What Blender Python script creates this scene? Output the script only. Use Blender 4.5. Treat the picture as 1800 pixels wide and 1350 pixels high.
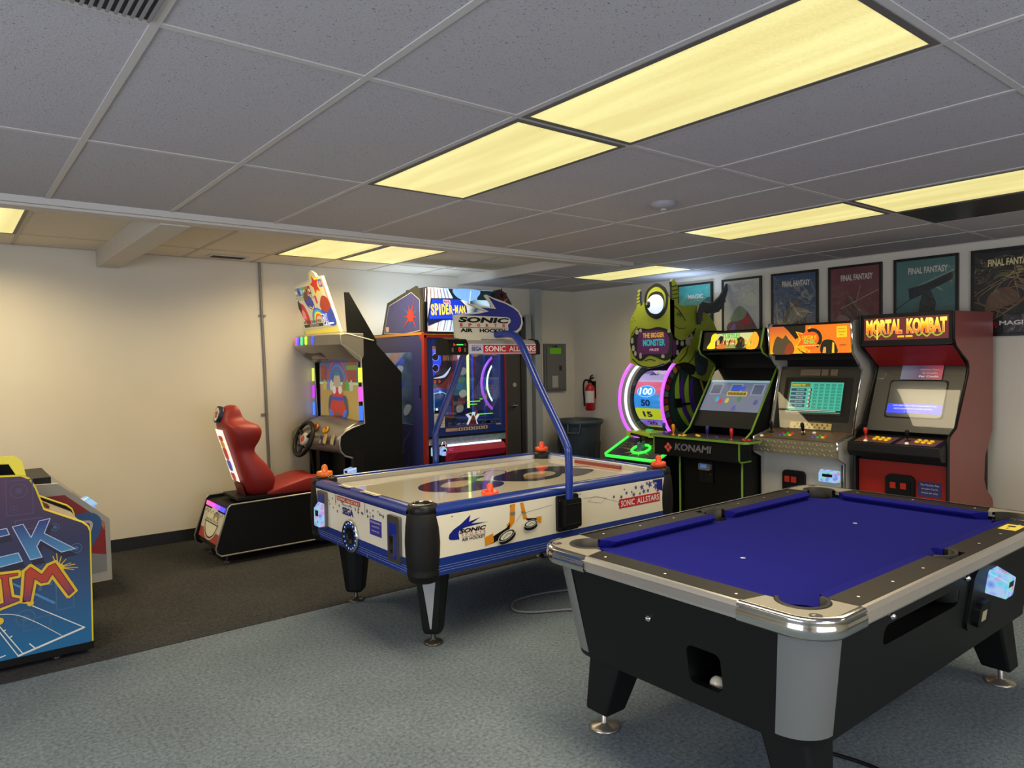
import bpy, math, random
from mathutils import Vector, Matrix
C = bpy.context.scene
col = C.collection
for o in list(bpy.data.objects): bpy.data.objects.remove(o)
R = math.radians
random.seed(7)

# ---------------------------------------------------------------- camera
def camera():
    yaw, pitch, roll = R(38.39), R(-1.75), R(-0.87)
    f = Vector((math.sin(yaw)*math.cos(pitch), math.cos(yaw)*math.cos(pitch), math.sin(pitch)))
    r = Vector((math.cos(yaw), -math.sin(yaw), 0)); u = r.cross(f)
    r2 = math.cos(roll)*r + math.sin(roll)*u; u2 = -math.sin(roll)*r + math.cos(roll)*u
    m = Matrix((r2, u2, -f)).transposed().to_4x4(); m.translation = (0, 0, 1.58)
    cd = bpy.data.cameras.new('camera'); o = bpy.data.objects.new('camera', cd); col.objects.link(o)
    o.matrix_world = m; cd.sensor_fit = 'HORIZONTAL'; cd.sensor_width = 36; cd.lens = 1266/1800*36
    cd.clip_start = .05; cd.clip_end = 60
    C.camera = o
camera()

# ---------------------------------------------------------------- view, world
C.view_settings.view_transform = 'Standard'; C.view_settings.look = 'None'
C.view_settings.gamma = 1; C.view_settings.use_curve_mapping = False
C.view_settings.exposure = 0.0
C.cycles.use_denoising = True
C.cycles.max_bounces = 7; C.cycles.diffuse_bounces = 4; C.cycles.glossy_bounces = 4
C.cycles.transmission_bounces = 4; C.cycles.transparent_max_bounces = 8
C.cycles.sample_clamp_indirect = 4; C.cycles.caustics_reflective = False; C.cycles.caustics_refractive = False
W = bpy.data.worlds.new('world'); C.world = W; W.use_nodes = True
W.node_tree.nodes['Background'].inputs[0].default_value = (.62, .76, 1, 1)
W.node_tree.nodes['Background'].inputs[1].default_value = 1.2

# room measures
HC, HA, YW, XW, YB, XS = 2.485, 2.57, 6.93, 6.54, 4.53, 4.73   # main ceiling, alcove ceiling, back wall, right wall, beam, step
X0, Y0 = -3.0, -2.4
GX0, GY0, TX, TY = .47, 2.08, .6096, 1.2192

# ---------------------------------------------------------------- lamps
def area(name, loc, rot, sx, sy, power, color, spread=180):
    l = bpy.data.lights.new(name, 'AREA'); l.shape = 'RECTANGLE'; l.size = sx; l.size_y = sy
    l.energy = power; l.color = color; l.spread = R(spread)
    o = bpy.data.objects.new(name, l); col.objects.link(o); o.location = loc; o.rotation_euler = rot
    return o
TUBE = (1, .84, .56)
LIGHTS = [  # x0, y0, z, watts : troffers; their prismatic lenses cut the light off at high angles
    (GX0+2*TX, GY0-TY, HC, 19), (GX0+2*TX, GY0, HC, 19), (GX0+6*TX, GY0, HC, 16), (GX0+6*TX, GY0-TY, HC, 16),
    (GX0+8*TX, GY0+2*TY, HC, 10), (GX0-TX, 5.16, HA, 30), (2.34, 5.13, HA, 24), (2.95, 5.13, HA, 24),
    (GX0-3*TX, GY0-TY, HC, 16), (GX0-3*TX, GY0, HC, 16), (GX0+2*TX, GY0-3*TY, HC, 16), (GX0-3*TX, GY0-3*TY, HC, 16), (GX0+6*TX, GY0-3*TY, HC, 14)]
for i, (x, y, z, w) in enumerate(LIGHTS):
    far = math.hypot(max(x, 0), max(y, 0)); cut_ = 156 if z > 2.5 else (128 if far < 2 else 142 if far < 4 else 154)
    area('troffer_lamp', (x+TX/2, y+TY/2, z-.012), (0, 0, 0), TX-.06, TY-.06, w, TUBE if z < 2.5 else (1, .80, .46), cut_)
area('window_daylight', (X0-.05, 1.2, 1.45), (0, R(-90), 0), 1.5, 3.2, 120, (.80, .84, 1))
area('window_daylight', (1.0, Y0-.05, 1.45), (R(90), 0, 0), 3.4, 1.5, 75, (.84, .87, 1))

# ---------------------------------------------------------------- helpers
def lin(c):
    c = c/255
    return c/12.92 if c <= .04045 else ((c+.055)/1.055)**2.4
def hx(s):
    return tuple(lin(int(s[i:i+2], 16)) for i in (0, 2, 4))
_M = {}
def M(name, c='808080', rough=.5, metal=0, emit=0, ecol=None, noise=0, nscale=40, bump=0, coat=0, spec=.5, alpha=1):
    """principled material; colour as sRGB hex, optional noise variation and bump"""
    if name in _M: return _M[name]
    m = bpy.data.materials.new(name); m.use_nodes = True; nt = m.node_tree; p = nt.nodes['Principled BSDF']
    rgb = hx(c) if isinstance(c, str) else c
    p.inputs['Base Color'].default_value = (*rgb, 1); p.inputs['Roughness'].default_value = rough
    p.inputs['Metallic'].default_value = metal; p.inputs['Coat Weight'].default_value = coat
    p.inputs['Specular IOR Level'].default_value = spec; p.inputs['Coat Roughness'].default_value = .06
    if emit:
        p.inputs['Emission Color'].default_value = (*(hx(ecol) if ecol else rgb), 1); p.inputs['Emission Strength'].default_value = emit
    if alpha < 1: p.inputs['Alpha'].default_value = alpha
    if noise or bump:
        tc = nt.nodes.new('ShaderNodeTexCoord'); n = nt.nodes.new('ShaderNodeTexNoise')
        n.inputs['Scale'].default_value = nscale; n.inputs['Detail'].default_value = 3
        nt.links.new(tc.outputs['Object'], n.inputs['Vector'])
        if noise:
            r = nt.nodes.new('ShaderNodeMixRGB'); r.blend_type = 'MIX'
            r.inputs[1].default_value = (*[v*(1-noise) for v in rgb], 1); r.inputs[2].default_value = (*[min(1, v*(1+noise)) for v in rgb], 1)
            nt.links.new(n.outputs['Fac'], r.inputs[0]); nt.links.new(r.outputs[0], p.inputs['Base Color'])
        if bump:
            b = nt.nodes.new('ShaderNodeBump'); b.inputs['Strength'].default_value = bump; b.inputs['Distance'].default_value = .004
            nt.links.new(n.outputs['Fac'], b.inputs['Height']); nt.links.new(b.outputs[0], p.inputs['Normal'])
    _M[name] = m; return m
def ramp_mat(name, stops, axis='Z', a=0, b=1, rough=.4, emit=0, noise=0, nscale=8, coat=0, space='Object'):
    """printed colour gradient along one axis between coordinates a and b"""
    if name in _M: return _M[name]
    m = M(name, '808080', rough, coat=coat); nt = m.node_tree; p = nt.nodes['Principled BSDF']
    tc = nt.nodes.new('ShaderNodeTexCoord'); sx = nt.nodes.new('ShaderNodeSeparateXYZ'); mr = nt.nodes.new('ShaderNodeMapRange')
    nt.links.new(tc.outputs[space], sx.inputs[0]); nt.links.new(sx.outputs[axis], mr.inputs[0])
    mr.inputs[1].default_value = a; mr.inputs[2].default_value = b
    cr = nt.nodes.new('ShaderNodeValToRGB'); e = cr.color_ramp.elements
    while len(e) < len(stops): e.new(.5)
    for el, (t, c) in zip(e, stops): el.position = t; el.color = (*hx(c), 1)
    src = mr.outputs[0]
    if noise:
        n = nt.nodes.new('ShaderNodeTexNoise'); n.inputs['Scale'].default_value = nscale; nt.links.new(tc.outputs[space], n.inputs['Vector'])
        ad = nt.nodes.new('ShaderNodeMath'); ad.operation = 'MULTIPLY_ADD'; ad.inputs[1].default_value = noise
        nt.links.new(n.outputs['Fac'], ad.inputs[0]); nt.links.new(src, ad.inputs[2]); src = ad.outputs[0]
    nt.links.new(src, cr.inputs[0]); nt.links.new(cr.outputs[0], p.inputs['Base Color'])
    if emit: nt.links.new(cr.outputs[0], p.inputs['Emission Color']); p.inputs['Emission Strength'].default_value = emit
    return m
def glass_mat(name, tint='ffffff', refl=.12, rough=.02, bump=0):
    if name in _M: return _M[name]
    m = bpy.data.materials.new(name); m.use_nodes = True; nt = m.node_tree; nt.nodes.clear()
    o = nt.nodes.new('ShaderNodeOutputMaterial'); mx = nt.nodes.new('ShaderNodeMixShader')
    t = nt.nodes.new('ShaderNodeBsdfTransparent'); g = nt.nodes.new('ShaderNodeBsdfGlossy'); lw = nt.nodes.new('ShaderNodeLayerWeight')
    g.inputs['Roughness'].default_value = rough; t.inputs[0].default_value = (*hx(tint), 1)
    pw = nt.nodes.new('ShaderNodeMath'); pw.operation = 'POWER'; pw.inputs[1].default_value = 5; nt.links.new(lw.outputs['Facing'], pw.inputs[0])
    mu = nt.nodes.new('ShaderNodeMath'); mu.operation = 'MULTIPLY_ADD'; mu.inputs[1].default_value = .6; mu.inputs[2].default_value = refl; mu.use_clamp = True
    nt.links.new(pw.outputs[0], mu.inputs[0]); nt.links.new(mu.outputs[0], mx.inputs[0])
    nt.links.new(t.outputs[0], mx.inputs[1]); nt.links.new(g.outputs[0], mx.inputs[2]); nt.links.new(mx.outputs[0], o.inputs[0])
    if bump:
        tc = nt.nodes.new('ShaderNodeTexCoord'); n = nt.nodes.new('ShaderNodeTexNoise'); n.inputs['Scale'].default_value = 5
        n.inputs['Distortion'].default_value = 1.2
        b = nt.nodes.new('ShaderNodeBump'); b.inputs['Strength'].default_value = bump; b.inputs['Distance'].default_value = .02
        nt.links.new(tc.outputs['Object'], n.inputs['Vector']); nt.links.new(n.outputs['Fac'], b.inputs['Height'])
        nt.links.new(b.outputs[0], g.inputs['Normal'])
    _M[name] = m; return m

_T = {}
def glyphs(s, off=0.0, shear=0.0):
    k = (s, off, shear)
    if k in _T: return _T[k]
    cu = bpy.data.curves.new('t', 'FONT'); cu.body = s; cu.size = 1; cu.offset = off; cu.shear = shear; cu.fill_mode = 'FRONT'
    cu.resolution_u = 3
    o = bpy.data.objects.new('t', cu); col.objects.link(o)
    me = bpy.data.meshes.new_from_object(o.evaluated_get(bpy.context.evaluated_depsgraph_get()))
    v = [(p.co.x, p.co.y) for p in me.vertices]; f = [tuple(p.vertices) for p in me.polygons]
    bpy.data.objects.remove(o); bpy.data.curves.remove(cu); bpy.data.meshes.remove(me)
    _T[k] = (v, f); return v, f

class Fr:
    """a flat drawing frame in space: origin, u (right), v (up), n out of the surface"""
    def __init__(s, o, u, v):
        s.o = Vector(o); s.u = Vector(u).normalized(); s.v = Vector(v).normalized(); s.n = s.u.cross(s.v)
    def p(s, x, y, z=0): return s.o + s.u*x + s.v*y + s.n*z
    def sub(s, x, y, z=0, ang=0):
        c, k = math.cos(ang), math.sin(ang)
        return Fr(s.p(x, y, z), s.u*c + s.v*k, s.v*c - s.u*k)
def FW(x, y, z): return Fr((x, y, z), (0, -1, 0), (0, 0, 1))     # surface facing -X, right = -Y
def FS(x, y, z): return Fr((x, y, z), (1, 0, 0), (0, 0, 1))      # surface facing -Y, right = +X
def FT(x, y, z): return Fr((x, y, z), (1, 0, 0), (0, 1, 0))      # surface facing up

class B:
    """collects shapes into one mesh"""
    def __init__(s): s.v = []; s.f = []; s.k = []; s.m = []; s.sm = []
    def mi(s, m):
        if m not in s.m: s.m.append(m)
        return s.m.index(m)
    def add(s, vs, fs, m, smooth=False):
        b = len(s.v); s.v += [tuple(v) for v in vs]; i = s.mi(m)
        for f in fs: s.f.append(tuple(b+j for j in f)); s.k.append(i); s.sm.append(smooth)
        return s
    def box(s, a, b, m):
        x0, y0, z0 = a; x1, y1, z1 = b
        v = [(x0,y0,z0),(x1,y0,z0),(x1,y1,z0),(x0,y1,z0),(x0,y0,z1),(x1,y0,z1),(x1,y1,z1),(x0,y1,z1)]
        return s.add(v, [(0,3,2,1),(4,5,6,7),(0,1,5,4),(1,2,6,5),(2,3,7,6),(3,0,4,7)], m)
    def fbox(s, F, x0, y0, x1, y1, z0, z1, m):
        v = [F.p(*q) for q in [(x0,y0,z0),(x1,y0,z0),(x1,y1,z0),(x0,y1,z0),(x0,y0,z1),(x1,y0,z1),(x1,y1,z1),(x0,y1,z1)]]
        return s.add(v, [(0,3,2,1),(4,5,6,7),(0,1,5,4),(1,2,6,5),(2,3,7,6),(3,0,4,7)], m)
    def poly(s, F, pts, m, z=0):
        if sum(pts[i-1][0]*p[1]-p[0]*pts[i-1][1] for i, p in enumerate(pts)) < 0: pts = pts[::-1]
        return s.add([F.p(x, y, z) for x, y in pts], [tuple(range(len(pts)))], m)
    def rect(s, F, x0, y0, x1, y1, m, z=0): return s.poly(F, [(x0,y0),(x1,y0),(x1,y1),(x0,y1)], m, z)
    def prism(s, F, pts, z0, z1, m, side=None):
        """extrude an outline between z0 and z1 along the frame normal"""
        if sum(pts[i-1][0]*p[1]-p[0]*pts[i-1][1] for i, p in enumerate(pts)) < 0: pts = pts[::-1]
        n = len(pts); v = [F.p(x, y, z0) for x, y in pts] + [F.p(x, y, z1) for x, y in pts]
        s.add(v, [tuple(range(n-1, -1, -1)), tuple(range(n, 2*n))], m)
        s.add(v, [(i, (i+1) % n, n+(i+1) % n, n+i) for i in range(n)], side or m)
        return s
    def disc(s, F, x, y, r, m, z=0, n=24, ry=None):
        ry = ry or r
        return s.poly(F, [(x+r*math.cos(2*math.pi*i/n), y+ry*math.sin(2*math.pi*i/n)) for i in range(n)], m, z)
    def ring(s, F, x, y, r0, r1, m, z=0, a0=0, a1=360, n=28, k=1.0):
        v = []; 
        for i in range(n+1):
            a = R(a0+(a1-a0)*i/n)
            for r in (r0, r1): v.append(F.p(x+r*math.cos(a), y+r*k*math.sin(a), z))
        return s.add(v, [(2*i, 2*i+1, 2*i+3, 2*i+2) for i in range(n)], m)
    def line(s, F, pts, w, m, z=0, closed=False):
        pts = list(pts)
        if closed: pts.append(pts[0])
        for j, ((x0, y0), (x1, y1)) in enumerate(zip(pts, pts[1:])):
            d = math.hypot(x1-x0, y1-y0) or 1; nx, ny = -(y1-y0)/d*w/2, (x1-x0)/d*w/2
            ex, ey = (x1-x0)/d*w*.3, (y1-y0)/d*w*.3
            s.poly(F, [(x0-nx-ex, y0-ny-ey), (x1-nx+ex, y1-ny+ey), (x1+nx+ex, y1+ny+ey), (x0+nx-ex, y0+ny-ey)], m, z+.00006*(j % 12))
        return s
    def star(s, F, x, y, r, m, z=0, k=.42, n=5, rot=90):
        return s.poly(F, [(x+(r if i % 2 == 0 else r*k)*math.cos(R(rot+180*i/n)), y+(r if i % 2 == 0 else r*k)*math.sin(R(rot+180*i/n))) for i in range(2*n)], m, z)
    def text(s, F, t, x, y, w, h, m, z=.001, bold=.0, shear=0.0, mode='fit', rot=0, dep=0):
        """lettering with its lower left corner at x, y stretched to w by h"""
        v, f = glyphs(t, bold, shear)
        if not v: return s
        x0 = min(p[0] for p in v); x1 = max(p[0] for p in v); y0 = min(p[1] for p in v); y1 = max(p[1] for p in v)
        G = F.sub(x, y, 0, R(rot)) if rot else None
        P = []
        for a, b in v:
            q = ((a-x0)/(x1-x0)*w, (b-y0)/(y1-y0)*h)
            P.append(G.p(q[0], q[1], z) if G else F.p(x+q[0], y+q[1], z))
        return s.add(P, f, m)
    def tube(s, path, r, m, n=10, closed=False, caps=True):
        P = [Vector(p) for p in path]; N = len(P); rs = r if isinstance(r, (list, tuple)) else [r]*N
        vs = []; up = None
        for i, p in enumerate(P):
            a = P[(i-1) % N] if (closed or i > 0) else p; b = P[(i+1) % N] if (closed or i < N-1) else p
            t = (b-a).normalized()
            if up is None: up = Vector((0, 0, 1)) if abs(t.z) < .9 else Vector((1, 0, 0))
            x = (up - t*up.dot(t))
            if x.length < 1e-5: x = t.orthogonal()
            x.normalize(); up = x; y = t.cross(x)
            for k in range(n):
                an = 2*math.pi*k/n; vs.append(p + (x*math.cos(an) + y*math.sin(an))*rs[i])
        fs = []
        for i in range(N if closed else N-1):
            for k in range(n):
                j = (i+1) % N; fs.append((i*n+k, i*n+(k+1) % n, j*n+(k+1) % n, j*n+k))
        s.add(vs, fs, m, True)
        if caps and not closed: s.add(vs[:n], [tuple(range(n-1, -1, -1))], m); s.add(vs[-n:], [tuple(range(n))], m)
        return s
    def lathe(s, o, prof, m, n=28, ax=(0, 0, 1), smooth=True, cap=True):
        """profile of (radius, height) turned about the axis through o"""
        a = Vector(ax).normalized(); x = a.orthogonal().normalized(); y = a.cross(x); o = Vector(o); vs = []
        for r, h in prof:
            for k in range(n):
                an = 2*math.pi*k/n; vs.append(o + a*h + (x*math.cos(an)+y*math.sin(an))*r)
        fs = [(i*n+k, i*n+(k+1) % n, (i+1)*n+(k+1) % n, (i+1)*n+k) for i in range(len(prof)-1) for k in range(n)]
        s.add(vs, fs, m, smooth)
        if cap:
            if prof[0][0] > 1e-4: s.add(vs[:n], [tuple(range(n-1, -1, -1))], m)
            if prof[-1][0] > 1e-4: s.add(vs[-n:], [tuple(range(n))], m)
        return s
    def ball(s, o, r, m, n=20):
        return s.lathe(o, [(max(1e-5, r*math.sin(math.pi*i/10)), -r*math.cos(math.pi*i/10)) for i in range(11)], m, n)
    def loft(s, rings, m, smooth=True, caps=True, closed=True):
        n = len(rings[0]); vs = [Vector(p) for r in rings for p in r]; k = n if closed else n-1
        s.add(vs, [(i*n+j, i*n+(j+1) % n, (i+1)*n+(j+1) % n, (i+1)*n+j) for i in range(len(rings)-1) for j in range(k)], m, smooth)
        if caps: s.add(rings[0], [tuple(range(n-1, -1, -1))], m); s.add(rings[-1], [tuple(range(n))], m)
        return s
    def build(s, name, parent=None, bevel=0, seg=2, label=None, cat=None, group=None, kind=None, at=None, merge=False):
        me = bpy.data.meshes.new(name); T = Vector(at) if at else (parent['_o'] if parent is not None and '_o' in parent else Vector((0, 0, 0)))
        T = Vector(T)
        me.from_pydata([tuple(Vector(v)-T) for v in s.v], [], s.f)
        for m in s.m: me.materials.append(m)
        me.polygons.foreach_set('material_index', s.k); me.polygons.foreach_set('use_smooth', s.sm)
        if merge:
            import bmesh
            bm = bmesh.new(); bm.from_mesh(me); bmesh.ops.remove_doubles(bm, verts=bm.verts, dist=1e-5)
            bmesh.ops.recalc_face_normals(bm, faces=bm.faces); bm.to_mesh(me); bm.free()
        me.update()
        o = bpy.data.objects.new(name, me); col.objects.link(o)
        if parent is not None:
            o.parent = parent
        else: o.location = T
        if bevel:
            b = o.modifiers.new('bevel', 'BEVEL'); b.width = bevel; b.segments = seg; b.limit_method = 'ANGLE'; b.angle_limit = R(40)
        tag(o, label, cat, group, kind)
        if parent is not None and '_o' in parent: o['_o'] = parent['_o']
        return o
def join_into(dst, src):
    """printed surface pattern becomes part of the board that carries it"""
    a, b = dst.data, src.data; n = len(a.vertices); mats = list(a.materials); mp = []
    for m in b.materials:
        if m not in mats: mats.append(m)
        mp.append(mats.index(m))
    me = bpy.data.meshes.new(a.name)
    me.from_pydata([tuple(v.co) for v in a.vertices]+[tuple(v.co) for v in b.vertices], [], [tuple(p.vertices) for p in a.polygons]+[tuple(n+i for i in p.vertices) for p in b.polygons])
    for m in mats: me.materials.append(m)
    me.polygons.foreach_set('material_index', [p.material_index for p in a.polygons]+[mp[p.material_index] for p in b.polygons])
    me.polygons.foreach_set('use_smooth', [p.use_smooth for p in a.polygons]+[p.use_smooth for p in b.polygons]); me.update()
    dst.data = me; bpy.data.objects.remove(src)
def tag(o, label=None, cat=None, group=None, kind=None):
    for k, v in (('label', label), ('category', cat), ('group', group), ('kind', kind)):
        if v: o[k] = v
    return o
def thing(name, loc, label, cat, group=None):
    o = bpy.data.objects.new(name, None); col.objects.link(o); o.location = loc; o['_o'] = list(loc); o.empty_display_size = .1
    return tag(o, label, cat, group)
def copy_tree(o, loc=None, parent=None):
    c = o.copy(); col.objects.link(c)
    if parent is not None: c.parent = parent
    if loc: c.location = loc
    for ch in [q for q in col.objects if q.parent == o]: copy_tree(ch, None, c)
    return c
def bez(pts, n=8):
    """smooth curve through points"""
    P = [Vector(p) for p in pts]; out = []
    for i in range(len(P)-1):
        p0 = P[max(i-1, 0)]; p1 = P[i]; p2 = P[i+1]; p3 = P[min(i+2, len(P)-1)]
        for k in range(n):
            t = k/n; out.append(.5*((2*p1)+(p2-p0)*t+(2*p0-5*p1+4*p2-p3)*t*t+(3*p1-p0-3*p2+p3)*t**3))
    out.append(P[-1]); return out
def bez2(pts, n=6): return [(p.x, p.y) for p in bez([(x, y, 0) for x, y in pts], n)]
def cbez(pts, n=6):
    """closed smooth outline"""
    N = len(pts); q = bez([(*pts[i % N], 0) for i in range(-1, N+2)], n); return [(p.x, p.y) for p in q[n:n+N*n]]
def arc(cx, cy, r, a0, a1, n=10): return [(cx+r*math.cos(R(a0+(a1-a0)*i/n)), cy+r*math.sin(R(a0+(a1-a0)*i/n))) for i in range(n+1)]

BLK = M('black_satin', '0d0e0e', .45, noise=.15, nscale=60, spec=.3)
BLK2 = M('black_board', '090a0a', .5, noise=.1, spec=.25)
CHR = M('chrome', 'd5d5d2', .12, 1, noise=.05)
ALU = M('brushed_aluminium', 'dad8d4', .28, .9, noise=.06, nscale=90)
WHT = M('white_print', 'e8e6dd', .4)
RED = M('red_print', 'c0202a', .4)
LED = lambda n, c='ff2a20', e=1.3: M('glow_'+n, '101010', .4, emit=e, ecol=c)
GLASS = glass_mat('clear_glass')
# ================================================================ the room
def carpet(name, c1, c2, sc=330, warm=None):
    m = bpy.data.materials.new(name); m.use_nodes = True; nt = m.node_tree; p = nt.nodes['Principled BSDF']; p.inputs['Roughness'].default_value = .95
    p.inputs['Specular IOR Level'].default_value = .1
    tc = nt.nodes.new('ShaderNodeTexCoord'); n = nt.nodes.new('ShaderNodeTexNoise'); n.inputs['Scale'].default_value = sc; n.inputs['Detail'].default_value = 2
    n2 = nt.nodes.new('ShaderNodeTexNoise'); n2.inputs['Scale'].default_value = 2.2; n2.inputs['Detail'].default_value = 4
    n3 = nt.nodes.new('ShaderNodeTexNoise'); n3.inputs['Scale'].default_value = 60; n3.inputs['Detail'].default_value = 2
    for q in (n, n2, n3): nt.links.new(tc.outputs['Object'], q.inputs['Vector'])
    a = nt.nodes.new('ShaderNodeMath'); a.operation = 'MULTIPLY_ADD'; a.inputs[1].default_value = .55; nt.links.new(n3.outputs[0], a.inputs[0]); nt.links.new(n.outputs[0], a.inputs[2])
    r = nt.nodes.new('ShaderNodeValToRGB'); r.color_ramp.elements[0].position = .58; r.color_ramp.elements[1].position = .98
    r.color_ramp.elements[0].color = (*hx(c1), 1); r.color_ramp.elements[1].color = (*hx(c2), 1)
    nt.links.new(a.outputs[0], r.inputs[0])
    mx = nt.nodes.new('ShaderNodeMixRGB'); mx.blend_type = 'MULTIPLY'; mx.inputs[0].default_value = .35
    r2 = nt.nodes.new('ShaderNodeValToRGB'); r2.color_ramp.elements[0].position = .35; r2.color_ramp.elements[1].position = .65
    r2.color_ramp.elements[0].color = (.6, .6, .6, 1)
    nt.links.new(n2.outputs[0], r2.inputs[0]); nt.links.new(r.outputs[0], mx.inputs[1]); nt.links.new(r2.outputs[0], mx.inputs[2])
    nt.links.new(mx.outputs[0], p.inputs['Base Color'])
    b = nt.nodes.new('ShaderNodeBump'); b.inputs['Strength'].default_value = .6; b.inputs['Distance'].default_value = .004
    nt.links.new(n.outputs[0], b.inputs['Height']); nt.links.new(b.outputs[0], p.inputs['Normal'])
    return m
def tile_mat(name, c, fleck):
    m = bpy.data.materials.new(name); m.use_nodes = True; nt = m.node_tree; p = nt.nodes['Principled BSDF']; p.inputs['Roughness'].default_value = .9
    tc = nt.nodes.new('ShaderNodeTexCoord'); mp = nt.nodes.new('ShaderNodeMapping'); mp.inputs['Scale'].default_value = (1, 1.7, 1)
    n = nt.nodes.new('ShaderNodeTexNoise'); n.inputs['Scale'].default_value = 120; n.inputs['Detail'].default_value = 2.5; n.inputs['Distortion'].default_value = .8
    nt.links.new(tc.outputs['Object'], mp.inputs[0]); nt.links.new(mp.outputs[0], n.inputs['Vector'])
    r = nt.nodes.new('ShaderNodeValToRGB'); e = r.color_ramp.elements
    e[0].position = .30; e[0].color = (*hx(fleck), 1); e[1].position = .38; e[1].color = (*hx(c), 1)
    nt.links.new(n.outputs[0], r.inputs[0]); nt.links.new(r.outputs[0], p.inputs['Base Color'])
    b = nt.nodes.new('ShaderNodeBump'); b.inputs['Strength'].default_value = .5; b.inputs['Distance'].default_value = .003
    nt.links.new(n.outputs[0], b.inputs['Height']); nt.links.new(b.outputs[0], p.inputs['Normal'])
    return m
M_blue = carpet('blue_grey_carpet', '4a545b', '8794a0'); M_dark = carpet('charcoal_carpet', '262728', '4c4c4d', 300)
WALL = M('painted_wall', 'dcd5c4', .75, noise=.04, nscale=3, bump=.05)
TILE = tile_mat('mineral_fibre_tile', 'bcb8ba', '66636a'); TILE2 = tile_mat('alcove_tile', 'e2d9c6', 'a89e8e')  # alcove tile lightened in colour, standing in for lamp light that misses it
GRID = M('ceiling_grid_metal', 'c6c2bd', .5); GRID2 = M('white_painted_wood', 'c9c4bb', .55, noise=.05, nscale=6)

B().box((X0, Y0, -.1), (XW+.2, 4.4, 0), M_blue).build('floor', kind='structure')
B().box((X0, 4.4, -.1), (XW+.2, YW+.2, .004), M_dark).build('floor_back', kind='structure')
B().box((X0-.02, YW, 0), (XW+.2, YW+.12, HA+.1), WALL).build('wall_back', kind='structure')
B().box((XW, Y0, 0), (XW+.12, YW+.1, HA+.1), WALL).build('wall_right', kind='structure')
def windowed(name, axis, fixed, thick, lo, hi, w0, w1, z0=.7, z1=2.2):
    b = B()
    for a0, a1, q0, q1 in ((lo, w0, 0, HA), (w1, hi, 0, HA), (w0, w1, 0, z0), (w0, w1, z1, HA)):
        if axis == 'x': b.box((fixed, a0, q0), (fixed+thick, a1, q1), WALL)
        else: b.box((a0, fixed, q0), (a1, fixed+thick, q1), WALL)
    b.build(name, kind='structure')
    w = B(); F = GRID2
    for t in (w0, (w0+w1)/2-.02, w1-.04):
        if axis == 'x': w.box((fixed+.02, t, z0), (fixed+thick-.02, t+.04, z1), F)
        else: w.box((t, fixed+.02, z0), (t+.04, fixed+thick-.02, z1), F)
    for z in (z0, z1-.04):
        if axis == 'x': w.box((fixed+.02, w0, z), (fixed+thick-.02, w1, z+.04), F)
        else: w.box((w0, fixed+.02, z), (w1, fixed+thick-.02, z+.04), F)
    w.build('window_1' if axis == 'x' else 'window_2', kind='structure')
windowed('wall_left', 'x', X0-.12, .12, Y0, YW+.1, -.4, 2.8)
windowed('wall_front', 'y', Y0-.12, .12, X0-.1, XW+.2, -.7, 2.7)
# ceilings (L-shaped main ceiling at 2.485 m, raised alcove behind the beam)
b = B(); b.box((X0-.1, Y0-.1, HC), (XW+.1, YB+.02, HC+.15), TILE); b.box((XS, YB+.02, HC), (XW+.1, YW+.1, HC+.15), TILE)
b.build('ceiling', kind='structure')
B().box((X0-.1, YB+.14, HA), (XS-.02, YW+.1, HA+.12), TILE2).build('ceiling_alcove', kind='structure')
# the beam along the alcove, two cross beams
b = B(); b.box((X0, YB, 2.45), (5.05, YB+.03, 2.62), GRID2); b.box((X0, YB+.03, 2.437), (4.9, YB+.15, 2.62), GRID2)
b.build('trim_1', kind='structure', bevel=.004)
B().box((1.05, YB+.14, 2.43), (1.22, YW, 2.62), GRID2).build('trim_2', kind='structure', bevel=.004)
B().box((XS-.03, YB+.14, HC-.003), (XS, YW, 2.62), GRID2).build('trim_3', kind='structure')
# suspended grid
g = B(); w = .012; zz = HC-.004
n0 = -5
for i in range(n0, 11):
    x = GX0+i*TX
    if x < XW: g.box((x-w, Y0, zz), (x+w, YB if x < XS else YW, HC+.01), GRID)
for k in range(-3, 4):
    y = GY0+k*TY
    if y < YB-.1: g.box((X0, y-w, zz+.0005), (XW, y+w, HC+.01), GRID)
    elif y < YW: g.box((XS if y < YB+.1 else XS, y-w, zz+.0005), (XW, y+w, HC+.01), GRID)
g.box((XW-.02, Y0, zz), (XW, YW, HC+.01), GRID); g.box((XS, YW-.02, zz), (XW, YW, HC+.01), GRID)
g.build('trim_4', kind='structure')
g = B()
G2 = M('alcove_grid_metal', 'bdb29f', .5)
for x in (-.76, -.14, .47, 1.735, 2.34, 2.95, 3.555, 4.16):
    g.box((x-w, YB+.15, HA-.004), (x+w, YW, HA+.01), G2)
for y in (5.16, 6.37): g.box((X0, y-w, HA-.0035), (XS, y+w, HA+.01), G2)
g.box((X0, YW-.02, HA-.004), (XS, YW, HA+.01), G2)
g.build('trim_5', kind='structure')
# baseboards
BB = M('black_rubber_base', '17181a', .5)
B().box((X0, YW-.012, 0), (5.0, YW, .11), BB).build('baseboard_back', kind='structure')
B().box((XW-.012, Y0, 0), (XW, YW, .11), BB).build('baseboard_right', kind='structure')

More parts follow.
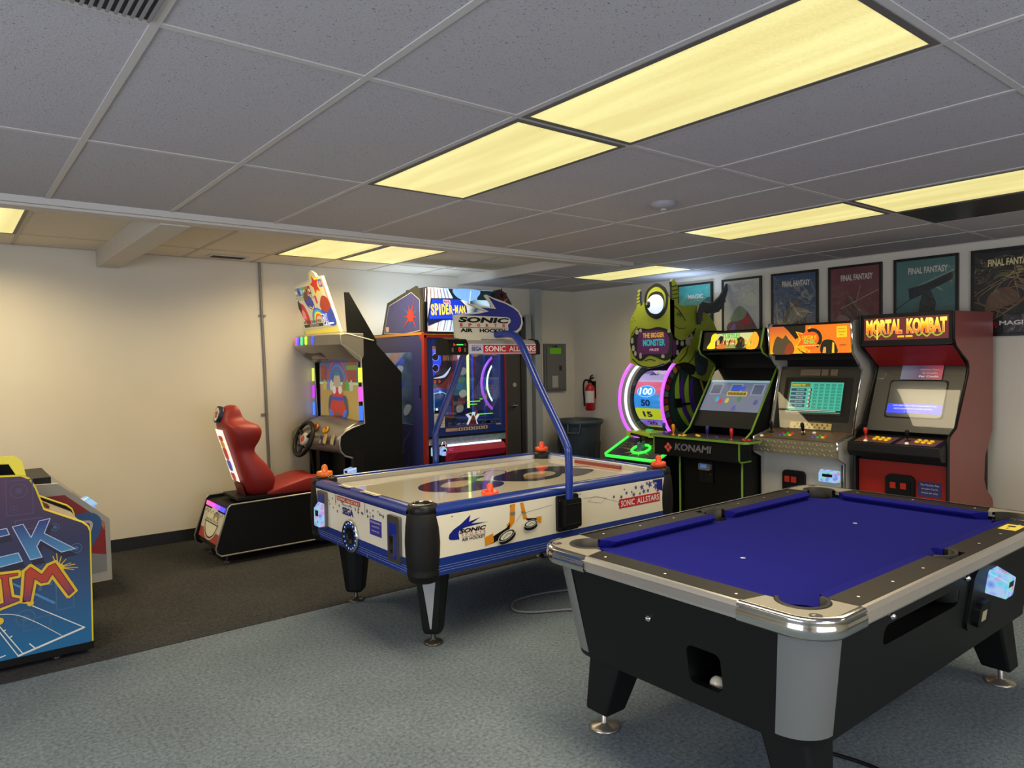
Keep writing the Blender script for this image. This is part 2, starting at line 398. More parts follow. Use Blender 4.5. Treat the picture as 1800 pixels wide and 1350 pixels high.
# ceiling lights
LENS = bpy.data.materials.new('prismatic_lens'); LENS.use_nodes = True
def lens():
    nt = LENS.node_tree; p = nt.nodes['Principled BSDF']; p.inputs['Base Color'].default_value = (*hx('c8bd8a'), 1); p.inputs['Roughness'].default_value = .4
    tc = nt.nodes.new('ShaderNodeTexCoord'); mp = nt.nodes.new('ShaderNodeMapping'); mp.inputs['Scale'].default_value = (10, .7, 1)
    n = nt.nodes.new('ShaderNodeTexNoise'); n.inputs['Scale'].default_value = 1; n.inputs['Detail'].default_value = 2
    r = nt.nodes.new('ShaderNodeValToRGB'); e = r.color_ramp.elements; e[0].position = .3; e[1].position = .7
    e[0].color = (*hx('e3d384'), 1); e[1].color = (*hx('fdf4a6'), 1)
    nt.links.new(tc.outputs['Object'], mp.inputs[0]); nt.links.new(mp.outputs[0], n.inputs['Vector']); nt.links.new(n.outputs[0], r.inputs[0])
    ck = nt.nodes.new('ShaderNodeTexVoronoi'); ck.inputs['Scale'].default_value = 110; nt.links.new(tc.outputs['Object'], ck.inputs['Vector'])
    m = nt.nodes.new('ShaderNodeMapRange'); m.inputs[1].default_value = 0; m.inputs[2].default_value = .6; m.inputs[3].default_value = 1.02; m.inputs[4].default_value = .84
    nt.links.new(ck.outputs['Distance'], m.inputs[0]); nt.links.new(m.outputs[0], p.inputs['Emission Strength'])
    nt.links.new(r.outputs[0], p.inputs['Emission Color'])
lens()
LBL = ['long lit ceiling panel overhead at the top right, biggest of all', 'lit ceiling panel end to end with the biggest one, on its far side',
       'lit ceiling panel over the white arcade cabinet, its right end meeting another panel', 'lit ceiling panel cut off by the right edge of the photo',
       'thin far lit ceiling panel near the one-eyed monster machine', 'lit ceiling panel cut off by the left edge, beyond the beam',
       'left of two lit panels behind the beam above the racing machine', 'right of two lit panels behind the beam above the racing machine']
FRM = M('light_frame_metal', '6f6b66', .5, .3)
for i, (x, y, z, wt) in enumerate(LIGHTS):
    t = thing('ceiling_light', (x+TX/2, y+TY/2, z), LBL[i] if i < 8 else 'lit ceiling panel behind the camera', 'ceiling light', 'recessed ceiling light panels')
    f = B()
    for a in ((x+.012, y+.012, x+TX-.012, y+.034), (x+.012, y+TY-.034, x+TX-.012, y+TY-.012), (x+.012, y+.034, x+.034, y+TY-.034), (x+TX-.034, y+.034, x+TX-.012, y+TY-.034)):
        f.box((a[0], a[1], z-.007), (a[2], a[3], z+.01), FRM)
    f.build('frame', t)
    B().box((x+.034, y+.034, z-.005), (x+TX-.034, y+TY-.034, z+.005), LENS).build('diffuser', t)
# dark return-air tile beside the right lights, louvred vent top left, small alcove vent
t = thing('ceiling_vent', (GX0-TX/2, GY0-TY/2, HC), 'dark louvred air return grille in the ceiling at the top left corner', 'air vent')
V1 = M('vent_dark', '3b3a3c', .7); V2 = M('vent_slat', '8d8a8c', .5)
B().box((GX0-TX+.012, GY0-TY+.012, HC-.003), (GX0-.012, GY0-.012, HC+.005), V1).build('backing', t)
b = B(); y = GY0-TY+.02
b2 = B(); x = GX0-TX+.016
while x < GX0-.02: b2.box((x, GY0-TY+.012, HC-.01), (x+.008, GY0-.012, HC-.003), V2); x += .019
b2.build('louvre', t)
t = thing('ceiling_panel', (GX0+7.5*TX, GY0-TY/2, HC), 'dark smoked ceiling panel just behind the right-hand lights', 'ceiling panel')
B().box((GX0+7*TX+.014, GY0-TY+.014, HC-.004), (GX0+8*TX-.014, GY0-.014, HC+.005), M('smoked_panel', '2a282a', .35)).build('panel', t)
t = thing('wall_vent', (2.04, 6.68, HA), 'small slotted air register in the alcove ceiling above the grey conduit', 'air vent')
B().box((1.88, 6.6, HA-.012), (2.22, 6.76, HA), GRID2).build('frame', t, bevel=.003)
b = B(); [b.box((1.91, 6.62+.03*i, HA-.016), (2.19, 6.635+.03*i, HA-.011), V1) for i in range(4)]; b.build('slot', t)
t = thing('smoke_detector', (3.3, 2.73, HC), 'round white smoke detector on the grey ceiling tiles', 'smoke detector')
B().lathe((3.3, 2.73, HC), [(.075, 0), (.075, -.012), (.066, -.026), (.04, -.034), (.02, -.036)], M('detector_plastic', '9d999b', .5)).build('housing', t)
B().lathe((3.3, 2.73, HC-.03), [(.018, 0), (.018, -.012)], M('detector_cap', 'bdb9bb', .4)).build('sensor_cap', t)
# conduit on the back wall
t = thing('conduit', (2.43, YW-.02, 0), 'thin grey metal conduit running down the beige wall behind the seat', 'conduit')
PIPE = M('conduit_metal', '85837d', .45, .5)
B().tube([(2.415, YW-.02, HA), (2.44, YW-.02, 1.7), (2.475, YW-.02, .0)], .012, PIPE, 8).build('pipe', t)
for z in (2.05, 1.1): B().box((2.40, YW-.012, z), (2.47, YW, z+.02), PIPE).build('strap', t)

# door, jambs and casing on the back wall
DG = M('grey_steel_door', '4c4a46', .5, noise=.06, nscale=5)
d = thing('door_1', (5.2, YW, 0), None, None); d['kind'] = 'structure'
B().box((4.66, YW-.03, 0), (5.6, YW, 2.07), DG).build('door_leaf', d, bevel=.003)
b = B(); b.box((5.6, YW-.05, 0), (5.66, YW, 2.13), M('door_jamb', '3a3834', .5)); b.box((4.6, YW-.05, 2.07), (5.66, YW, 2.13), M('door_jamb')); b.build('door_frame', d)
h = B().lathe((5.50, YW-.03, 1.05), [(.032, 0), (.03, -.01), (.012, -.015), (.012, -.05)], CHR, 16, (0, 1, 0)).tube([(5.5, YW-.078, 1.05), (5.45, YW-.08, 1.048), (5.40, YW-.075, 1.045)], .01, CHR, 8)
h.build('door_handle', d); B().lathe((5.5, YW-.03, 1.3), [(.03, 0), (.028, -.012)], ALU, 16, (0, 1, 0)).build('deadbolt', d)
CAS = M('pale_casing', 'aeb1ae', .6)
b = B(); b.box((5.68, YW-.06, 0), (5.76, YW, 2.16), CAS); b.box((5.79, YW-.10, 0), (5.9, YW, HC), CAS); b.build('trim_6', kind='structure', bevel=.004)

# electrical panel
t = thing('electrical_panel', (6.18, YW, 1.5), 'grey electrical breaker panel with a green sticker on the back wall', 'electrical panel')
EP = M('panel_grey', '6c6d69', .45, noise=.05, nscale=4)
F = FS(6.0, YW-.03, 1.19)
B().box((6.0, YW-.03, 1.19), (6.37, YW, 1.805), EP).build('frame', t, bevel=.003)
b = B(); b.fbox(F, .03, .03, .34, .585, 0, .012, EP); b.text(F, '12M', .12, .57, .08, .025, BLK, .0135, .02); b.build('cover', t, bevel=.002)
B().fbox(F, .08, .485, .27, .56, .012, .014, M('lime_sticker', '7ed321', .5)).build('sticker', t, label='lime green sticker')
B().fbox(F, .24, .27, .275, .335, .012, .022, M('dark_red', '4a1414', .5)).build('latch', t)
b = B(); b.fbox(F, .115, .055, .215, .205, .012, .014, M('paper_grey', 'b5b3aa', .7)); b.text(F, 'PANEL', .13, .15, .07, .012, M('ink_grey', '6c6c6c')); b.build('paper_note', t)

# fire extinguisher
t = thing('fire_extinguisher', (6.44, 6.55, .95), 'red fire extinguisher hung on the wall above the bin', 'fire extinguisher')
FR_ = M('extinguisher_red', 'b5141c', .3, coat=.4)
c = (6.45, 6.55)
B().lathe((*c, .95), [(.05, 0), (.062, .012), (.062, .27), (.05, .31), (.025, .335), (.022, .35)], FR_, 24).build('cylinder', t)
b = B(); b.lathe((*c, 1.30), [(.02, 0), (.026, .01), (.026, .035), (.012, .04)], BLK2, 14)
b.tube([(*c, 1.335), (c[0]-.02, c[1]-.04, 1.36), (c[0]-.03, c[1]-.09, 1.365)], .011, BLK2, 8).tube([(*c, 1.35), (c[0]-.02, c[1]-.04, 1.385), (c[0]-.03, c[1]-.08, 1.40)], .009, BLK2, 8)
b.build('valve_handle', t)
B().tube(bez([(c[0], c[1]+.01, 1.33), (c[0]-.02, c[1]+.07, 1.33), (c[0]-.02, c[1]+.095, 1.25), (c[0]-.02, c[1]+.085, 1.1), (c[0]-.02, c[1]+.08, 1.0)]), .011, BLK2, 8).build('hose', t)
b = B(); L_ = M('extinguisher_label', 'd8d2c8', .5)
ring = [(c[0]+.0635*math.cos(R(a)), c[1]+.0635*math.sin(R(a))) for a in range(160, 281, 12)]
for (x0, y0), (x1, y1) in zip(ring, ring[1:]): b.add([(x0, y0, 1.05), (x1, y1, 1.05), (x1, y1, 1.2), (x0, y0, 1.2)], [(0, 1, 2, 3)], L_, True)
b.build('label_plate', t)
B().box((6.5, 6.53, 1.1), (6.54, 6.57, 1.32), BLK2).build('bracket', t)

# trash can
t = thing('trash_can', (6.12, 6.40, .004), 'large dark grey round plastic trash can in the room corner', 'trash can')
TC = M('dark_grey_plastic', '3b464c', .5, noise=.06, nscale=9)
cc = (6.12, 6.42)
B().lathe((*cc, .004), [(.215, 0), (.225, .01), (.27, .78), (.275, .80), (.30, .815), (.305, .845), (.295, .86), (.28, .855), (.265, .78), (.215, .03), (.0001, .02)], TC, 40, cap=False).build('bin_body', t)
for a in (215, 35):
    v = Vector((math.cos(R(a)), math.sin(R(a)), 0)); s_ = Vector((-v.y, v.x, 0)); o = Vector((*cc, 0)) + v*.275
    b = B(); b.tube([o-s_*.075+Vector((0, 0, .83)), o+v*.035-s_*.07+Vector((0, 0, .72)), o+v*.035+s_*.07+Vector((0, 0, .72)), o+s_*.075+Vector((0, 0, .83))], .016, TC, 8)
    b.build('handle', t)
b = B()
for k in range(12): 
    a = R(k*30+8); b.tube([(cc[0]+.235*math.cos(a), cc[1]+.235*math.sin(a), .08), (cc[0]+.262*math.cos(a), cc[1]+.262*math.sin(a), .6)], .008, TC, 6)
b.build('ribs', t)

# framed posters on the right wall
PF = M('poster_frame_black', '0f1110', .35); PGL = glass_mat('poster_plastic', refl=.07, rough=.03, bump=.35)
ink = M('poster_ink_white', 'd9d5c8', .5)
POST = [(5.21, 4.74, 'teal', 'small teal framed poster behind the monster wing', '3fa09b'), (4.62, 4.15, 'pale', 'pale framed poster with pink and violet shapes beside the wing', 'b5b6b4'),
        (4.04, 3.55, 'navy', 'dark blue framed poster above the white arcade cabinet', '3c5474'), (3.45, 2.96, 'maroon', 'maroon framed poster right of the dark blue one', '74393e'),
        (2.86, 2.35, 'green', 'grey-green framed poster with a big blade above the yellow-lettered cabinet', '4b7672'), (2.26, 1.75, 'black', 'dark framed poster with gold swirls at the right edge of the photo', '191614')]
def poly_shapes(b, F, spec, z=.002):
    for i, (m, pts) in enumerate(spec): b.poly(F, pts, m, z+i*.0002)
for i, (ya, yb, nm, lb, c) in enumerate(POST):
    w_ = ya-yb; z0, h_ = 1.725, .69
    t = thing('poster', (XW, (ya+yb)/2, z0), lb, 'framed poster', 'framed posters along the right wall')
    F = FW(XW-.022, ya, z0)
    b = B()
    for a in ((0, 0, w_, .022), (0, h_-.022, w_, h_), (0, .022, .022, h_-.022), (w_-.022, .022, w_, h_-.022)): b.fbox(F, a[0], a[1], a[2], a[3], -.022, .004, PF)
    b.build('frame', t, bevel=.002)
    P = M('poster_'+nm, c, .6, noise=.25, nscale=7)
    b = B(); F = FW(XW-.016, ya, z0); b.rect(F, .02, .02, w_-.02, h_-.02, P)
    mm = lambda n, c='888888': M('poster_art_'+n, c, .6, noise=.35, nscale=14)
    if nm == 'teal':
        b.poly(F, cbez([(.02, .28), (.1, .40), (.22, .36), (.3, .46), (w_-.03, .52), (w_-.03, .3), (.2, .2), (.03, .15)]), mm('t2', '1f5c66'), .001)
        b.poly(F, cbez([(.04, .1), (.12, .3), (.2, .22), (.28, .33), (.4, .25), (.42, .1)]), mm('t3', 'a2604f'), .0015)
        b.text(F, 'MAGIC', .15, .52, .2, .045, ink, .003, .03); b.text(F, 'THE GATHERING', .17, .49, .16, .012, ink, .003)
    else:
        ic = M('poster_ink_gold', 'e8d79a', .5) if nm == 'black' else ink
        b.text(F, 'FINAL FANTASY', .12, h_-.14, w_-.2, .055, ic, .003, .03)
        if nm == 'pale':
            b.poly(F, cbez([(.12, .05), (.06, .2), (.2, .3), (.26, .38), (.36, .26), (.42, .12), (.3, .04)]), mm('p1', '6c4c50'), .001)
            b.poly(F, cbez([(.1, .26), (.2, .4), (.3, .34), (.24, .26)]), mm('p2', '7c8a72'), .0014); b.poly(F, cbez([(.06, .12), (.16, .22), (.14, .1)]), mm('p3', '8468a8'), .0016)
            b.poly(F, cbez([(.22, .2), (.3, .3), (.33, .2)]), mm('p4', 'a53040'), .0018)
        if nm == 'navy':
            b.poly(F, cbez([(.08, .03), (.1, .22), (.2, .36), (.26, .42), (.34, .3), (.38, .03)]), mm('n1', '5b584e'), .001)
            b.poly(F, cbez([(.05, .3), (.15, .2), (.24, .34), (.4, .3), (.3, .22), (.1, .16)]), mm('n2', '8a8576'), .0014)
            b.line(F, bez2([(.06, .4), (.08, .2), (.2, .18), (.3, .3), (.43, .28)]), .006, mm('n3', 'b7b1a0'), .002)
        if nm == 'maroon':
            b.poly(F, cbez([(.1, .03), (.14, .28), (.22, .42), (.3, .3), (.4, .2), (.42, .03)]), mm('m1', '5e3f36'), .001)
            b.line(F, [(.12, .3), (.46, .45)], .006, mm('m2', 'b08a78'), .002); b.line(F, [(.3, .5), (.26, .35)], .005, mm('m2'), .002)
            b.poly(F, cbez([(.04, .12), (.1, .24), (.2, .2), (.16, .08)]), mm('m3', '8b6a5c'), .0014)
        if nm == 'green':
            b.poly(F, [(.2, .36), (.46, .48), (.48, .55), (.26, .46), (.12, .43), (.13, .33)], mm('g1', '1d2327'), .001)
            b.line(F, [(.2, .45), (.48, .56)], .006, mm('g2', '8fa39d'), .0016); b.line(F, [(.02, .26), (.14, .34)], .008, mm('g3', '20292a'), .0016)
            b.poly(F, [(.19, .03), (.21, .3), (.24, .4), (.3, .4), (.34, .3), (.31, .03)], mm('g4', '2a3130'), .0012)
        if nm == 'black':
            for k in range(9):
                a = k*.04; b.line(F, bez2([(.06+a, .06+.03*k), (.2+.2*math.sin(k), .3), (.3, .38+.02*k), (.45, .3+.03*k)]), .005, mm('b1', '8d7045'), .001+k*.0001)
            b.poly(F, cbez([(.1, .2), (.14, .34), (.26, .38), (.34, .28), (.2, .22)]), mm('b2', '6c4c34'), .002)
            b.text(F, 'MAGIC', .2, .085, .21, .035, WHT, .003, .03); b.poly(F, [(.155, .085), (.19, .085), (.18, .06)], RED, .003)
            b.poly(F, [(.15, .12), (.16, .09), (.17, .125), (.18, .09), (.19, .12), (.18, .08), (.16, .08)], RED, .003)
    b.build('print', t)
    B().rect(FW(XW-.021, ya, z0), .02, .02, w_-.02, h_-.02, PGL).build('glazing', t)
# ================================================================ helpers for solid work
def cut(obj, cutter):
    """carve the shapes of builder `cutter` out of obj"""
    c = cutter.build('cutter', at=(0, 0, 0), merge=True); c.matrix_world = Matrix.Identity(4)
    m = obj.modifiers.new('b', 'BOOLEAN'); m.object = c; m.operation = 'DIFFERENCE'; m.solver = 'EXACT'
    bpy.context.view_layer.update()
    me = bpy.data.meshes.new_from_object(obj.evaluated_get(bpy.context.evaluated_depsgraph_get()))
    obj.modifiers.remove(m); obj.data = me; bpy.data.objects.remove(c)
def rrect(x0, y0, x1, y1, r, n=6):
    return arc(x1-r, y0+r, r, -90, 0, n) + arc(x1-r, y1-r, r, 0, 90, n) + arc(x0+r, y1-r, r, 90, 180, n) + arc(x0+r, y0+r, r, 180, 270, n)
GLOWS = ['2f7bff', 'ff4fd0', '3dff9a', '9a5cff', 'ff4848', '41d9ff']
def disco_mat():
    """clear shell lit from behind by many coloured diodes"""
    if 'disco' in _M: return _M['disco']
    m = M('disco', '20242c', .2); nt = m.node_tree; p = nt.nodes['Principled BSDF']
    tc = nt.nodes.new('ShaderNodeTexCoord'); v = nt.nodes.new('ShaderNodeTexVoronoi'); v.inputs['Scale'].default_value = 34
    nt.links.new(tc.outputs['Object'], v.inputs['Vector']); sp = nt.nodes.new('ShaderNodeSeparateXYZ'); nt.links.new(v.outputs['Color'], sp.inputs[0])
    cr = nt.nodes.new('ShaderNodeValToRGB'); e = cr.color_ramp.elements; cr.color_ramp.interpolation = 'CONSTANT'
    for _ in range(4): e.new(.5)
    for el, (q, c) in zip(e, ((0, '3a7cff'), (.25, '40e0ff'), (.42, 'f060d0'), (.56, '5a60ff'), (.72, 'ff5060'), (.84, '50ffb0'))): el.position = q; el.color = (*hx(c), 1)
    nt.links.new(sp.outputs[0], cr.inputs[0])
    f = nt.nodes.new('ShaderNodeMapRange'); f.inputs[1].default_value = 0; f.inputs[2].default_value = .75; f.inputs[3].default_value = .0; f.inputs[4].default_value = 1
    nt.links.new(v.outputs['Distance'], f.inputs[0]); mx = nt.nodes.new('ShaderNodeMixRGB'); nt.links.new(f.outputs[0], mx.inputs[0]); nt.links.new(cr.outputs[0], mx.inputs[1]); mx.inputs[2].default_value = (*hx('b8d8ff'), 1)
    nt.links.new(mx.outputs[0], p.inputs['Emission Color']); p.inputs['Emission Strength'].default_value = .8
    return m
def bill_acceptor(parent, F, w=.09, h=.1, d=.05, name='bill_acceptor'):
    """translucent multicolour lit note slot, lower left at frame origin"""
    b = B(); SH = disco_mat()
    b.loft([[F.p(x, y, 0) for x, y in rrect(0, 0, w, h, .012, 3)], [F.p(x*.86+w*.07, y*.8+.0, d) for x, y in rrect(0, 0, w, h, .012, 3)]], SH, False)
    o = b.build(name, parent, label='multicolour lit note slot')
    b = B(); b.rect(F, w*.25, h*.45, w*.75, h*.7, M('slot_dark', '10122a', .3), d+.001); b.build('note_slot', o)
    return o
def joystick(parent, p, m, h=.075, n=(0, 0, 1)):
    p = Vector(p); n = Vector(n).normalized()
    b = B(); b.lathe(p, [(.02, 0), (.02, .004), (.006, .006), (.005, .03), (.011, .036), (.0155, h*.8), (.0155, h*.95), (.008, h+.006), (.0001, h+.007)], m, 14, n)
    b.build('joystick', parent)
def button(parent, p, m, r=.0145, n=(0, 0, 1), name='button'):
    B().lathe(Vector(p), [(r*1.25, 0), (r*1.25, .005), (r, .006), (r*.9, .012), (.0001, .013)], m, 14, Vector(n).normalized()).build(name, parent)

# ================================================================ pool table
PX, PY, HX, HY, PZ = 3.075, 1.70, 1.095, .64, .80
LXc, LYc = .23, .29   # casting lengths along the long and the short sides
t = thing('pool_table', (PX, PY, 0), 'coin-operated pool table with blue cloth and chrome corners in the foreground', 'pool table')
F = FT(PX, PY, 0)
CAB = M('pool_black_laminate', '0b0d0d', .45, spec=.3, noise=.08, nscale=5); RAIL = M('rail_laminate', '171413', .42, noise=.3, nscale=22, spec=.3)
CLOTH = M('blue_cloth', '16176e', .92, noise=.10, nscale=260, spec=.08, bump=.08); GREY = M('grey_corner_plastic', '6f716d', .45)
DK = M('pocket_rubber', '141414', .6); SPK = M('sparkle_plate', '8f8a80', .42, .3, noise=.22, nscale=300)
def ringz(inset, r, z, n=8): return [F.p(x, y, z) for x, y in rrect(-HX+inset, -HY+inset, HX-inset, HY-inset, r, n)]
body = B().loft([ringz(.035, .13, .745), ringz(.092, .12, .352)][::-1], CAB).build('cabinet', t, merge=True)
for p in body.data.polygons: p.use_smooth = False
c = B(); G = Fr((1.95, PY, 0), (0, -1, 0), (0, 0, 1))
c.prism(G, rrect(PY-1.605, .432, PY-1.463, .573, .025, 4), -.35, .02, BLK2)
c2 = B(); c2.prism(G, [(PY-1.603, .392), (PY-1.465, .392), (PY-1.465, .5), (PY-1.603, .5)], -.345, -.142, BLK2)
S = Fr((PX, 1.06, 0), (1, 0, 0), (0, 0, 1))
c.prism(S, rrect(2.46-PX, .60, 3.10-PX, .675, .03, 4), -.24, .05, BLK2)
cut(body, c); cut(body, c2)
# window over the captured balls, with pale liner seen inside
b = B(); b.box((2.44, 1.16, .585), (3.12, 1.34, .598), M('liner_pale', '77756c', .6)); b.box((2.44, 1.27, .59), (3.12, 1.28, .69), M('liner_pale')); b.build('ball_gutter', t)
for sx in (-1, 1):
    for sy in (-1, 1):
        # grey curved corner
        rr = []
        for ins, r_, z in ((.033, .13, .745), (.0905, .12, .372)):
            cx, cy = HX-ins-r_, HY-ins-r_
            pts = arc(cx, cy, r_+.002, -2 if 1 else 0, 92, 12)
            rr.append([F.p(sx*x, sy*y, z) for x, y in pts])
        B().loft(rr, GREY, caps=False, closed=False).build('corner_panel', t, label='grey curved corner panel')
        # leg and levelling foot
        L = B(); x0, x1, y0, y1 = HX-.34, HX-.16, HY-.36, HY-.15
        top = [(x0, y0+.02), (x1, y0+.02), (x1, y1), (x0, y1)]; bot = [(x0+.06, y0+.12), (x1-.0, y0+.12), (x1-.0, y1+.035), (x0+.06, y1+.035)]
        L.loft([[F.p(sx*x, sy*y, .38) for x, y in top], [F.p(sx*x, sy*y, .08) for x, y in bot]], BLK, False)
        lg = L.build('leg', t, bevel=.012, merge=True)
        fx, fy = PX+sx*(HX-.215), PY+sy*(HY-.175)
        B().lathe((fx, fy, 0), [(.064, .0), (.066, .006), (.055, .012), (.02, .02), (.013, .025), (.013, .13)], M('levelling_foot', 'a9a49a', .3, .8), 24).build('levelling_foot', lg)
        # chrome casting band
        cx, cy, r_ = HX-.12, HY-.12, .12
        prof = [(0, -.062), (.006, -.06), (.012, -.05), (.012, -.022), (.006, -.014), (.010, -.006), (.004, .003), (-.012, .005)]
        path = [(HX-LXc-.01, HY, 0, 1)] + [(x, y, (x-cx)/r_, (y-cy)/r_) for x, y in arc(cx, cy, r_, 90, 0, 12)] + [(HX, HY-LYc, 1, 0)]
        B().loft([[F.p(sx*(x+nx*o), sy*(y+ny*o), PZ+h) for o, h in prof] for x, y, nx, ny in path], CHR, closed=False, caps=False).build('corner_casting', t, label='chrome corner casting')
        # sparkling top plate with the pocket cut-out (corner coordinates, x,y inward)
        P = [(LXc+.01, .004), (.12, .004)] + [(.12+.116*math.cos(R(a)), .12+.116*math.sin(R(a))) for a in range(270, 179, -10)] + [(.004, LYc), (.118, .265)] \
            + [(.158+.088*math.cos(R(a)), .158+.088*math.sin(R(a))) for a in range(117, 334, 12)] + [(LXc, .118)]
        b = B(); P2 = [(sx*(HX-x), sy*(HY-y)) for x, y in P]; b.prism(F, P2, PZ-.02, PZ+.003, SPK)
        b.ring(F, sx*(HX-.06), sy*(HY-.06), .0, .02, M('round_badge', '3a3a3e', .3), PZ+.004, k=1); b.ring(F, sx*(HX-.06), sy*(HY-.06), .004, .012, SPK, PZ+.0045, 20, 200)
        b.build('corner_plate', t, label='speckled silver corner plate')
        # pocket liner, cup
        pc = (sx*(HX-.158), sy*(HY-.158)); n = 20; v = []
        b = B(); rg = []
        for k in range(n+1):
            a = R(107+(236)*k/n); ca, sa = math.cos(a), math.sin(a)
            rg.append([F.p(pc[0]-sx*ca*r1, pc[1]-sy*sa*r1, z) for r1, z in ((.072, .74), (.072, PZ+.006), (.086, PZ+.006), (.088, PZ-.01))])
        b.loft(rg, DK, caps=False, closed=False)
        b.lathe((PX+pc[0], PY+pc[1], 0), [(.0001, .62), (.06, .62), (.076, .7), (.078, .762)], DK, 20, cap=False); b.build('pocket', t)
# rails: black laminate with white sight dots, aluminium trim
DOT = M('rail_sight', 'e9e4d4', .4)
def rail(x0, y0, x1, y1, dots):
    b = B(); b.fbox(F, x0, y0, x1, y1, PZ-.03, PZ, RAIL)
    for x, y in dots: b.disc(F, x, y, .0055, DOT, PZ+.0008, 8)
    b.build('rail', t)
a_, b_ = HX-.125, HY-.125
for s in (-1, 1):
    for q in (-1, 1):
        xs = [q*(.27+.245*k) for k in range(3)]
        lo, hi = sorted((q*.075, q*(HX-LXc))); y0, y1 = sorted((s*b_, s*(HY-.008)))
        rail(lo, y0, hi, y1, [(x, s*(HY-.065)) for x in xs])
    y0, y1 = sorted((s*(HY-.045), s*(HY-.008))); B().fbox(F, -.075, y0, .075, y1, PZ-.03, PZ, RAIL).build('rail', t)
    x0, x1 = sorted((s*a_, s*(HX-.008))); rail(x0, -(HY-.27), x1, HY-.27, [(s*(HX-.065), y) for y in (-.3, 0, .3)])
    # aluminium side trims with grooves
    prof = [(-.012, .004), (.0, .003), (.006, -.006)] + [(o, -.012-.008*k) for k in range(5) for o in (.010, .0035)] + [(.002, -.055), (-.02, -.056)]
    b = B(); b.loft([[F.p(x, s*(HY+o), PZ+h) for o, h in prof] for x in (-(HX-LXc), HX-LXc)], ALU, False, caps=False, closed=False)
    b.build('side_trim', t)
    b = B(); b.loft([[F.p(s*(HX+o), y, PZ+h) for o, h in prof] for y in (-(HY-.28), HY-.28)], ALU, False, caps=False, closed=False)
    b.build('side_trim', t)
    # side pocket
    b = B(); rg = []
    for k in range(17):
        a = R(180*k/16); rg.append([F.p(r1*math.cos(a)*1.05, s*(b_+.02+r1*math.sin(a)*.72), z) for r1, z in ((.062, .74), (.062, PZ+.006), (.074, PZ+.006), (.075, PZ-.02))])
    b.loft(rg, DK, caps=False, closed=False)
    b.lathe((PX, PY+s*(b_+.02), 0), [(.0001, .62), (.055, .62), (.064, .7), (.0645, .762)], DK, 18, cap=False); b.build('pocket', t)
# cloth bed with pocket notches
def notch(cx, cy, r, a0, a1): return arc(cx, cy, r, a0, a1, 8)
al = math.degrees(math.asin(.0687/.075))
ang = math.degrees(math.acos(.03/.075))
P = []
P += notch(a_-.03, -(b_-.03), .075, 90-(ang-90)*0, 180, )[:0]
def corner(sx, sy):
    cx, cy = sx*(a_-.033), sy*(b_-.033); r = .075; d = math.acos(.033/r)
    base = math.atan2(-sy, -sx)   # points to table centre
    # from the x=±a edge round to the y=±b edge, passing through the centre-facing side
    p1 = (sx*a_, cy-sy*r*math.sin(d)); p2 = (cx-sx*r*math.sin(d), sy*b_)
    A1 = math.atan2(p1[1]-cy, p1[0]-cx); A2 = math.atan2(p2[1]-cy, p2[0]-cx)
    def unwrap(x): 
        while x-base > math.pi: x -= 2*math.pi
        while x-base < -math.pi: x += 2*math.pi
        return x
    A1, A2 = unwrap(A1), unwrap(A2)
    return [(cx+r*math.cos(A1+(A2-A1)*k/10), cy+r*math.sin(A1+(A2-A1)*k/10)) for k in range(11)]
def side(s): return [(s*q*.0618, 0) for q in ()] 
P = corner(1, -1)[::-1] + corner(1, 1)
P += [(.0615*math.cos(R(a)), b_+.02+.065*math.sin(R(a))) for a in range(-18, -163, -16)]
P += corner(-1, 1)[::-1] + corner(-1, -1)
P += [(.0615*math.cos(R(a)), -b_-.02+.065*math.sin(R(a))) for a in range(162, 17, -16)]
b = B(); b.prism(F, P, .74, .765, CLOTH)
for x in (-.53, .41): b.disc(F, x, .01, .011, M('cloth_spot', 'a9a9c0', .7), .7656, 10)
b.build('cloth_bed', t, label='royal blue cloth')
# cushions
def cushion(p0, p1, inw, o0, o1):
    p0 = Vector(p0); p1 = Vector(p1); d = (p1-p0).normalized(); inw = Vector(inw)
    def sec(p, off): 
        return [F.p(*(p), .765), F.p(*(p), PZ), F.p(*(p+inw*.03+d*off*.5), PZ-.001), F.p(*(p+inw*.052+d*off), PZ-.008), F.p(*(p+inw*.05+d*off), PZ-.016), F.p(*(p+inw*.03+d*off*.7), .765)]
    b = B().loft([sec(p0, o0), sec(p1, -o1)], CLOTH, False); b.build('cushion', t, merge=True)
for s in (-1, 1):
    cushion((-(HX-.24), s*b_), (-.066, s*b_), (0, -s), .055, .02)
    cushion((.066, s*b_), (HX-.24, s*b_), (0, -s), .02, .055)
    cushion((s*a_, -(HY-.262)), (s*a_, HY-.262), (-s, 0), .055, .055)
# fittings
def lockp(p, ax): B().lathe(p, [(.013, 0), (.012, .006), (.007, .008), (.006, .011), (.0001, .011)], CHR, 14, ax).build('lock', t)
def endx(z): return 1.98+.035+(.057)*(.745-z)/.393
def sidey(z): return 1.06+.035+(.057)*(.745-z)/.393
lockp((endx(.62)-.002, 1.77, .62), (-1, 0, 0)); lockp((2.50, sidey(.70)-.002, .70), (0, -1, 0)); lockp((3.15, sidey(.70)-.002, .70), (0, -1, 0))
yy = sidey(.60)
G = Fr((3.2, sidey(.46)-.001, .46), (1, 0, 0), (0, -.145, 1))
b = B(); b.prism(G, rrect(0, 0, .34, .27, .05, 5), 0, .012, BLK); b.prism(G, rrect(.05, .015, .17, .12, .03, 4), .012, .035, BLK2); b.build('coin_door', t, bevel=.004)
B().rect(G, .08, .04, .13, .085, M('small_print', 'b8a888', .5), .0358).build('instruction_sticker', t)
bill_acceptor(t, G.sub(.14, .14, .013), .11, .10, .07)
b = B(); q = F.sub(.62, -HY+.075, 0)
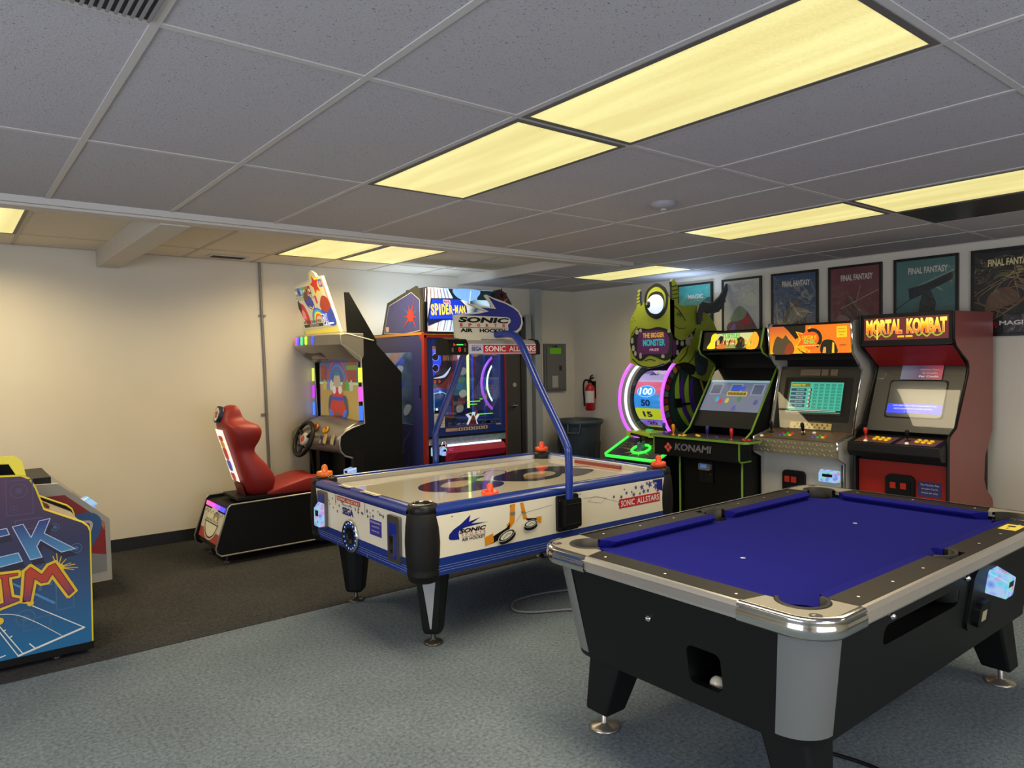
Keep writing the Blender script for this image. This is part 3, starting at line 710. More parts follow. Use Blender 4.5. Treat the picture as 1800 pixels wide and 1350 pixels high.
b.fbox(q, 0, -.035, .13, .035, PZ+.0002, PZ+.0012, M('yellow_sticker', 'e3cf4e', .5)); b.rect(q, .07, -.01, .1, .02, BLK, PZ+.0014); b.text(q, 'NOTICE', .015, .0, .04, .01, BLK, PZ+.0014)
b.build('rule_sticker', t, label='yellow sticker')
B().fbox(F, .93, -HY+.03, .99, -HY+.085, PZ+.004, PZ+.022, M('chalk_box', 'c8c6c0', .5)).build('chalk_holder', t, bevel=.003)
B().ball((2.135, 1.54, .4215), .0285, M('cue_ball_ivory', 'e4dcc6', .25, coat=.4)).build('cue_ball', label='ivory ball in the return opening of the pool table', cat='ball')

# ================================================================ air hockey table
AX0, AX1, AY0, AY1, AZ = 1.93, 3.98, 3.24, 4.62, .80
t = thing('air_hockey_table', (2.925, 3.895, 0), 'white and blue air hockey table with an overhead scoreboard arch', 'air hockey table')
BLUE = M('rail_blue', '183384', .25, coat=.4); CREAM = M('cream_panel', 'e6dfc9', .35, noise=.03, nscale=4); NAVY = M('navy_print', '131f7a', .4)
MESH = M('black_mesh_cover', '141312', .6, noise=.6, nscale=300, bump=.3, spec=.25)
stripe = M('pale_stripe', '8ea6d6', .4)
def bulge(z): return .014*max(0, min(1, (z-.43)/.09))   # panels bow outward a little
FSp = FS(AX0, AY0, 0); FEp = Fr((AX0, AY1, 0), (0, -1, 0), (0, 0, 1))
class Bow(Fr):
    """frame on a bowed panel: offsets follow the bulge"""
    def p(s, x, y, z=0): return s.o + s.u*x + s.v*y + s.n*(z + bulge(y+s.o.z))
def bowed(name, o, u, length, art):
    G = Bow(o, u, (0, 0, 1)); b = B()
    zs = [.445+.325*k/10 for k in range(11)]
    for k in range(10):
        m = BLUE if zs[k] < .525 else CREAM
        b.add([G.p(.1, zs[k]), G.p(length-.1, zs[k]), G.p(length-.1, zs[k+1]), G.p(.1, zs[k+1])], [(0, 1, 2, 3)], m, True)
    for z in (.468, .482, .496): b.rect(G, .1, z, length-.1, z+.002, stripe, .001)
    art(b, G); return b.build(name, t)
def swoosh(b, G, x, y, s, col1, col2=None, grow=0):
    """the pointed arrow swoosh emblem, unit = s wide"""
    P = [(0, .0), (.02, .16), (.12, .34), (.30, .52), (.54, .86), (.5, .56), (.78, .68), (.56, .46), (.98, .42), (.40, .34), (.26, .24), (.24, .10), (.26, -.14), (.12, -.12), (.03, -.08)]
    b.poly(G, [(x+px*s, y+py*s*grow) for px, py in P], col1, .0015)
def long_art(b, G):
    swoosh(b, G, .175, .64, .27, NAVY, None, .46)
    b.text(G, 'SONIC', .245, .652, .18, .024, BLK, .0025, .045, .2)
    b.text(G, 'S P O R T S', .26, .636, .16, .012, RED, .002, .0); b.rect(G, .26, .630, .42, .632, BLK, .002)
    b.text(G, 'AIR HOCKEY', .26, .608, .16, .018, BLK, .002, .02)
    OR = M('stick_orange', 'd98a1c', .4); T_ = M('tape_grey', '77736a', .5)
    G0 = G; G = Bow(G0.o+Vector((.07, 0, 0)), (1, 0, 0), (0, 0, 1)); G.u = G.u*1.2   # two hockey sticks and pucks
    b.poly(G, [(.44, .765), (.47, .765), (.465, .66), (.44, .63), (.415, .65), (.435, .67)], OR, .0015); b.rect(G, .438, .70, .469, .72, T_, .002)
    b.poly(G, [(.5, .765), (.52, .765), (.545, .665), (.52, .665)], OR, .0015); b.poly(G, [(.505, .715), (.53, .71), (.534, .695), (.51, .7)], T_, .002)
    b.poly(G, [(.44, .66), (.415, .635), (.33, .60), (.3, .6), (.3, .56), (.34, .565), (.43, .6)], BLK, .0016); b.poly(G, [(.285, .605), (.335, .62), (.34, .57), (.29, .555)], OR, .002)
    b.poly(G, [(.53, .67), (.6, .66), (.63, .665), (.63, .63), (.56, .64)], BLK, .0016); b.poly(G, [(.6, .665), (.635, .665), (.632, .625), (.605, .635)], OR, .002)
    for cx, cy, rx, a in ((.405, .597, .062, 24), (.555, .637, .05, 4)):
        Q = G.sub(cx, cy, bulge(cy), R(a)); Q = Fr(Q.o, Q.u, Q.v)
        b.disc(Q, 0, -.018, rx, BLK, .003, 24, rx*.42); b.rect(Q, -rx, -.018, rx, 0, BLK, .003); b.disc(Q, 0, 0, rx, M('puck_white', 'd8d4c4', .4), .0035, 24, rx*.42)
        b.disc(Q, 0, 0, rx*.93, BLK, .004, 24, rx*.37); b.disc(Q, .0, 0, rx*.74, M('puck_white'), .0045, 24, rx*.28)
        b.line(Q, [(-rx*.5, -.006), (rx*.1, .004), (rx*.5, -.002)], .003, BLK, .005)
    G = G0; SK = M('thin_brown_line', '7b6a58', .5)
    b.line(G, [(.64, .66), (.68, .70), (.92, .72)], .002, SK, .0015); b.line(G, [(1.18, .725), (1.30, .72), (1.5, .66)], .0018, SK, .0015)
    b.line(G, [(1.22, .70), (1.27, .725), (1.38, .70), (1.33, .675)], .0018, SK, .0015, True)
    PUR = M('purple_star', '4b4788', .4)
    for sx, sy, r in ((1.45, .70, .013), (1.52, .69, .017), (1.57, .71, .015), (1.62, .71, .011), (1.66, .735, .018), (1.64, .69, .02), (1.72, .73, .024), (1.7, .69, .013),
                      (1.50, .645, .015), (1.78, .70, .018), (1.8, .74, .028), (1.74, .70, .02), (1.86, .72, .03), (1.84, .755, .02), (1.88, .69, .018), (1.77, .75, .015), (1.55, .735, .01)):
        b.star(G, sx, sy, r, PUR, .0015, rot=90+17*sx*10)
    b.poly(G, [(1.83, .765), (1.93, .765), (1.93, .68), (1.87, .70), (1.87, .74)], NAVY, .0017)
    b.fbox(G, 1.50, .615, 1.90, .675, 0, .002, RED)
    for k, w_ in enumerate(('SONIC', 'ALLSTARS')): b.text(G, w_, 1.515+.155*k, .625, (.13, .22)[k], .04, WHT, .003, .015)
    for x in (.2, .6, 1.15): b.disc(G, x, .755, .004, BLK, .002, 8)
b_side = bowed('side_panel', (AX0, AY0, 0), (1, 0, 0), AX1-AX0, long_art)
bowed('side_panel', (AX1, AY1, 0), (-1, 0, 0), AX1-AX0, lambda b, G: None)
def end_art(b, G):
    for k in range(34):
        x = .22+.80*(k % 17)/16+random.uniform(-.02, .02); y = .765-random.uniform(.012, .10)*(1-abs(x-.5)*.9)
        b.star(G, x, y-.012, random.uniform(.008, .016), M('slate_star', '55536a', .5), .0014, rot=random.uniform(0, 90))
    b.fbox(G, .42, .735, .74, .764, 0, .0016, M('banner_red', 'b23a30', .4)); b.text(G, 'SONIC ALLSTARS', .43, .741, .3, .017, WHT, .0026, .01)
    b.text(G, 'PRESENTED BY', .5, .713, .14, .009, BLK, .0026)
    b.text(G, 'SEGA', .50, .66, .15, .045, NAVY, .0026, .04)
    b.fbox(G, .86, .60, 1.0, .69, 0, .002, M('purple_card', '3b3392', .4))
    for i, s_ in enumerate(('This Machine Also', 'accepts Cards', 'Swipe per play')): b.text(G, s_, .87+.015*(i > 0), .67-.025*i, .12-.03*(i > 0), .012, WHT, .003)
    for x in (.40, .80): b.line(G, [(x, .448), (x, .768)], .005, M('seam_grey', '77746a', .5), .0025)
end_panel = bowed('end_panel', (AX0, AY1, 0), (0, -1, 0), AY1-AY0, end_art)
bowed('end_panel', (AX1, AY0, 0), (0, 1, 0), AY1-AY0, lambda b, G: None)
G = Bow((AX0, AY1, 0), (0, -1, 0), (0, 0, 1))
# puck return: lit round port
b = B(); Q = Fr(G.p(.62, .545), (0, -1, 0), (0, 0, 1))
b.ring(Q, 0, 0, .05, .094, M('port_ring_blue', '20335f', .3, .3), .014, 0, 360, 36); b.lathe(Q.p(0, 0, 0), [(.096, 0), (.1, .01), (.096, .02), (.088, .018)], CHR, 32, (-1, 0, 0), cap=False)
b.lathe(Q.p(0, 0, 0), [(.05, .018), (.046, .004), (.0001, .003)], BLK, 28, (-1, 0, 0), cap=False); b.rect(Q, -.04, -.02, .04, 0, BLK2, .006)
pr = b.build('puck_return', t, label='round chrome puck port ringed with blue lights')
for k in range(16):
    a = R(k*22.5+11); B().disc(Q, .078*math.cos(a), .078*math.sin(a), .006, LED('port_blue', '9ab8ff', 1.2), .0155, 8).build('port_light', pr)
# coin mechanism plate
MT = M('dull_plate', '77756f', .35, .8)
b = B(); Q = Fr(G.p(1.10, .50), (0, -1, 0), (0, 0, 1)); b.prism(Q, rrect(0, 0, .13, .255, .012, 3), 0, .022, MT); b.fbox(Q, .02, .02, .10, .215, .0222, .024, M('deep_blue', '152a8c', .3))
b.prism(Q, rrect(.045, .03, .085, .15, .008, 2), .024, .034, CHR); b.rect(Q, .058, .11, .063, .14, BLK, .0345); b.disc(Q, .066, .065, .011, BLK, .0345, 12); b.build('coin_mechanism', t, bevel=.002)
b = B(); Q2 = Fr(G.p(.165, .53), (0, -1, 0), (0, 0, 1)); b.prism(Q2, rrect(0, 0, .12, .235, .012, 3), 0, .02, MT); b.fbox(Q2, .02, .02, .1, .215, .0202, .022, M('deep_blue')); b.build('acceptor_plate', t, bevel=.002)
bill_acceptor(t, Q2.sub(.012, .012, .022), .10, .15, .03)
# inner box underside, rails, corner posts, legs
B().box((AX0+.02, AY0+.02, .44), (AX1-.02, AY1-.02, .76), BLK2).build('box', t)
IN = M('gutter_shadow_grey', '4b4d52', .4)
def rl(p0, p1, nrm):
    p0, p1, n = Vector(p0), Vector(p1), Vector(nrm)
    prof = [(.0, .765), (.012, .772), (.016, .79), (.008, .812), (-.012, .824), (-.035, .826), (-.055, .818), (-.06, .80), (-.062, .775)]
    b = B(); b.loft([[Vector((p.x, p.y, z))+n*o for o, z in prof] for p in (p0, p1)], BLUE, True, caps=False, closed=False)
    b.loft([[Vector((p.x, p.y, z))+n*o for o, z in ((-.06, .812), (-.069, .81), (-.07, .775))] for p in (p0, p1)], ALU, False, caps=False, closed=False)
    b.build('rail', t)
rl((AX0+.10, AY0, 0), (AX1-.10, AY0, 0), (0, -1, 0)); rl((AX1-.10, AY1, 0), (AX0+.10, AY1, 0), (0, 1, 0))
rl((AX0, AY1-.10, 0), (AX0, AY0+.10, 0), (-1, 0, 0)); rl((AX1, AY0+.10, 0), (AX1, AY1-.10, 0), (1, 0, 0))
for sy, (ya, yb) in enumerate(((.42, .56), (.72, .92))):   # caution strips on the near end rail
    b = B(); b.box((AX0-.006, AY1-yb, .8265), (AX0+.034, AY1-ya, .8275), M('caution_white', 'd8cfae', .5)); b.box((AX0+.0, AY1-yb+.01, .828), (AX0+.006, AY1-ya-.01, .8285), BLK); b.build('caution_strip', t)
# playfield
PFM = M('playfield_white', 'efe8cf', .08, coat=1, spec=.7)
b = B(); F = FT(AX0, AY0, .778); b.fbox(F, .06, .06, AX1-AX0-.06, AY1-AY0-.06, -.02, 0, PFM)
nv = M('field_navy', '26233f', .15, coat=1); mr = M('field_maroon', '4b2a2c', .15, coat=1); cr = M('field_cream', 'd6cba6', .15, coat=1); tn = M('field_tan', 'b78d5a', .15, coat=1)
b.poly(F, cbez([(.42, .62), (.52, .84), (.8, .93), (1.05, .86), (.9, .74), (1.0, .58), (.86, .44), (.62, .46)]), mr, .0006)
b.poly(F, cbez([(.58, .68), (.7, .80), (.86, .78), (.8, .66), (.66, .6)]), cr, .0009); b.poly(F, cbez([(.5, .5), (.7, .58), (.95, .52), (.8, .44), (.6, .43)]), nv, .001)
b.poly(F, cbez([(1.0, .62), (1.06, .76), (1.2, .84), (1.42, .92), (1.72, .86), (1.9, .66), (1.72, .76), (1.82, .55), (1.62, .42), (1.48, .42), (1.54, .56), (1.38, .46), (1.16, .46)]), nv, .0006)
b.poly(F, cbez([(1.22, .6), (1.34, .74), (1.52, .72), (1.5, .6), (1.36, .54)]), cr, .001); b.poly(F, cbez([(1.18, .56), (1.3, .66), (1.42, .62), (1.3, .52)]), tn, .0012)
b.line(F, bez2([(.9, .95), (1.0, 1.0), (1.1, .95), (1.2, 1.02), (1.3, .95), (1.24, .85)]), .008, nv, .001)
b.line(F, bez2([(.78, .62), (.9, .7), (1.02, .66), (1.12, .74)]), .008, nv, .0013)
b.build('playfield', t, label='glossy cream playing surface with dark swooshes')
b = B(); q = M('goal_slot_red', '8e3a34', .4); b.box((AX1-.085, 3.66, .779), (AX1-.069, 4.14, .80), q); b.build('goal_slot', t)
b = B(); b.box((AX0+.069, 3.66, .779), (AX0+.085, 4.14, .80), BLK); b.build('goal_slot', t)
posts = [(AX0+.065, AY0+.065), (AX0+.065, AY1-.065), (AX1-.065, AY1-.065), (AX1-.065, AY0+.065)]
for i, (x, y) in enumerate(posts):
    b = B(); b.lathe((x, y, 0), [(.07, .415), (.083, .425), (.085, .45), (.089, .452), (.086, .458), (.09, .47), (.086, .478), (.09, .49), (.096, .56), (.098, .63), (.094, .71), (.086, .775), (.08, .785)], MESH, 36)
    po = b.build('corner_post', t, label='black mesh-covered corner post')
    B().lathe((x, y, 0), [(.08, .785), (.083, .80), (.078, .826), (.06, .832), (.056, .828), (.054, .80), (.0001, .799)], BLK, 32, cap=False).build('cup_holder', po)
    B().lathe((x, y, 0), [(.056, .8325), (.058, .836), (.062, .834)], CHR, 32, cap=False).build('rim', po)
    sx = 1 if x < 2.9 else -1; sy = 1 if y < 3.9 else -1
    lx, ly = x+sx*.14, y+sy*.14
    an = math.atan2(-sy, -sx)+math.pi/2    # the legs stand diagonally, one face to each outer corner
    rt = lambda x, y: (lx+x*math.cos(an)-y*math.sin(an), ly+x*math.sin(an)+y*math.cos(an))
    lg = B().loft([[(*rt(dx*w, dy*w), z) for dx, dy in ((-1, -.35), (-.75, -1), (.75, -1), (1, -.35), (1, .35), (.75, 1), (-.75, 1), (-1, .35))] for w, z in ((.098, .445), (.08, .3), (.058, .085), (.048, .065))], BLK, False).build('leg', t, bevel=.006, merge=True)
    q = B(); ys = [(.438, .0985, .046), (.3, .081, .028), (.10, .0605, .004)]
    q.add([(*rt(h, -d), z) for z, d, hh in ys for h in (-hh, hh)], [(2, 3, 1, 0), (4, 5, 3, 2)], M('inlay_grey', '9a9c9a', .4)); q.build('inlay', lg, label='grey tapered inlay')
    B().lathe((lx, ly, 0), [(.055, 0), (.056, .007), (.046, .013), (.018, .02), (.013, .03), (.013, .12)], M('dark_foot', '4e4b46', .35, .7), 20).build('levelling_foot', lg)
# arch: two bent blue tubes carrying the scoreboard box and sign
TX_ = 2.95; pathn = [(3.185, .70), (3.185, 1.0), (3.215, 1.10), (3.44, 1.42), (3.57, 1.62), (3.65, 1.725), (3.74, 1.765), (3.93, 1.765)]
for s in (0, 1):
    P = [(TX_, (y if s == 0 else 7.86-y), z) for y, z in bez2(pathn, 5)]
    B().tube(P, .024, BLUE, 14).build('arch_tube', t)
    yb = AY0-.022 if s == 0 else AY1+.022; k = -1 if s == 0 else 1
    b = B(); Q = Fr((TX_-.08 if s == 0 else TX_+.08, yb, .555), (1 if s == 0 else -1, 0, 0), (0, 0, 1))
    b.prism(Q, rrect(0, 0, .17, .215, .012, 3), 0, .02, BLK); b.prism(Q, rrect(.03, .02, .16, .195, .015, 3), .02, .058, BLK); b.fbox(Q, .035, .16, .155, .168, .058, .064, BLK2); b.fbox(Q, .035, .04, .155, .048, .058, .064, BLK2)
    for x, z in ((.015, .02), (.015, .19)): b.disc(Q, x, z, .005, CHR, .0205, 8)
    b.build('arch_bracket', t, bevel=.003)
b = B(); prof = [(-.06, 1.635), (-.068, 1.64), (-.068, 1.70), (-.05, 1.725), (0, 1.735), (.05, 1.725), (.068, 1.70), (.068, 1.64), (.06, 1.635)]
b.loft([[(x, 3.895+o, z) for o, z in prof] for x in (2.66, 3.26)], M('silver_box', 'b4aea6', .3, .4), False)
box_ = b.build('scoreboard_box', t, label='silver beam with red banner')
q = B(); Q = FS(2.68, 3.895-.069, 1.638); q.rect(Q, 0, .002, .58, .064, M('pale_strip', 'c3bfc8', .4)); q.rect(Q, .115, .006, .575, .058, RED, .001)
q.text(Q, 'SONIC', .13, .014, .17, .036, WHT, .002, .015); q.text(Q, 'ALLSTARS', .33, .014, .235, .036, WHT, .002, .015)
q.text(Q, 'SEGA', .02, .018, .08, .026, NAVY, .002, .03); q.text(Q, 'PRESENTED BY', .02, .048, .08, .007, NAVY, .002)
q.build('banner', box_)
for x0, x1 in ((2.52, 2.67), (3.25, 3.28)):
    b = B(); b.loft([[(x, 3.895+o*1.12, 1.68+(z-1.68)*1.12) for o, z in prof] for x in (x0, x1)], BLK2, False); e = b.build('end_cap', box_, bevel=.004)
    if x0 < 3:
        Q = FS(2.525, 3.895-.078, 1.63); q = B(); q.rect(Q, .055, .062, .105, .069, LED('green', '40ff60', 1.5), .0005); q.rect(Q, .03, .058, .036, .074, LED('red', 'ff2a20', 1.6), .0005); q.rect(Q, .038, .063, .052, .066, LED('red'), .0005); q.rect(Q, .118, .058, .121, .074, LED('red'), .0005)
        q.text(Q, '0', .068, .02, .017, .03, LED('red'), .0005, .01); q.rect(Q, .015, .02, .03, .045, M('lamp_dull', '5b5a3c', .4), .0005); q.rect(Q, .11, .02, .125, .045, M('lamp_dull'), .0005); q.build('score_display', e)
# the two-faced sign
SG = M('sign_cream', 'cfc8b0', .45)
b = B(); Q = FS(2.60, 3.885, 1.735)
sil = [(.02, 0), (.53, 0), (.53, .045), (.565, .07), (.583, .115), (.575, .16), (.545, .20), (.50, .228), (.42, .257), (.33, .278), (.27, .298), (.262, .29), (.30, .25), (.325, .215), (.2, .225), (.12, .233), (.2, .205), (.26, .187), (.18, .177), (.01, .155)]
b.prism(Q, sil, -.02, 0, SG)
b.poly(Q, [(.06, .155), (.2, .168), (.29, .186), (.22, .21), (.35, .205), (.285, .285), (.35, .262), (.43, .243), (.5, .215), (.54, .19), (.565, .15), (.568, .115), (.55, .08), (.52, .06), (.455, .05), (.45, .10), (.47, .115), (.475, .13), (.465, .145), (.44, .152)], NAVY, .001)
b.text(Q, 'SONIC', .04, .108, .42, .037, BLK2, .0015, .05, .15)
for i, ch in enumerate('SPORTS'): b.text(Q, ch, .05+.07*i, .082, .026, .021, RED, .0015, .05)
b.rect(Q, .05, .075, .44, .078, BLK2, .0015)
b.text(Q, 'AIR', .055, .045, .10, .025, BLK2, .0015, .05); b.text(Q, 'HOCKEY', .21, .045, .22, .025, BLK2, .0015, .05)
b.fbox(Q, .03, -.01, .2, .006, 0, .03, SG); b.build('sign', t, label='cream and navy arrow-shaped sign')
# mallets
def mallet(x, y, z, lb, spot=None):
    OR = M('mallet_orange', 'f2501c', .35, coat=.2) if spot is None else M('mallet_orange_pale', 'f07820', .35, coat=.2)
    m = thing('hockey_mallet', (x, y, z), lb, 'air hockey mallet', 'orange air hockey mallets')
    B().lathe((x, y, z), [(.048, 0), (.052, .004), (.053, .024), (.049, .03), (.044, .03), (.03, .016), (.024, .016)], OR, 28, cap=False).build('base', m)
    B().lathe((x, y, z), [(.024, .014), (.021, .03), (.021, .055), (.017, .068), (.009, .075), (.0001, .077)], OR, 20, cap=False).build('grip', m)
mallet(*posts[1], .837, 'orange mallet on the corner post nearest the red racing seat', 1)
mallet(*posts[2], .837, 'orange-red mallet on the far corner post in front of the trash can')
mallet(*posts[3], .837, 'orange-red mallet on the right corner post by the green neon shelf')
mallet(2.56, 3.46, .779, 'orange-red mallet lying on the playing surface')
# cords under the tables
cg = M('grey_cable', '77787a', .5)
B().tube(bez([(3.62, 3.9, .425), (3.5, 3.6, .2), (3.35, 3.1, .50), (3.26, 3.0, .46), (3.22, 3.08, .2), (3.18, 3.2, .03), (3.05, 3.33, .012), (2.85, 3.44, .012), (2.80, 3.56, .012), (2.95, 3.68, .012), (3.3, 3.62, .012), (3.8, 3.3, .012), (4.2, 3.1, .012)], 8), .007, cg, 8).build('power_cord', label='grey power cord hanging and looping under the air hockey table', cat='power cord')
B().tube(bez([(2.75, 3.6, .425), (2.9, 3.55, .36), (3.1, 3.45, .35), (3.4, 3.3, .26), (3.8, 3.15, .1), (4.2, 3.0, .012)], 8), .008, BLK2, 8).build('power_cord', label='thin black power cord sagging below the air hockey table', cat='power cord')
B().tube(bez([(2.25, .98, .009), (2.45, .95, .009), (2.62, 1.02, .009), (2.75, 1.25, .009), (2.7, 1.5, .009)], 8), .007, BLK2, 8).build('power_cord', label='black power cord curled on the carpet by the pool table leg', cat='power cord')
# ================================================================ upright arcade cabinets on the right wall
def sides(parent, prof, y0, y1, th, m0, edge0, m1=None, edge1=None):
    """two shaped side boards, profile given as (x, z)"""
    for y, m, e in ((y0, m0, edge0), (y1-th, m1 or m0, edge1 or edge0)):
        F = Fr((0, y, 0), (1, 0, 0), (0, 0, 1)); b = B(); b.prism(F, prof, -th, 0, m)   # n = -Y
        o = b.build('side_board', parent)
        q = B()
        k = next(i for i, p in enumerate(prof) if p[0] > 6.3)
        q.tube([(x, y+th/2, z) for x, z in prof[:k]], th*.52, e, 6)
        q.build('edge_trim', o)
def hollow(b, x0, y0, z0, x1, y1, z1, m): b.box((x0, y0, z0), (x1, y1, z1), m)
def card(parent, F, w, h, lines, c='3a3f86', name='price_sticker', label=None):
    b = B(); b.fbox(F, 0, 0, w, h, 0, .0015, M('card_'+c, c, .45)); k = h/(len(lines)+.7)
    for i, s_ in enumerate(lines): b.text(F, s_, w*.08+w*.06*(i > 0), h-k*(i+1)-.0, w*(.84-.12*(i > 0)), k*.5, M('card_ink', 'd4d0dc', .5), .0022)
    b.build(name, parent, label=label)
SCR = M('dark_screen_glass', '0e1011', .12, spec=.6)
YEL = M('button_yellow', 'f2c418', .3); WB = M('button_white', 'f0ece0', .3)

# ---- red cabinet (yellow lettered marquee)
t = thing('arcade_cabinet', (6.0, 2.42, 0), 'red arcade cabinet with flame-yellow lettering, nearest the right edge', 'arcade cabinet', 'upright arcade cabinets on the right wall')
prof = [(5.60, .08), (5.60, .97), (5.62, 1.00), (5.73, 1.05), (5.955, 1.45), (5.955, 1.50), (5.93, 1.54), (5.83, 1.59), (5.72, 1.65), (5.69, 1.70), (5.69, 1.90), (6.42, 1.91), (6.42, 1.0), (6.36, .92), (6.27, .80), (6.255, .62), (6.30, .54), (6.42, .46), (6.44, .42), (6.44, .08)]
MKR = M('side_red', '8f3830', .35, noise=.04, nscale=2, coat=.3)
sides(t, prof, 2.07, 2.76, .022, MKR, BLK, BLK2, BLK)
b = B(); b.box((5.66, 2.095, 0), (6.40, 2.735, .9), BLK2); b.box((6.0, 2.095, .9), (6.38, 2.735, 1.86), BLK2); b.box((5.72, 2.095, 1.66), (6.40, 2.735, 1.89), BLK2); b.build('inner_case', t)
F = FW(5.64, 2.735, 0)
B().fbox(F, 0, .10, .64, .78, -.02, 0, M('front_red', '9c2216', .35, noise=.04)).build('front_panel', t, label='bright red lower front')
b = B(); b.prism(F, rrect(.21, .28, .42, .69, .045, 5), 0, .025, BLK); b.prism(F, rrect(.23, .55, .395, .645, .008, 2), .025, .03, BLK2); cd = b.build('coin_door', t, bevel=.004)
for x in (.25, .325): B().fbox(F, x, .585, x+.04, .63, .031, .036, M('coin_slot_red', '6a1a12', .3, emit=.35, ecol='b02a18')).build('coin_slot', cd)
B().lathe(F.p(.385, .44, .025), [(.014, 0), (.012, .012), (.0001, .013)], CHR, 14, (-1, 0, 0)).build('lock', cd)
card(t, F.sub(.44, .545, .001), .155, .11, ['This Machine Also', 'accepts Cards', 'Swipe per play'], '34356c')
# marquee
F = FW(5.695, 2.75, 1.66)
b = B(); b.prism(F, rrect(-.012, 0, .67, .245, .03, 4), -.06, 0, BLK); b.build('marquee_frame', t, bevel=.004)
b = B(); MQ = ramp_mat('marquee_maroon', [(0, '6b2a2a'), (.35, '2a1216'), (1, '120c10')], 'Z', 1.68-.0, 1.88, emit=.35, space='Generated'); b.rect(F, .03, .045, .635, .215, MQ, .001)
FLM = ramp_mat('flame_lettering', [(0, 'c8401c'), (.45, 'f09a20'), (.8, 'ffe03a'), (1, 'fff07a')], 'Z', 0, 1, emit=.75, space='Generated')
gold = M('letter_outline', 'f6dc72', .4, emit=.5)
b.build('marquee_backing', t)
b = B(); b.text(F, 'MORTAL', .045, .088, .27, .115, gold, .0014, .06); b.text(F, 'KOMBAT', .345, .088, .28, .115, gold, .0014, .06); ol = b.build('lettering_outline', t)
b = B(); b.text(F, 'MORTAL', .047, .09, .266, .11, FLM, .0022, .03); b.text(F, 'KOMBAT', .347, .09, .276, .11, FLM, .0022, .03); b.build('lettering', t, label='flame-coloured marquee letters')
b = B(); DG_ = M('dragon_green', 'a3b23a', .4, emit=.45)
for q in (0, .36): b.line(F, bez2([(.05+q, .10), (.07+q, .072), (.10+q, .085), (.13+q, .065), (.16+q, .09), (.19+q, .07), (.22+q, .075), (.24+q, .095)]), .010, DG_, .003)
b.rect(F, .125, .05, .136, .21, M('sword_gold', 'f2d33a', .4, emit=.6), .0034)
for x in (.28, .34): b.rect(F, x, .062, x+.05, .076, M('bar_gold', 'f0b428', .4, emit=.6), .003)
b.build('marquee_ornament', t)
# red underside, bezel, screen
b = B(); b.add([(5.72, 2.735, 1.655), (5.72, 2.095, 1.655), (5.97, 2.095, 1.50), (5.97, 2.735, 1.50)], [(0, 1, 2, 3)], M('underside_red', 'a01818', .4)); b.build('speaker_panel', t)
def slope(y, xa, za, xb, zb):  # frame on an inclined face, right = -Y, up the slope
    return Fr((xa, y, za), (0, -1, 0), (xb-xa, 0, zb-za))
BZ = M('bezel_charcoal', '3b3a34', .4, noise=.06, nscale=3)
F = slope(2.735, 5.76, 1.0, 5.985, 1.52); L_ = .566
b = B(); b.rect(F, 0, 0, .64, L_, BZ); b.build('bezel', t)
b = B(); b.prism(F, rrect(.115, .11, .54, .425, .02, 4), .0005, .004, BLK2); b.build('screen_surround', t)
b = B(); b.prism(F, rrect(.125, .12, .53, .415, .03, 4), .004, .006, M('tube_grey', '4e504c', .15, emit=.04)); b.rect(F, .13, .15, .525, .225, M('screen_blue', '2b3cff', .2, emit=1.0), .0065)
tw = M('screen_text', 'b9ccff', .3, emit=1.0)
b.text(F, 'THIS KEEPS THAT THE TOURNAMENT FULL', .17, .205, .32, .012, tw, .007); b.text(F, 'WITH SOME PEOPLE UNDER ONE BID', .18, .18, .28, .012, tw, .007); b.text(F, '. . . . .', .26, .16, .1, .006, tw, .007)
b.build('screen', t, label='screen with one lit blue band')
B().rect(F, .01, .01, .63, L_-.06, glass_mat('bezel_glass', refl=.045, rough=.03), .012).build('glass', t)
F2 = F.sub(.19, .425, .014)
b = B(); CG = ramp_mat('price_card_print', [(0, '7a86a8'), (.45, '6a5a86'), (1, 'c8566e')], 'Y', 1, 0, space='Generated'); b.fbox(F2, 0, 0, .30, .135, 0, .001, CG)
b.text(F2, "Jester's Gallery", .03, .11, .24, .018, M('card_ink_grey', '8d8fa8'), .0015); b.text(F2, 'Machine Plays', .14, .075, .13, .014, ink, .0015); b.text(F2, '25 Credits', .155, .048, .11, .014, ink, .0015); b.text(F2, 'Per Credit', .135, .02, .14, .016, WHT, .0015, .02)
b.build('price_card', t, label='blue to pink paper price card')
# control panel
F = Fr((5.47, 2.735, .93), (0, -1, 0), (.27, 0, .045))
b = B(); b.loft([[(5.47, y, .93), (5.74, y, .975), (5.78, y, .86), (5.66, y, .80), (5.50, y, .82), (5.465, y, .86)] for y in (2.085, 2.745)], BLK, False); b.build('control_box', t, bevel=.006, merge=True)
b = B(); [b.rect(F, x, .02, x+.27, .2, M('overlay_brown', '6b4638', .4, noise=.3, nscale=25), .0015) for x in (.03, .335)]; b.build('control_overlay', t)
for x, m in ((.08, M('stick_red', 'c42a1a', .3)), (.385, BLK2)): joystick(t, F.p(x, .12, 0), m, .08, F.n)
for x in (.15, .455):
    for k in range(3):
        for j in range(2): button(t, F.p(x+.045*k, .11+.045*j-.006*k, 0), YEL, .0145, F.n)
for x in (.11, .41): button(t, F.p(x, .045, 0), WB, .012, F.n)

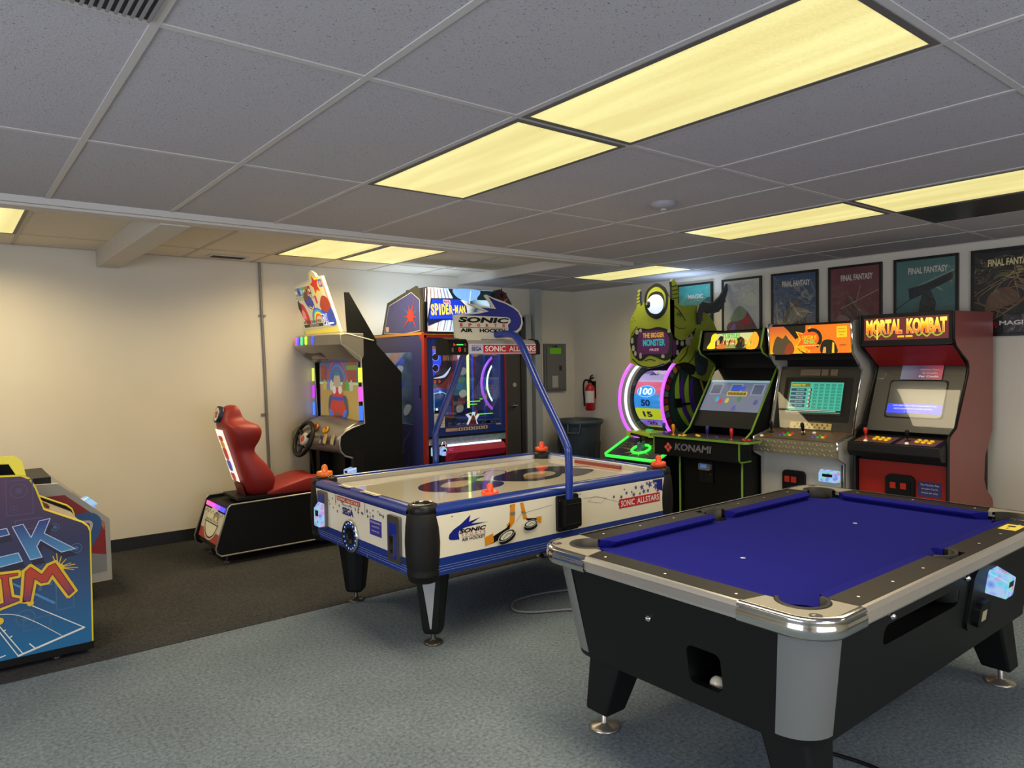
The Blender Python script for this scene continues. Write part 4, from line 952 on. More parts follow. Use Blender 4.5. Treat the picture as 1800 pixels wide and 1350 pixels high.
# ---- white cabinet (orange marquee)
t = thing('arcade_cabinet', (6.0, 3.18, 0), 'white arcade cabinet with chrome edges, an orange marquee and diamond-plate shelf', 'arcade cabinet', 'upright arcade cabinets on the right wall')
prof = [(5.58, .05), (5.58, .73), (5.47, .78), (5.46, .905), (5.71, .955), (5.865, 1.47), (5.82, 1.515), (5.715, 1.61), (5.69, 1.85), (5.72, 1.875), (6.40, 1.90), (6.40, .05)]
WC = M('cabinet_white', 'b9b6ac', .4, noise=.04, nscale=3)
sides(t, prof, 2.81, 3.57, .022, WC, CHR)
b = B(); b.box((5.62, 2.835, 0), (6.38, 3.545, .9), WC); b.box((5.98, 2.835, .9), (6.38, 3.545, 1.60), BLK2); b.box((5.74, 2.835, 1.60), (6.38, 3.545, 1.87), BLK2); b.box((5.78, 2.835, 1.56), (6.0, 3.545, 1.60), BLK2); b.build('inner_case', t)
F = FW(5.60, 3.545, 0)
b = B(); b.prism(F, rrect(0, .06, .71, .77, .01, 2), -.02, 0, WC); b.build('front_panel', t, bevel=.004)
b = B(); b.prism(F, rrect(.19, .33, .39, .635, .035, 5), 0, .03, BLK); b.prism(F, rrect(.21, .52, .335, .60, .008, 2), .03, .035, BLK2); cd = b.build('coin_door', t, bevel=.004)
for x in (.2, .26): B().fbox(F, x+.015, .535, x+.06, .585, .035, .038, M('coin_slot_red')).build('coin_slot', cd)
bill_acceptor(t, F.sub(.51, .575, .001), .17, .095, .045)
b = B(); b.box((5.585, 2.83, .25), (5.6, 2.85, .72), CHR); b.build('corner_strip', t)
F = FW(5.70, 3.545, 1.615)
OM = ramp_mat('orange_print', [(0, 'f0b31c'), (.5, 'f08a1e'), (1, 'c85a34')], 'Z', 0, 1, emit=.62, space='Generated')
b = B(); b.fbox(F, 0, 0, .71, .235, -.03, 0, OM); b.build('marquee', t, label='glowing orange marquee')
b = B(); e = .5
or2 = M('mq_orange', 'f4641e', .4, emit=.6); yl2 = M('mq_yellow', 'f6c21e', .4, emit=.65); bk2 = M('mq_black', '2b2a20', .4, emit=.1); gn2 = M('mq_green', '8fd34a', .4, emit=.5)
b.poly(F, [(.335, 0), (.71, 0), (.71, .235), (.335, .235)], M('mq_orange2', 'ee7a1e', .4, emit=.55), .0008)
b.poly(F, [(.13, .235), (.33, .235), (.33, .17), (.24, .12), (.17, .2)], bk2, .0012); b.poly(F, [(.27, .03), (.34, .0), (.31, 0), (.255, .055)], bk2, .0012)
b.star(F, .335, .115, .118, yl2, .0016, .45, 5, 70); b.star(F, .335, .115, .098, or2, .002, .45, 5, 70)
b.disc(F, .38, .115, .085, or2, .0022); b.ring(F, .39, .12, .06, .088, bk2, .0026, -60, 120)
b.text(F, 'CAPCOM VS', .30, .118, .13, .032, yl2, .0032, .03); b.text(F, 'SNK', .315, .078, .11, .038, gn2, .0032, .04); b.line(F, [(.3, .062), (.45, .066)], .01, yl2, .0032)
b.poly(F, cbez([(.04, .0), (.035, .08), (.07, .15), (.12, .13), (.15, .16), (.18, .12), (.21, .09), (.23, .04), (.2, 0)]), M('mq_grey', '6b5c40', .4, emit=.15), .0012)
b.poly(F, cbez([(.14, 0), (.16, .07), (.2, .09), (.23, .04), (.21, 0)]), M('mq_rust', 'a84a28', .4, emit=.3), .0016)
b.poly(F, cbez([(.47, 0), (.47, .08), (.51, .11), (.57, .10), (.60, .05), (.60, 0)]), bk2, .0014); b.poly(F, [(.48, 0), (.49, .05), (.51, .05), (.51, 0)], M('mq_tan', 'e8a050', .4, emit=.5), .002)
b.poly(F, [(.56, 0), (.565, .09), (.58, .08), (.58, 0)], yl2, .002)
b.rect(F, .60, .125, .685, .215, yl2, .0022); 
for i, s_ in enumerate(('ANIMATED', 'VIOLENCE', 'MILD')): b.text(F, s_, .61+.015*(i == 2), .188-.024*i, .065-.03*(i == 2), .012, bk2, .003)
b.text(F, 'CAPCOM', .62, .055, .055, .014, bk2, .003)
b.build('marquee_art', t)
F = slope(3.545, 5.74, .965, 5.89, 1.50); L_ = .556
b = B(); b.rect(F, 0, 0, .71, L_, M('bezel_black', '24241f', .3, noise=.05, nscale=3)); b.prism(F, rrect(.06, .08, .66, .46, .01, 2), .001, .004, BLK2); b.build('bezel', t)
b = B(); b.fbox(F, .105, .135, .60, .42, .004, .012, M('monitor_black', '171816', .25)); b.rect(F, .12, .175, .59, .415, M('screen_teal', '2f9c88', .2, emit=.62, ecol='49b59e'), .0125); b.rect(F, .10, .15, .59, .16, M('screen_teal2', '2f7c70', .2, emit=.5, ecol='4a9c8e'), .0125)
b.rect(F, .13, .375, .3, .405, M('screen_olive', '6b6a1c', .2, emit=.5), .013); b.text(F, 'RANKING TOP', .135, .38, .12, .018, M('screen_gold', 'cfc04a', .3, emit=.6), .0135, .02)
sb = M('screen_navy', '1c3a66', .2, emit=.35); sk = M('screen_ink', '1d5a54', .2, emit=.25); sg = M('screen_grey', 'b9c0bc', .3, emit=.4)
for k in range(5):
    y = .335-.035*k; b.rect(F, .13, y, .27, y+.024, sb, .013); b.disc(F, .305, y+.012, .015, BLK2, .013, 12); b.disc(F, .30, y+.012, .011, sg, .0133, 12); b.text(F, '%d0.000' % (9-k), .18, y+.006, .07, .012, sg, .0136)
for c_ in range(5):
    for r_ in range(8): b.text(F, 'SSX', .335+.052*c_, .185+.028*r_, .038, .02, sk, .0132, .02)
b.rect(F, .13, .165, .55, .172, sg, .013)
b.build('screen', t, label='teal high-score screen')
b = B(); b.fbox(F, .16, .01, .53, .065, .004, .006, M('strip_cream', 'c2ac64', .5))
for k in range(14): b.rect(F, .2+.022*k, .015+.024*(k % 2), .216+.022*k, .034+.024*(k % 2), M('strip_ink', '6a5c30', .5), .0065)
b.build('instruction_strip', t)
b = B(); b.fbox(F, .19, .475, .37, .53, .004, .006, M('plaque_brown', '5b5142', .4, noise=.4, nscale=40)); b.fbox(F, .38, .475, .44, .53, .004, .006, M('plaque_brown')); b.fbox(F, .46, .475, .52, .53, .004, .006, M('plaque_brown')); b.build('move_list_plaque', t)
B().rect(F, .005, .005, .705, .55, glass_mat('bezel_glass'), .018).build('glass', t)
b = B(); b.loft([[(5.465, y, .905), (5.75, y, .965), (5.75, y, .80), (5.62, y, .76), (5.47, y, .79)] for y in (2.835, 3.545)], M('panel_metal', '6f6b60', .35, .4), False); b.build('control_box', t, merge=True)
F = FW(5.463, 3.565, .785); DP = M('diamond_plate', 'a19a80', .35, .75)
b = B(); b.fbox(F, 0, 0, .75, .118, 0, .004, DP)
for k in range(24):
    for j in range(3):
        x = .02+.031*k+(.015 if j % 2 else 0); y = .02+.038*j; s_ = 1 if (k+j) % 2 else -1
        if x < .73: b.prism(F, [(x-.009, y-.004*s_-.006*s_), (x-.005, y-.009*s_), (x+.009, y+.006*s_), (x+.005, y+.01*s_)], .004, .008, M('plate_lozenge', 'd8d2bc', .25, .7))
b.build('diamond_plate', t, label='embossed diamond-plate front')
F = Fr((5.465, 3.545, .906), (0, -1, 0), (.285, 0, .06))
b = B(); b.rect(F, .02, .01, .70, .28, M('overlay_print', '6a5648', .35, noise=.5, nscale=16), .0015); b.build('control_overlay', t)
for x in (.07, .36): joystick(t, F.p(x, .15, 0), BLK2, .1, F.n)
for x in (.18, .47):
    for k, c in enumerate(('1f58c8', '2f9a4a', 'e8b01c', 'b8301c', '2a9a40', 'c03a1c')):
        button(t, F.p(x+.04*(k % 3), .10+.045*(k//3)+.004*(k % 3), 0), M('button_'+c, c, .3), .0135, F.n)
for x, y in ((.02, .04), (.30, .22), (.40, .215)): button(t, F.p(x+.02, y, 0), WB, .013, F.n)

# ---- green-edged four-player cabinet
t = thing('arcade_cabinet', (5.95, 3.9, 0), 'black arcade cabinet with lime green edges and a wide four-stick shelf', 'arcade cabinet', 'upright arcade cabinets on the right wall')
prof = [(5.34, .04), (5.34, .86), (5.48, .94), (5.88, 1.49), (5.88, 1.54), (5.66, 1.63), (5.63, 1.68), (5.68, 1.85), (6.40, 1.86), (6.40, .04)]
LG = M('lime_edge', '6f9a30', .4); 
sides(t, prof, 3.58, 4.26, .02, BLK2, LG)
b = B(); b.box((5.37, 3.6, 0), (6.38, 4.24, .85), BLK2); b.box((5.97, 3.6, .85), (6.38, 4.24, 1.62), BLK2); b.box((5.70, 3.6, 1.62), (6.38, 4.24, 1.84), BLK2); b.build('inner_case', t)
F = FW(5.365, 4.24, 0)
b = B(); b.prism(F, rrect(.19, .47, .34, .66, .012, 3), 0, .006, M('door_dark', '1b1c1d', .3)); b.prism(F, rrect(.2, .585, .325, .645, .015, 3), .006, .035, M('reader_silver', '9a9ca0', .3, .3)); b.rect(F, .225, .605, .29, .635, M('reader_blue', '2a4a9a', .2, emit=.5, ecol='5a8ad8'), .0355)
b.disc(F, .31, .55, .007, CHR, .0065, 10); b.build('card_reader', t)
F = FW(5.70, 4.24, 1.64)
b = B(); b.fbox(F, 0, 0, .64, .2, -.02, .0, BLK2); Q = Fr((5.655, 4.235, 1.66), (0, -1, 0), (.035, 0, .17)); b.rect(Q, .01, .0, .62, .175, M('mq_dark', '161813', .4, emit=.05), .002)
mqp = lambda n, c='888888', e=.8: M('tm_'+n, c, .4, emit=e)
b.rect(Q, .13, .05, .57, .155, mqp('cream', 'c9c98a'), .0025); b.poly(Q, cbez([(.06, .02), (.09, .08), (.10, .14), (.14, .16), (.16, .12), (.13, .08), (.15, .02)]), mqp('yellow', 'f2d21c', .9), .0035)
b.poly(Q, cbez([(.16, .02), (.2, .06), (.27, .05), (.25, .015)]), mqp('orange', 'd4732a', .7), .0035); b.rect(Q, .17, .015, .5, .05, mqp('olive', '9aa04a', .6), .003)
b.poly(Q, cbez([(.37, .02), (.36, .08), (.41, .12), (.46, .08), (.45, .02)]), mqp('blackish', '20241c', .1), .004); b.poly(Q, cbez([(.48, .01), (.5, .09), (.55, .16), (.6, .1), (.58, .01)]), mqp('amber', 'e8a82a', .8), .004)
b.poly(Q, cbez([(.17, .08), (.19, .13), (.23, .12), (.21, .06)]), mqp('blackish'), .004)
b.text(Q, 'TURTLES', .215, .105, .19, .045, mqp('green', '2fae3a', .8), .005, .03); b.text(Q, 'IN TIME', .27, .065, .09, .022, mqp('orange'), .005, .02)
for k in range(9): b.poly(Q, [(.5+.012*k, .02+.015*(k % 4)), (.515+.01*k, .05+.01*(k % 5)), (.505+.012*k, .07+.012*(k % 3))], mqp('g%d' % (k % 3), ('f4e23a', '3f9a3a', 'd86a2a')[k % 3], .8), .0045)
for k in range(14):
    x = .15+.024*k; b.poly(Q, [(x, .03+.02*(k % 3)), (x+.02, .05+.02*(k % 4)), (x+.012, .10), (x-.006, .08)], mqp('c%d' % (k % 4), ('6a4a20', 'd8b030', '2c3a20', 'b85a28')[k % 4], (.3, .8, .1, .6)[k % 4]), .0042)
b.build('marquee', t, label='glowing yellow and green marquee')
F = slope(4.235, 5.52, .96, 5.90, 1.49); L_ = .652
b = B(); b.rect(F, 0, 0, .63, L_, BLK); b.build('bezel', t)
b = B(); b.rect(F, .0, .17, .63, .51, M('screen_slate', '6d7488', .2, emit=.42, ecol='7e86a2'), .003)
sp = lambda n, c='888888', e=.5: M('scr_'+n, c, .2, emit=e)
b.rect(F, 0, .36, .63, .51, sp('wall', '66708c'), .004); b.rect(F, 0, .485, .63, .51, sp('top', '8fb0c0'), .005)
for x in (.03, .24, .47): b.rect(F, x, .35, x+.13, .47, sp('door', '8390a8'), .005); b.rect(F, x+.015, .36, x+.115, .46, sp('door2', '565f7c', .4), .006)
b.rect(F, .23, .335, .44, .385, sp('sign', 'b8b03a', .6), .007); b.rect(F, .24, .345, .43, .375, sp('signred', '8a3a30', .4), .008); b.rect(F, .26, .40, .40, .44, sp('blue', '2c4cc8', .7), .007)
for k in range(5): b.rect(F, .25+.035*k, .35, .27+.035*k, .37, sp('signgreen', '4f8a3a', .5), .009)
for x, y, c in ((.15, .29, '3aa0c8'), (.19, .27, 'c83a3a'), (.36, .20, '5a5a9a'), (.56, .27, '54508a'), (.26, .28, 'b8b04a'), (.38, .30, '4a7a5a')): b.poly(F, cbez([(x-.015, y-.02), (x-.02, y+.01), (x, y+.035), (x+.02, y+.01), (x+.012, y-.02)], 3), sp('sp'+c, c, .6), .008)
b.build('screen', t, label='grey-blue game screen')
B().rect(F, 0, .0, .63, L_-.02, glass_mat('bezel_glass'), .02).build('glass', t)
# wide control deck
F = FT(0, 0, 0)
dk = [(5.20, 3.62), (5.20, 4.48), (5.23, 4.52), (5.56, 4.52), (5.60, 4.26), (5.60, 3.58), (5.45, 3.58), (5.42, 3.45), (5.23, 3.45), (5.20, 3.48)]
b = B(); b.prism(F, dk, .865, .885, M('deck_dark', '231f22', .35), LG); b.build('control_deck', t, bevel=.003)
dk2 = [(5.23, 3.55), (5.23, 4.46), (5.40, 4.46), (5.55, 4.24), (5.55, 3.6), (5.4, 3.55)]
b = B(); b.prism(F, dk2, .70, .865, BLK2); b.build('control_box', t)
B().poly(F, [(5.215, 3.48), (5.215, 4.5), (5.55, 4.5), (5.58, 4.2), (5.58, 3.6), (5.44, 3.6), (5.41, 3.47)], M('deck_print', '3c3038', .35, noise=.8, nscale=14), .8865).build('control_overlay', t)
b = B(); Q = FW(5.228, 4.46, .70)
gt = M('grey_lettering', '6d6c72', .4); b.text(Q, 'KONAMI', .24, .055, .40, .065, gt, .002, .03, .12)
lr = M('logo_coral', 'd8604c', .4)
for x, y in ((.165, .10), (.19, .075), (.14, .075), (.165, .05)): b.poly(Q, [(x, y+.021), (x+.021, y), (x, y-.021), (x-.021, y)], lr, .002)
b.poly(Q, [(.165, .085), (.175, .075), (.165, .065), (.155, .075)], BLK2, .003)
b.build('maker_lettering', t, label='grey maker lettering with coral diamond emblem')
for y in (3.545, 4.465): B().tube([(5.23, y, .862), (5.23, y, .72), (5.25, y, .70), (5.40, y, .70)], .008, LG, 6).build('deck_edge', t)
for (x, y), m in (((5.32, 4.42), M('stick_blue', '1f2f8a', .3)), ((5.26, 4.26), M('stick_yellow', 'e8961c', .3)), ((5.32, 3.93), M('stick_violet', '2c2a78', .3)), ((5.26, 3.64), M('stick_scarlet', 'c82a22', .3))): joystick(t, (x, y, .886), m, .095)
for x, y, m in ((5.25, 4.18, YEL), (5.25, 4.135, YEL), (5.29, 4.155, YEL), (5.36, 4.07, YEL), (5.33, 4.03, YEL), (5.30, 3.54, M('button_red', 'b82222', .3)), (5.34, 3.57, M('button_red')), (5.34, 3.52, M('button_red')), (5.30, 4.36, M('stick_blue')), (5.36, 3.86, M('stick_violet')), (5.33, 3.83, M('stick_violet'))): button(t, (x, y, .886), m)

# ================================================================ wheel machine with the one-eyed monster topper
t = thing('prize_wheel_machine', (6.0, 4.9, 0), 'neon-lit number wheel game with a green one-eyed monster topper', 'arcade machine')
GR = M('monster_green', 'a3b032', .45, noise=.15, nscale=9); OUT = M('monster_outline', '12150e', .5); DGN = M('monster_dark', '59661c', .5)
PURP = M('neon_violet', 'c25af0', .3, emit=1.15, ecol='c65cf2'); WN = M('neon_white', 'ffffff', .3, emit=1.25, ecol='eafff0'); GN = M('neon_green', '3dff4a', .3, emit=1.0, ecol='3cf04a')
YA, YC = 4.62, 5.20
B().box((5.9, 4.66, 0), (6.45, 5.18, 1.66), BLK2).build('rear_case', t)
B().box((5.50, 4.62, .0), (5.86, 5.2, .62), M('teal_dark_cabinet', '16292a', .4)).build('lower_case', t)
# drum
DC, DR = Vector((5.93, 4.91, 1.17)), .30
y0, y1 = YA+.075, YC-.13
cols = ['9a7ad0', 'd7c24a', '8f6fd8', 'd0486a', '2f9be0', '3a9be6', 'd4d62c', '8d64d6', '49a84c', '2f9be0', 'e0d040', 'a040c0']
segs = [(118, '9c7fd6'), (142, 'c9b8e8'), (168, 'e06a88'), (196, '3a9de8'), (222, 'd2d82e'), (250, '9069dc'), (275, 'c7d62c')]
b = B(); prev = 96
def drum(b, a0, a1, ya, yb, r, m, n=4):
    for k in range(n):
        p, q = R(a0+(a1-a0)*k/n), R(a0+(a1-a0)*(k+1)/n)
        b.add([(DC.x+r*math.cos(p), ya, DC.z+r*math.sin(p)), (DC.x+r*math.cos(p), yb, DC.z+r*math.sin(p)), (DC.x+r*math.cos(q), yb, DC.z+r*math.sin(q)), (DC.x+r*math.cos(q), ya, DC.z+r*math.sin(q))], [(0, 1, 2, 3)], m, True)
for a, c in segs: drum(b, prev, a, y0, y1, DR, M('drum_'+c, c, .25, emit=.55)); prev = a
for y in (y0, y1): b.poly(Fr((DC.x, y, DC.z), (1, 0, 0), (0, 0, 1)), arc(0, 0, DR, 0, 360, 30)[:-1], M('drum_side', '3a3a52', .4))
b.build('number_drum', t, label='rainbow-coloured number drum')
dt = M('drum_ink', '3a2a5a', .4); 
for s_, a, h, m in (('20', 121, .05, M('drum_ink_olive', '4c4420', .4)), ('100', 163, .075, M('drum_white_blue', 'd8f0ff', .3, emit=.9)), ('50', 185, .07, M('drum_ink_blue', '1d4e9a', .4)), ('15', 208, .065, dt), ('20', 231, .06, dt)):
    an = R(a); n = Vector((math.cos(an), 0, math.sin(an))); u = Vector((0, -1, 0)); v = n.cross(u)
    if v.z < 0: v = -v
    Q = Fr(DC+n*(DR+.004), u, n.cross(u)); wv = .12 if len(s_) == 2 else .17
    b = B()
    if s_ == '100': b.disc(Q, .0, 0, .115, M('oval_blue', '2f8fe8', .3, emit=.8), .002, 24, .058); b.ring(Q, 0, 0, .108, .12, M('oval_rim', '8fd8ff', .3, emit=.8), .003, k=.52)
    b.text(Q, s_, -wv/2, -h/2, wv, h, m, .005, .04); b.build('drum_number', t)
# side boards with stripes (near side faces -Y)
def boardpts(): return [(6.0+.45*0, 1.64)]
S = Fr((0, YA, 0), (1, 0, 0), (0, 0, 1))
outer = arc(5.99, 1.17, .44, 112, 250, 16); edge = bez2([(5.87, .74), (6.06, .82), (6.19, .98), (6.24, 1.1), (6.19, 1.25), (6.12, 1.4), (6.02, 1.5), (5.97, 1.63)], 4)
sil = outer[::-1][:0] + outer + edge[1:]
for y, n_ in ((YA, 1), (YC-.02, 0)):
    Q = Fr((0, y, 0), (1, 0, 0), (0, 0, 1))
    if n_:
        b = B(); b.prism(Q, sil, -.02, 0, M('board_dark', '1c1a22', .4)); bd = b.build('wheel_side', t)
        b = B(); cc = ['7a2a30', 'a8842e', '4b5a66', '6b1f2c', '8a3a2a', '5c6a72']
        for k in range(13): b.ring(Q, 5.99, 1.17, .365, .43, M('tile_'+cc[k % 6], cc[k % 6], .4), .0015, 116+k*10, 124+k*10, 3)
        b.build('tile_border', bd)
        b = B(); pu = M('stripe_purple', '4a2a8a', .4); gn = M('stripe_green', '8fb82c', .4)
        b.poly(Q, arc(5.99, 1.17, .35, 118, 245, 12)+bez2([(5.88, .80), (6.05, .86), (6.15, 1.0), (6.2, 1.1), (6.13, 1.3), (6.0, 1.45), (5.9, 1.5)], 4), M('board_teal', '1d3630', .4), .001)
        for dx, m in ((0, gn), (.07, pu), (.15, gn), (.22, pu)):
            L1 = bez2([(5.80+dx, 1.45-dx*.1), (5.73+dx, 1.3), (5.76+dx, 1.1), (5.86+dx, .96), (5.98+dx*.8, .87)], 5); L2 = bez2([(5.98+dx*.8, .87), (5.90+dx, 1.02), (5.82+dx, 1.16), (5.80+dx, 1.3), (5.80+dx, 1.45-dx*.1)], 5)
            b.poly(Q, L1+L2[1:-1], m, .0016+dx*.002)
        b.build('stripe_print', bd)
        b = B(); b.fbox(Q, 5.72, 1.10, 5.80, 1.19, .002, .03, BLK2); b.fbox(Q, 5.78, 1.12, 5.95, 1.14, .002, .02, BLK2); b.build('hub_bracket', bd)
        B().tube([(x, y-.004, z) for x, z in edge], .012, M('trim_olive', '9a8f3a', .4), 6).build('edge_trim', bd)
    B().tube([(x-.01, y, z) for x, z in arc(5.99, 1.17, .45, 110, 247, 30)], .017, PURP, 10).build('neon_arc', t, label='violet neon arc')
B().tube([(x, YC-.055, z) for x, z in arc(5.99, 1.17, .405, 112, 247, 30)], .015, WN, 10).build('neon_arc', t, label='white neon arc')
b = B(); Q = Fr((0, YC-.10, 0), (1, 0, 0), (0, 0, 1)); b.poly(Q, arc(5.99, 1.17, .39, 100, 255, 20), M('marbled_grey', '55605c', .5, noise=.8, nscale=18)); b.build('drum_flank', t)
b = B(); b.loft([[(x, y, z) for y in (YA+.02, YC-.02)] for x, z in arc(5.99, 1.17, .43, 100, 250, 24)], glass_mat('dome_glass', 'f4f8ff', .06, .02), True, caps=False, closed=False); b.build('clear_dome', t)
b = B(); b.box((5.80, YA+.02, 1.57), (6.1, YC-.03, 1.63), M('hood_blue', '54809a', .3, emit=.12)); b.build('hood', t)
b = B(); b.box((5.62, YA+.03, .79), (5.86, YC-.03, .84), M('sill_olive', 'a3ad30', .4, emit=.2)); b.box((5.66, YA+.25, .80), (5.70, YA+.32, .87), M('pointer_green', '58c86a', .4, emit=.3)); b.build('pointer_sill', t)
# neon-edged shelf
def sh(x, y): return (x, y, .61+(x-5.36)*.42)
c4 = [(5.36, 4.56), (5.36, 5.22), (5.72, 5.24), (5.72, 4.56)]
b = B(); b.loft([[Vector(sh(x, y)) for x, y in c4], [Vector(sh(x, y))-Vector((0, 0, .04)) for x, y in c4]], M('shelf_print', '2a1f38', .35, noise=.8, nscale=9), False); b.build('shelf', t)
Q = Fr(sh(5.37, 5.21), (0, -1, 0), (1, 0, .42)); b = B()
for i, s_ in enumerate(('PRESS AND', 'SPIN TO', 'WIN')): b.text(Q, s_, .03, .24-.05*i, .14, .03, M('shelf_olive', '8a7a2c', .4), .003)
for k in range(10):
    a = R(20+k*33); b.poly(Q, [(.34+.12*math.cos(a), .16+.1*math.sin(a)), (.34+.22*math.cos(a+.08), .16+.16*math.sin(a+.08)), (.34+.12*math.cos(a+.2), .16+.1*math.sin(a+.2))], M('burst_green', 'a8b84a', .4), .003)
b.build('shelf_art', t)
B().tube([sh(5.72, 5.24), sh(5.37, 5.235), sh(5.345, 5.20), sh(5.345, 4.58), sh(5.37, 4.545), sh(5.72, 4.54)], .016, GN, 10).build('neon_edge', t, label='bright green neon edge')
ct = Vector(Q.p(.34, .15, .012)); B().tube([ct+Q.u*.10*math.cos(a)+Q.v*.085*math.sin(a) for a in [2*math.pi*k/28 for k in range(28)]], .014, GN, 10, closed=True).build('neon_ring', t, label='green neon ring')
b = B(); b.loft([[ct+Q.u*x+Q.v*y+Vector((0, 0, z)) for x, y in ((-.03, -.03), (.03, -.03), (.03, .03), (-.03, .03))] for z in (-.01, .07)], M('lever_block', '6f8a9a', .3, .4), False); b.build('lever_base', t, bevel=.004)
B().tube([ct+Vector((0, -.085, .12)), ct+Vector((0, .13, .145))], .013, BLK2, 10).tube([ct+Vector((0, 0, .06)), ct+Vector((0, 0, .12))], .012, BLK2, 8).build('lever', t)
b = B(); Q3 = FW(5.495, 5.2, .0)
for x in (.04, .10, .30, .36, .45): b.poly(Q3, [(x, .62), (x+.045, .62), (x+.035, .55), (x+.028, .47), (x+.02, .55)], M('drip_green', '6f9a30', .4), .002)
b.build('drip_print', t); b = B(); b.box((5.48, 5.17, 0), (5.5, 5.21, .62), M('rust_red_edge', '8a3a22', .4)); b.build('corner_edge', t)
# monster topper: hollow board box with cut silhouettes, front facing -X and side facing -Y
FX = 5.68
Q = FW(FX, 5.16, 1.55)
head = [(0, .0), (.10, -.03), (.25, -.06), (.42, -.03), (.56, .03), (.56, .62)] + [(.50, .66), (.47, .72), (.42, .78), (.36, .80), (.28, .78), (.22, .71), (.2, .63)] + [(.15, .58), (.135, .66), (.14, .74), (.12, .76), (.10, .68), (.09, .57), (.04, .50), (0, .45)]
b = B(); b.prism(Q, head, -.03, 0, GR, OUT); b.build('monster_face', t, label='green one-eyed monster face board')
b = B()
b.poly(Q, cbez([(.2, .62), (.235, .74), (.36, .80), (.48, .74), (.51, .62), (.47, .5), (.36, .44), (.24, .5)]), OUT, .002); b.poly(Q, cbez([(.23, .62), (.26, .72), (.36, .765), (.455, .71), (.48, .62), (.44, .52), (.36, .48), (.27, .52)]), GR, .003)
b.poly(Q, cbez([(.245, .60), (.27, .69), (.355, .72), (.44, .69), (.465, .60), (.43, .50), (.355, .45), (.28, .50)]), OUT, .004)
b.poly(Q, cbez([(0, .22), (.05, .30), (.12, .36), (.25, .345), (.38, .36), (.50, .33), (.56, .28), (.56, .08), (.47, .02), (.33, .06), (.25, .07), (.15, .02), (.05, .08)]), OUT, .0045)
b.poly(Q, cbez([(.10, .20), (.14, .31), (.28, .33), (.44, .32), (.52, .24), (.50, .10), (.38, .09), (.22, .09), (.12, .08)]), M('mouth_purple', '5a2458', .4, emit=.12), .005)
for x, y, w_, h_ in ((.015, .21, .035, .05), (.03, .13, .035, .05), (.08, .30, .04, .04), (.13, .32, .035, .03), (.5, .30, .04, .03), (.13, .05, .03, .05), (.06, .08, .03, .04), (.42, .05, .04, .03)): b.poly(Q, cbez([(x, y), (x+w_, y), (x+w_*.9, y+h_), (x+w_*.15, y+h_)], 3), M('tooth', 'b8b4a0', .4), .006)
b.line(Q, bez2([(.03, .04), (.15, -.03), (.3, -.045), (.45, -.01)]), .012, OUT, .002); b.line(Q, bez2([(.2, .02), (.27, .035), (.34, .02)]), .01, OUT, .002)
b.line(Q, bez2([(.01, .26), (.04, .32), (.1, .38)]), .008, OUT, .002)
for k in range(4): b.line(Q, [(.095-.0*k, .61+.035*k), (.14, .625+.035*k)], .007, OUT, .002)
for x, y in ((.05, .47), (.07, .44), (.03, .43), (.12, .02), (.4, -.0)): b.disc(Q, x, y, .006, OUT, .002, 8)
b.build('face_print', t)
b = B(); Y1_ = M('sign_amber', 'd8a83a', .4, emit=.45); CY = M('sign_cyan', '35a8b0', .4, emit=.4)
b.text(Q, 'THE BIGGER', .18, .255, .28, .05, Y1_, .007, .03); b.text(Q, 'MONSTER', .18, .17, .29, .07, CY, .007, .04); b.text(Q, 'PRIZE', .27, .12, .12, .025, M('sign_pink', 'd8a0b8', .4, emit=.4), .007, .02)
b.build('mouth_lettering', t, label='amber and cyan lettering in the mouth')
e = B().lathe(Q.p(.355, .59, .004), [(.098, 0), (.096, .02), (.08, .045), (.05, .062), (.02, .068), (.0001, .069)], M('eye_white', 'eef6ff', .2, emit=.85, ecol='dcecff'), 30, (-1, 0, 0)).build('eye', t, label='glowing white eyeball')
B().lathe(Q.p(.305, .59, .062), [(.04, -.02), (.036, .006), (.02, .014), (.0001, .016)], M('pupil', '33373a', .2), 24, (-1, .18, 0)).disc(Q, .3, .595, .012, M('pupil_glint', 'a8b0b4', .3), .082, 12).build('pupil', e)
# side of the topper
S = Fr((FX, 4.60, 1.55), (1, 0, 0), (0, 0, 1))
body = [(0, -.0), (.12, -.03), (.3, -.14), (.5, -.2), (.78, -.2), (.80, .12), (.76, .28), (.66, .42), (.52, .545), (.35, .585), (.17, .57), (.10, .58), (.085, .60), (.1, .68), (.085, .76), (.06, .80), (.02, .83), (-.01, .80), (.0, .74), (-.0, .62)]
b = B(); b.prism(S, body, -.03, 0, GR, OUT); mfl = b.build('monster_flank', t)
b = B(); b.poly(S, cbez([(.0, .26), (.06, .24), (.13, .22), (.2, .235), (.3, .30), (.36, .345), (.36, .32), (.32, .26), (.24, .18), (.14, .13), (.06, .06), (0, .04)]), OUT, .002)
b.poly(S, cbez([(0, .22), (.05, .2), (.06, .14), (.03, .08), (0, .07)]), M('mouth_purple'), .003)
for x, y, w_, h_ in ((.2, .18, .075, .07), (.27, .235, .04, .05), (.12, .17, .045, .04), (.05, .18, .03, .04), (.05, .08, .035, .04)): b.poly(S, cbez([(x, y), (x+w_, y), (x+w_*.95, y+h_), (x+w_*.1, y+h_)], 3), M('tooth'), .004)
b.line(S, bez2([(.02, .37), (.1, .34), (.2, .345)]), .007, OUT, .002); b.line(S, bez2([(.02, .56), (.1, .52), (.2, .42)]), .01, OUT, .002)
b.line(S, bez2([(.1, .01), (.2, .08), (.24, .16)]), .012, OUT, .002); b.line(S, bez2([(.2, -.03), (.3, .03), (.36, .12)]), .01, OUT, .002); b.poly(S, cbez([(.05, -.02), (.2, .0), (.36, -.05), (.3, -.13), (.12, -.04)]), OUT, .0015)
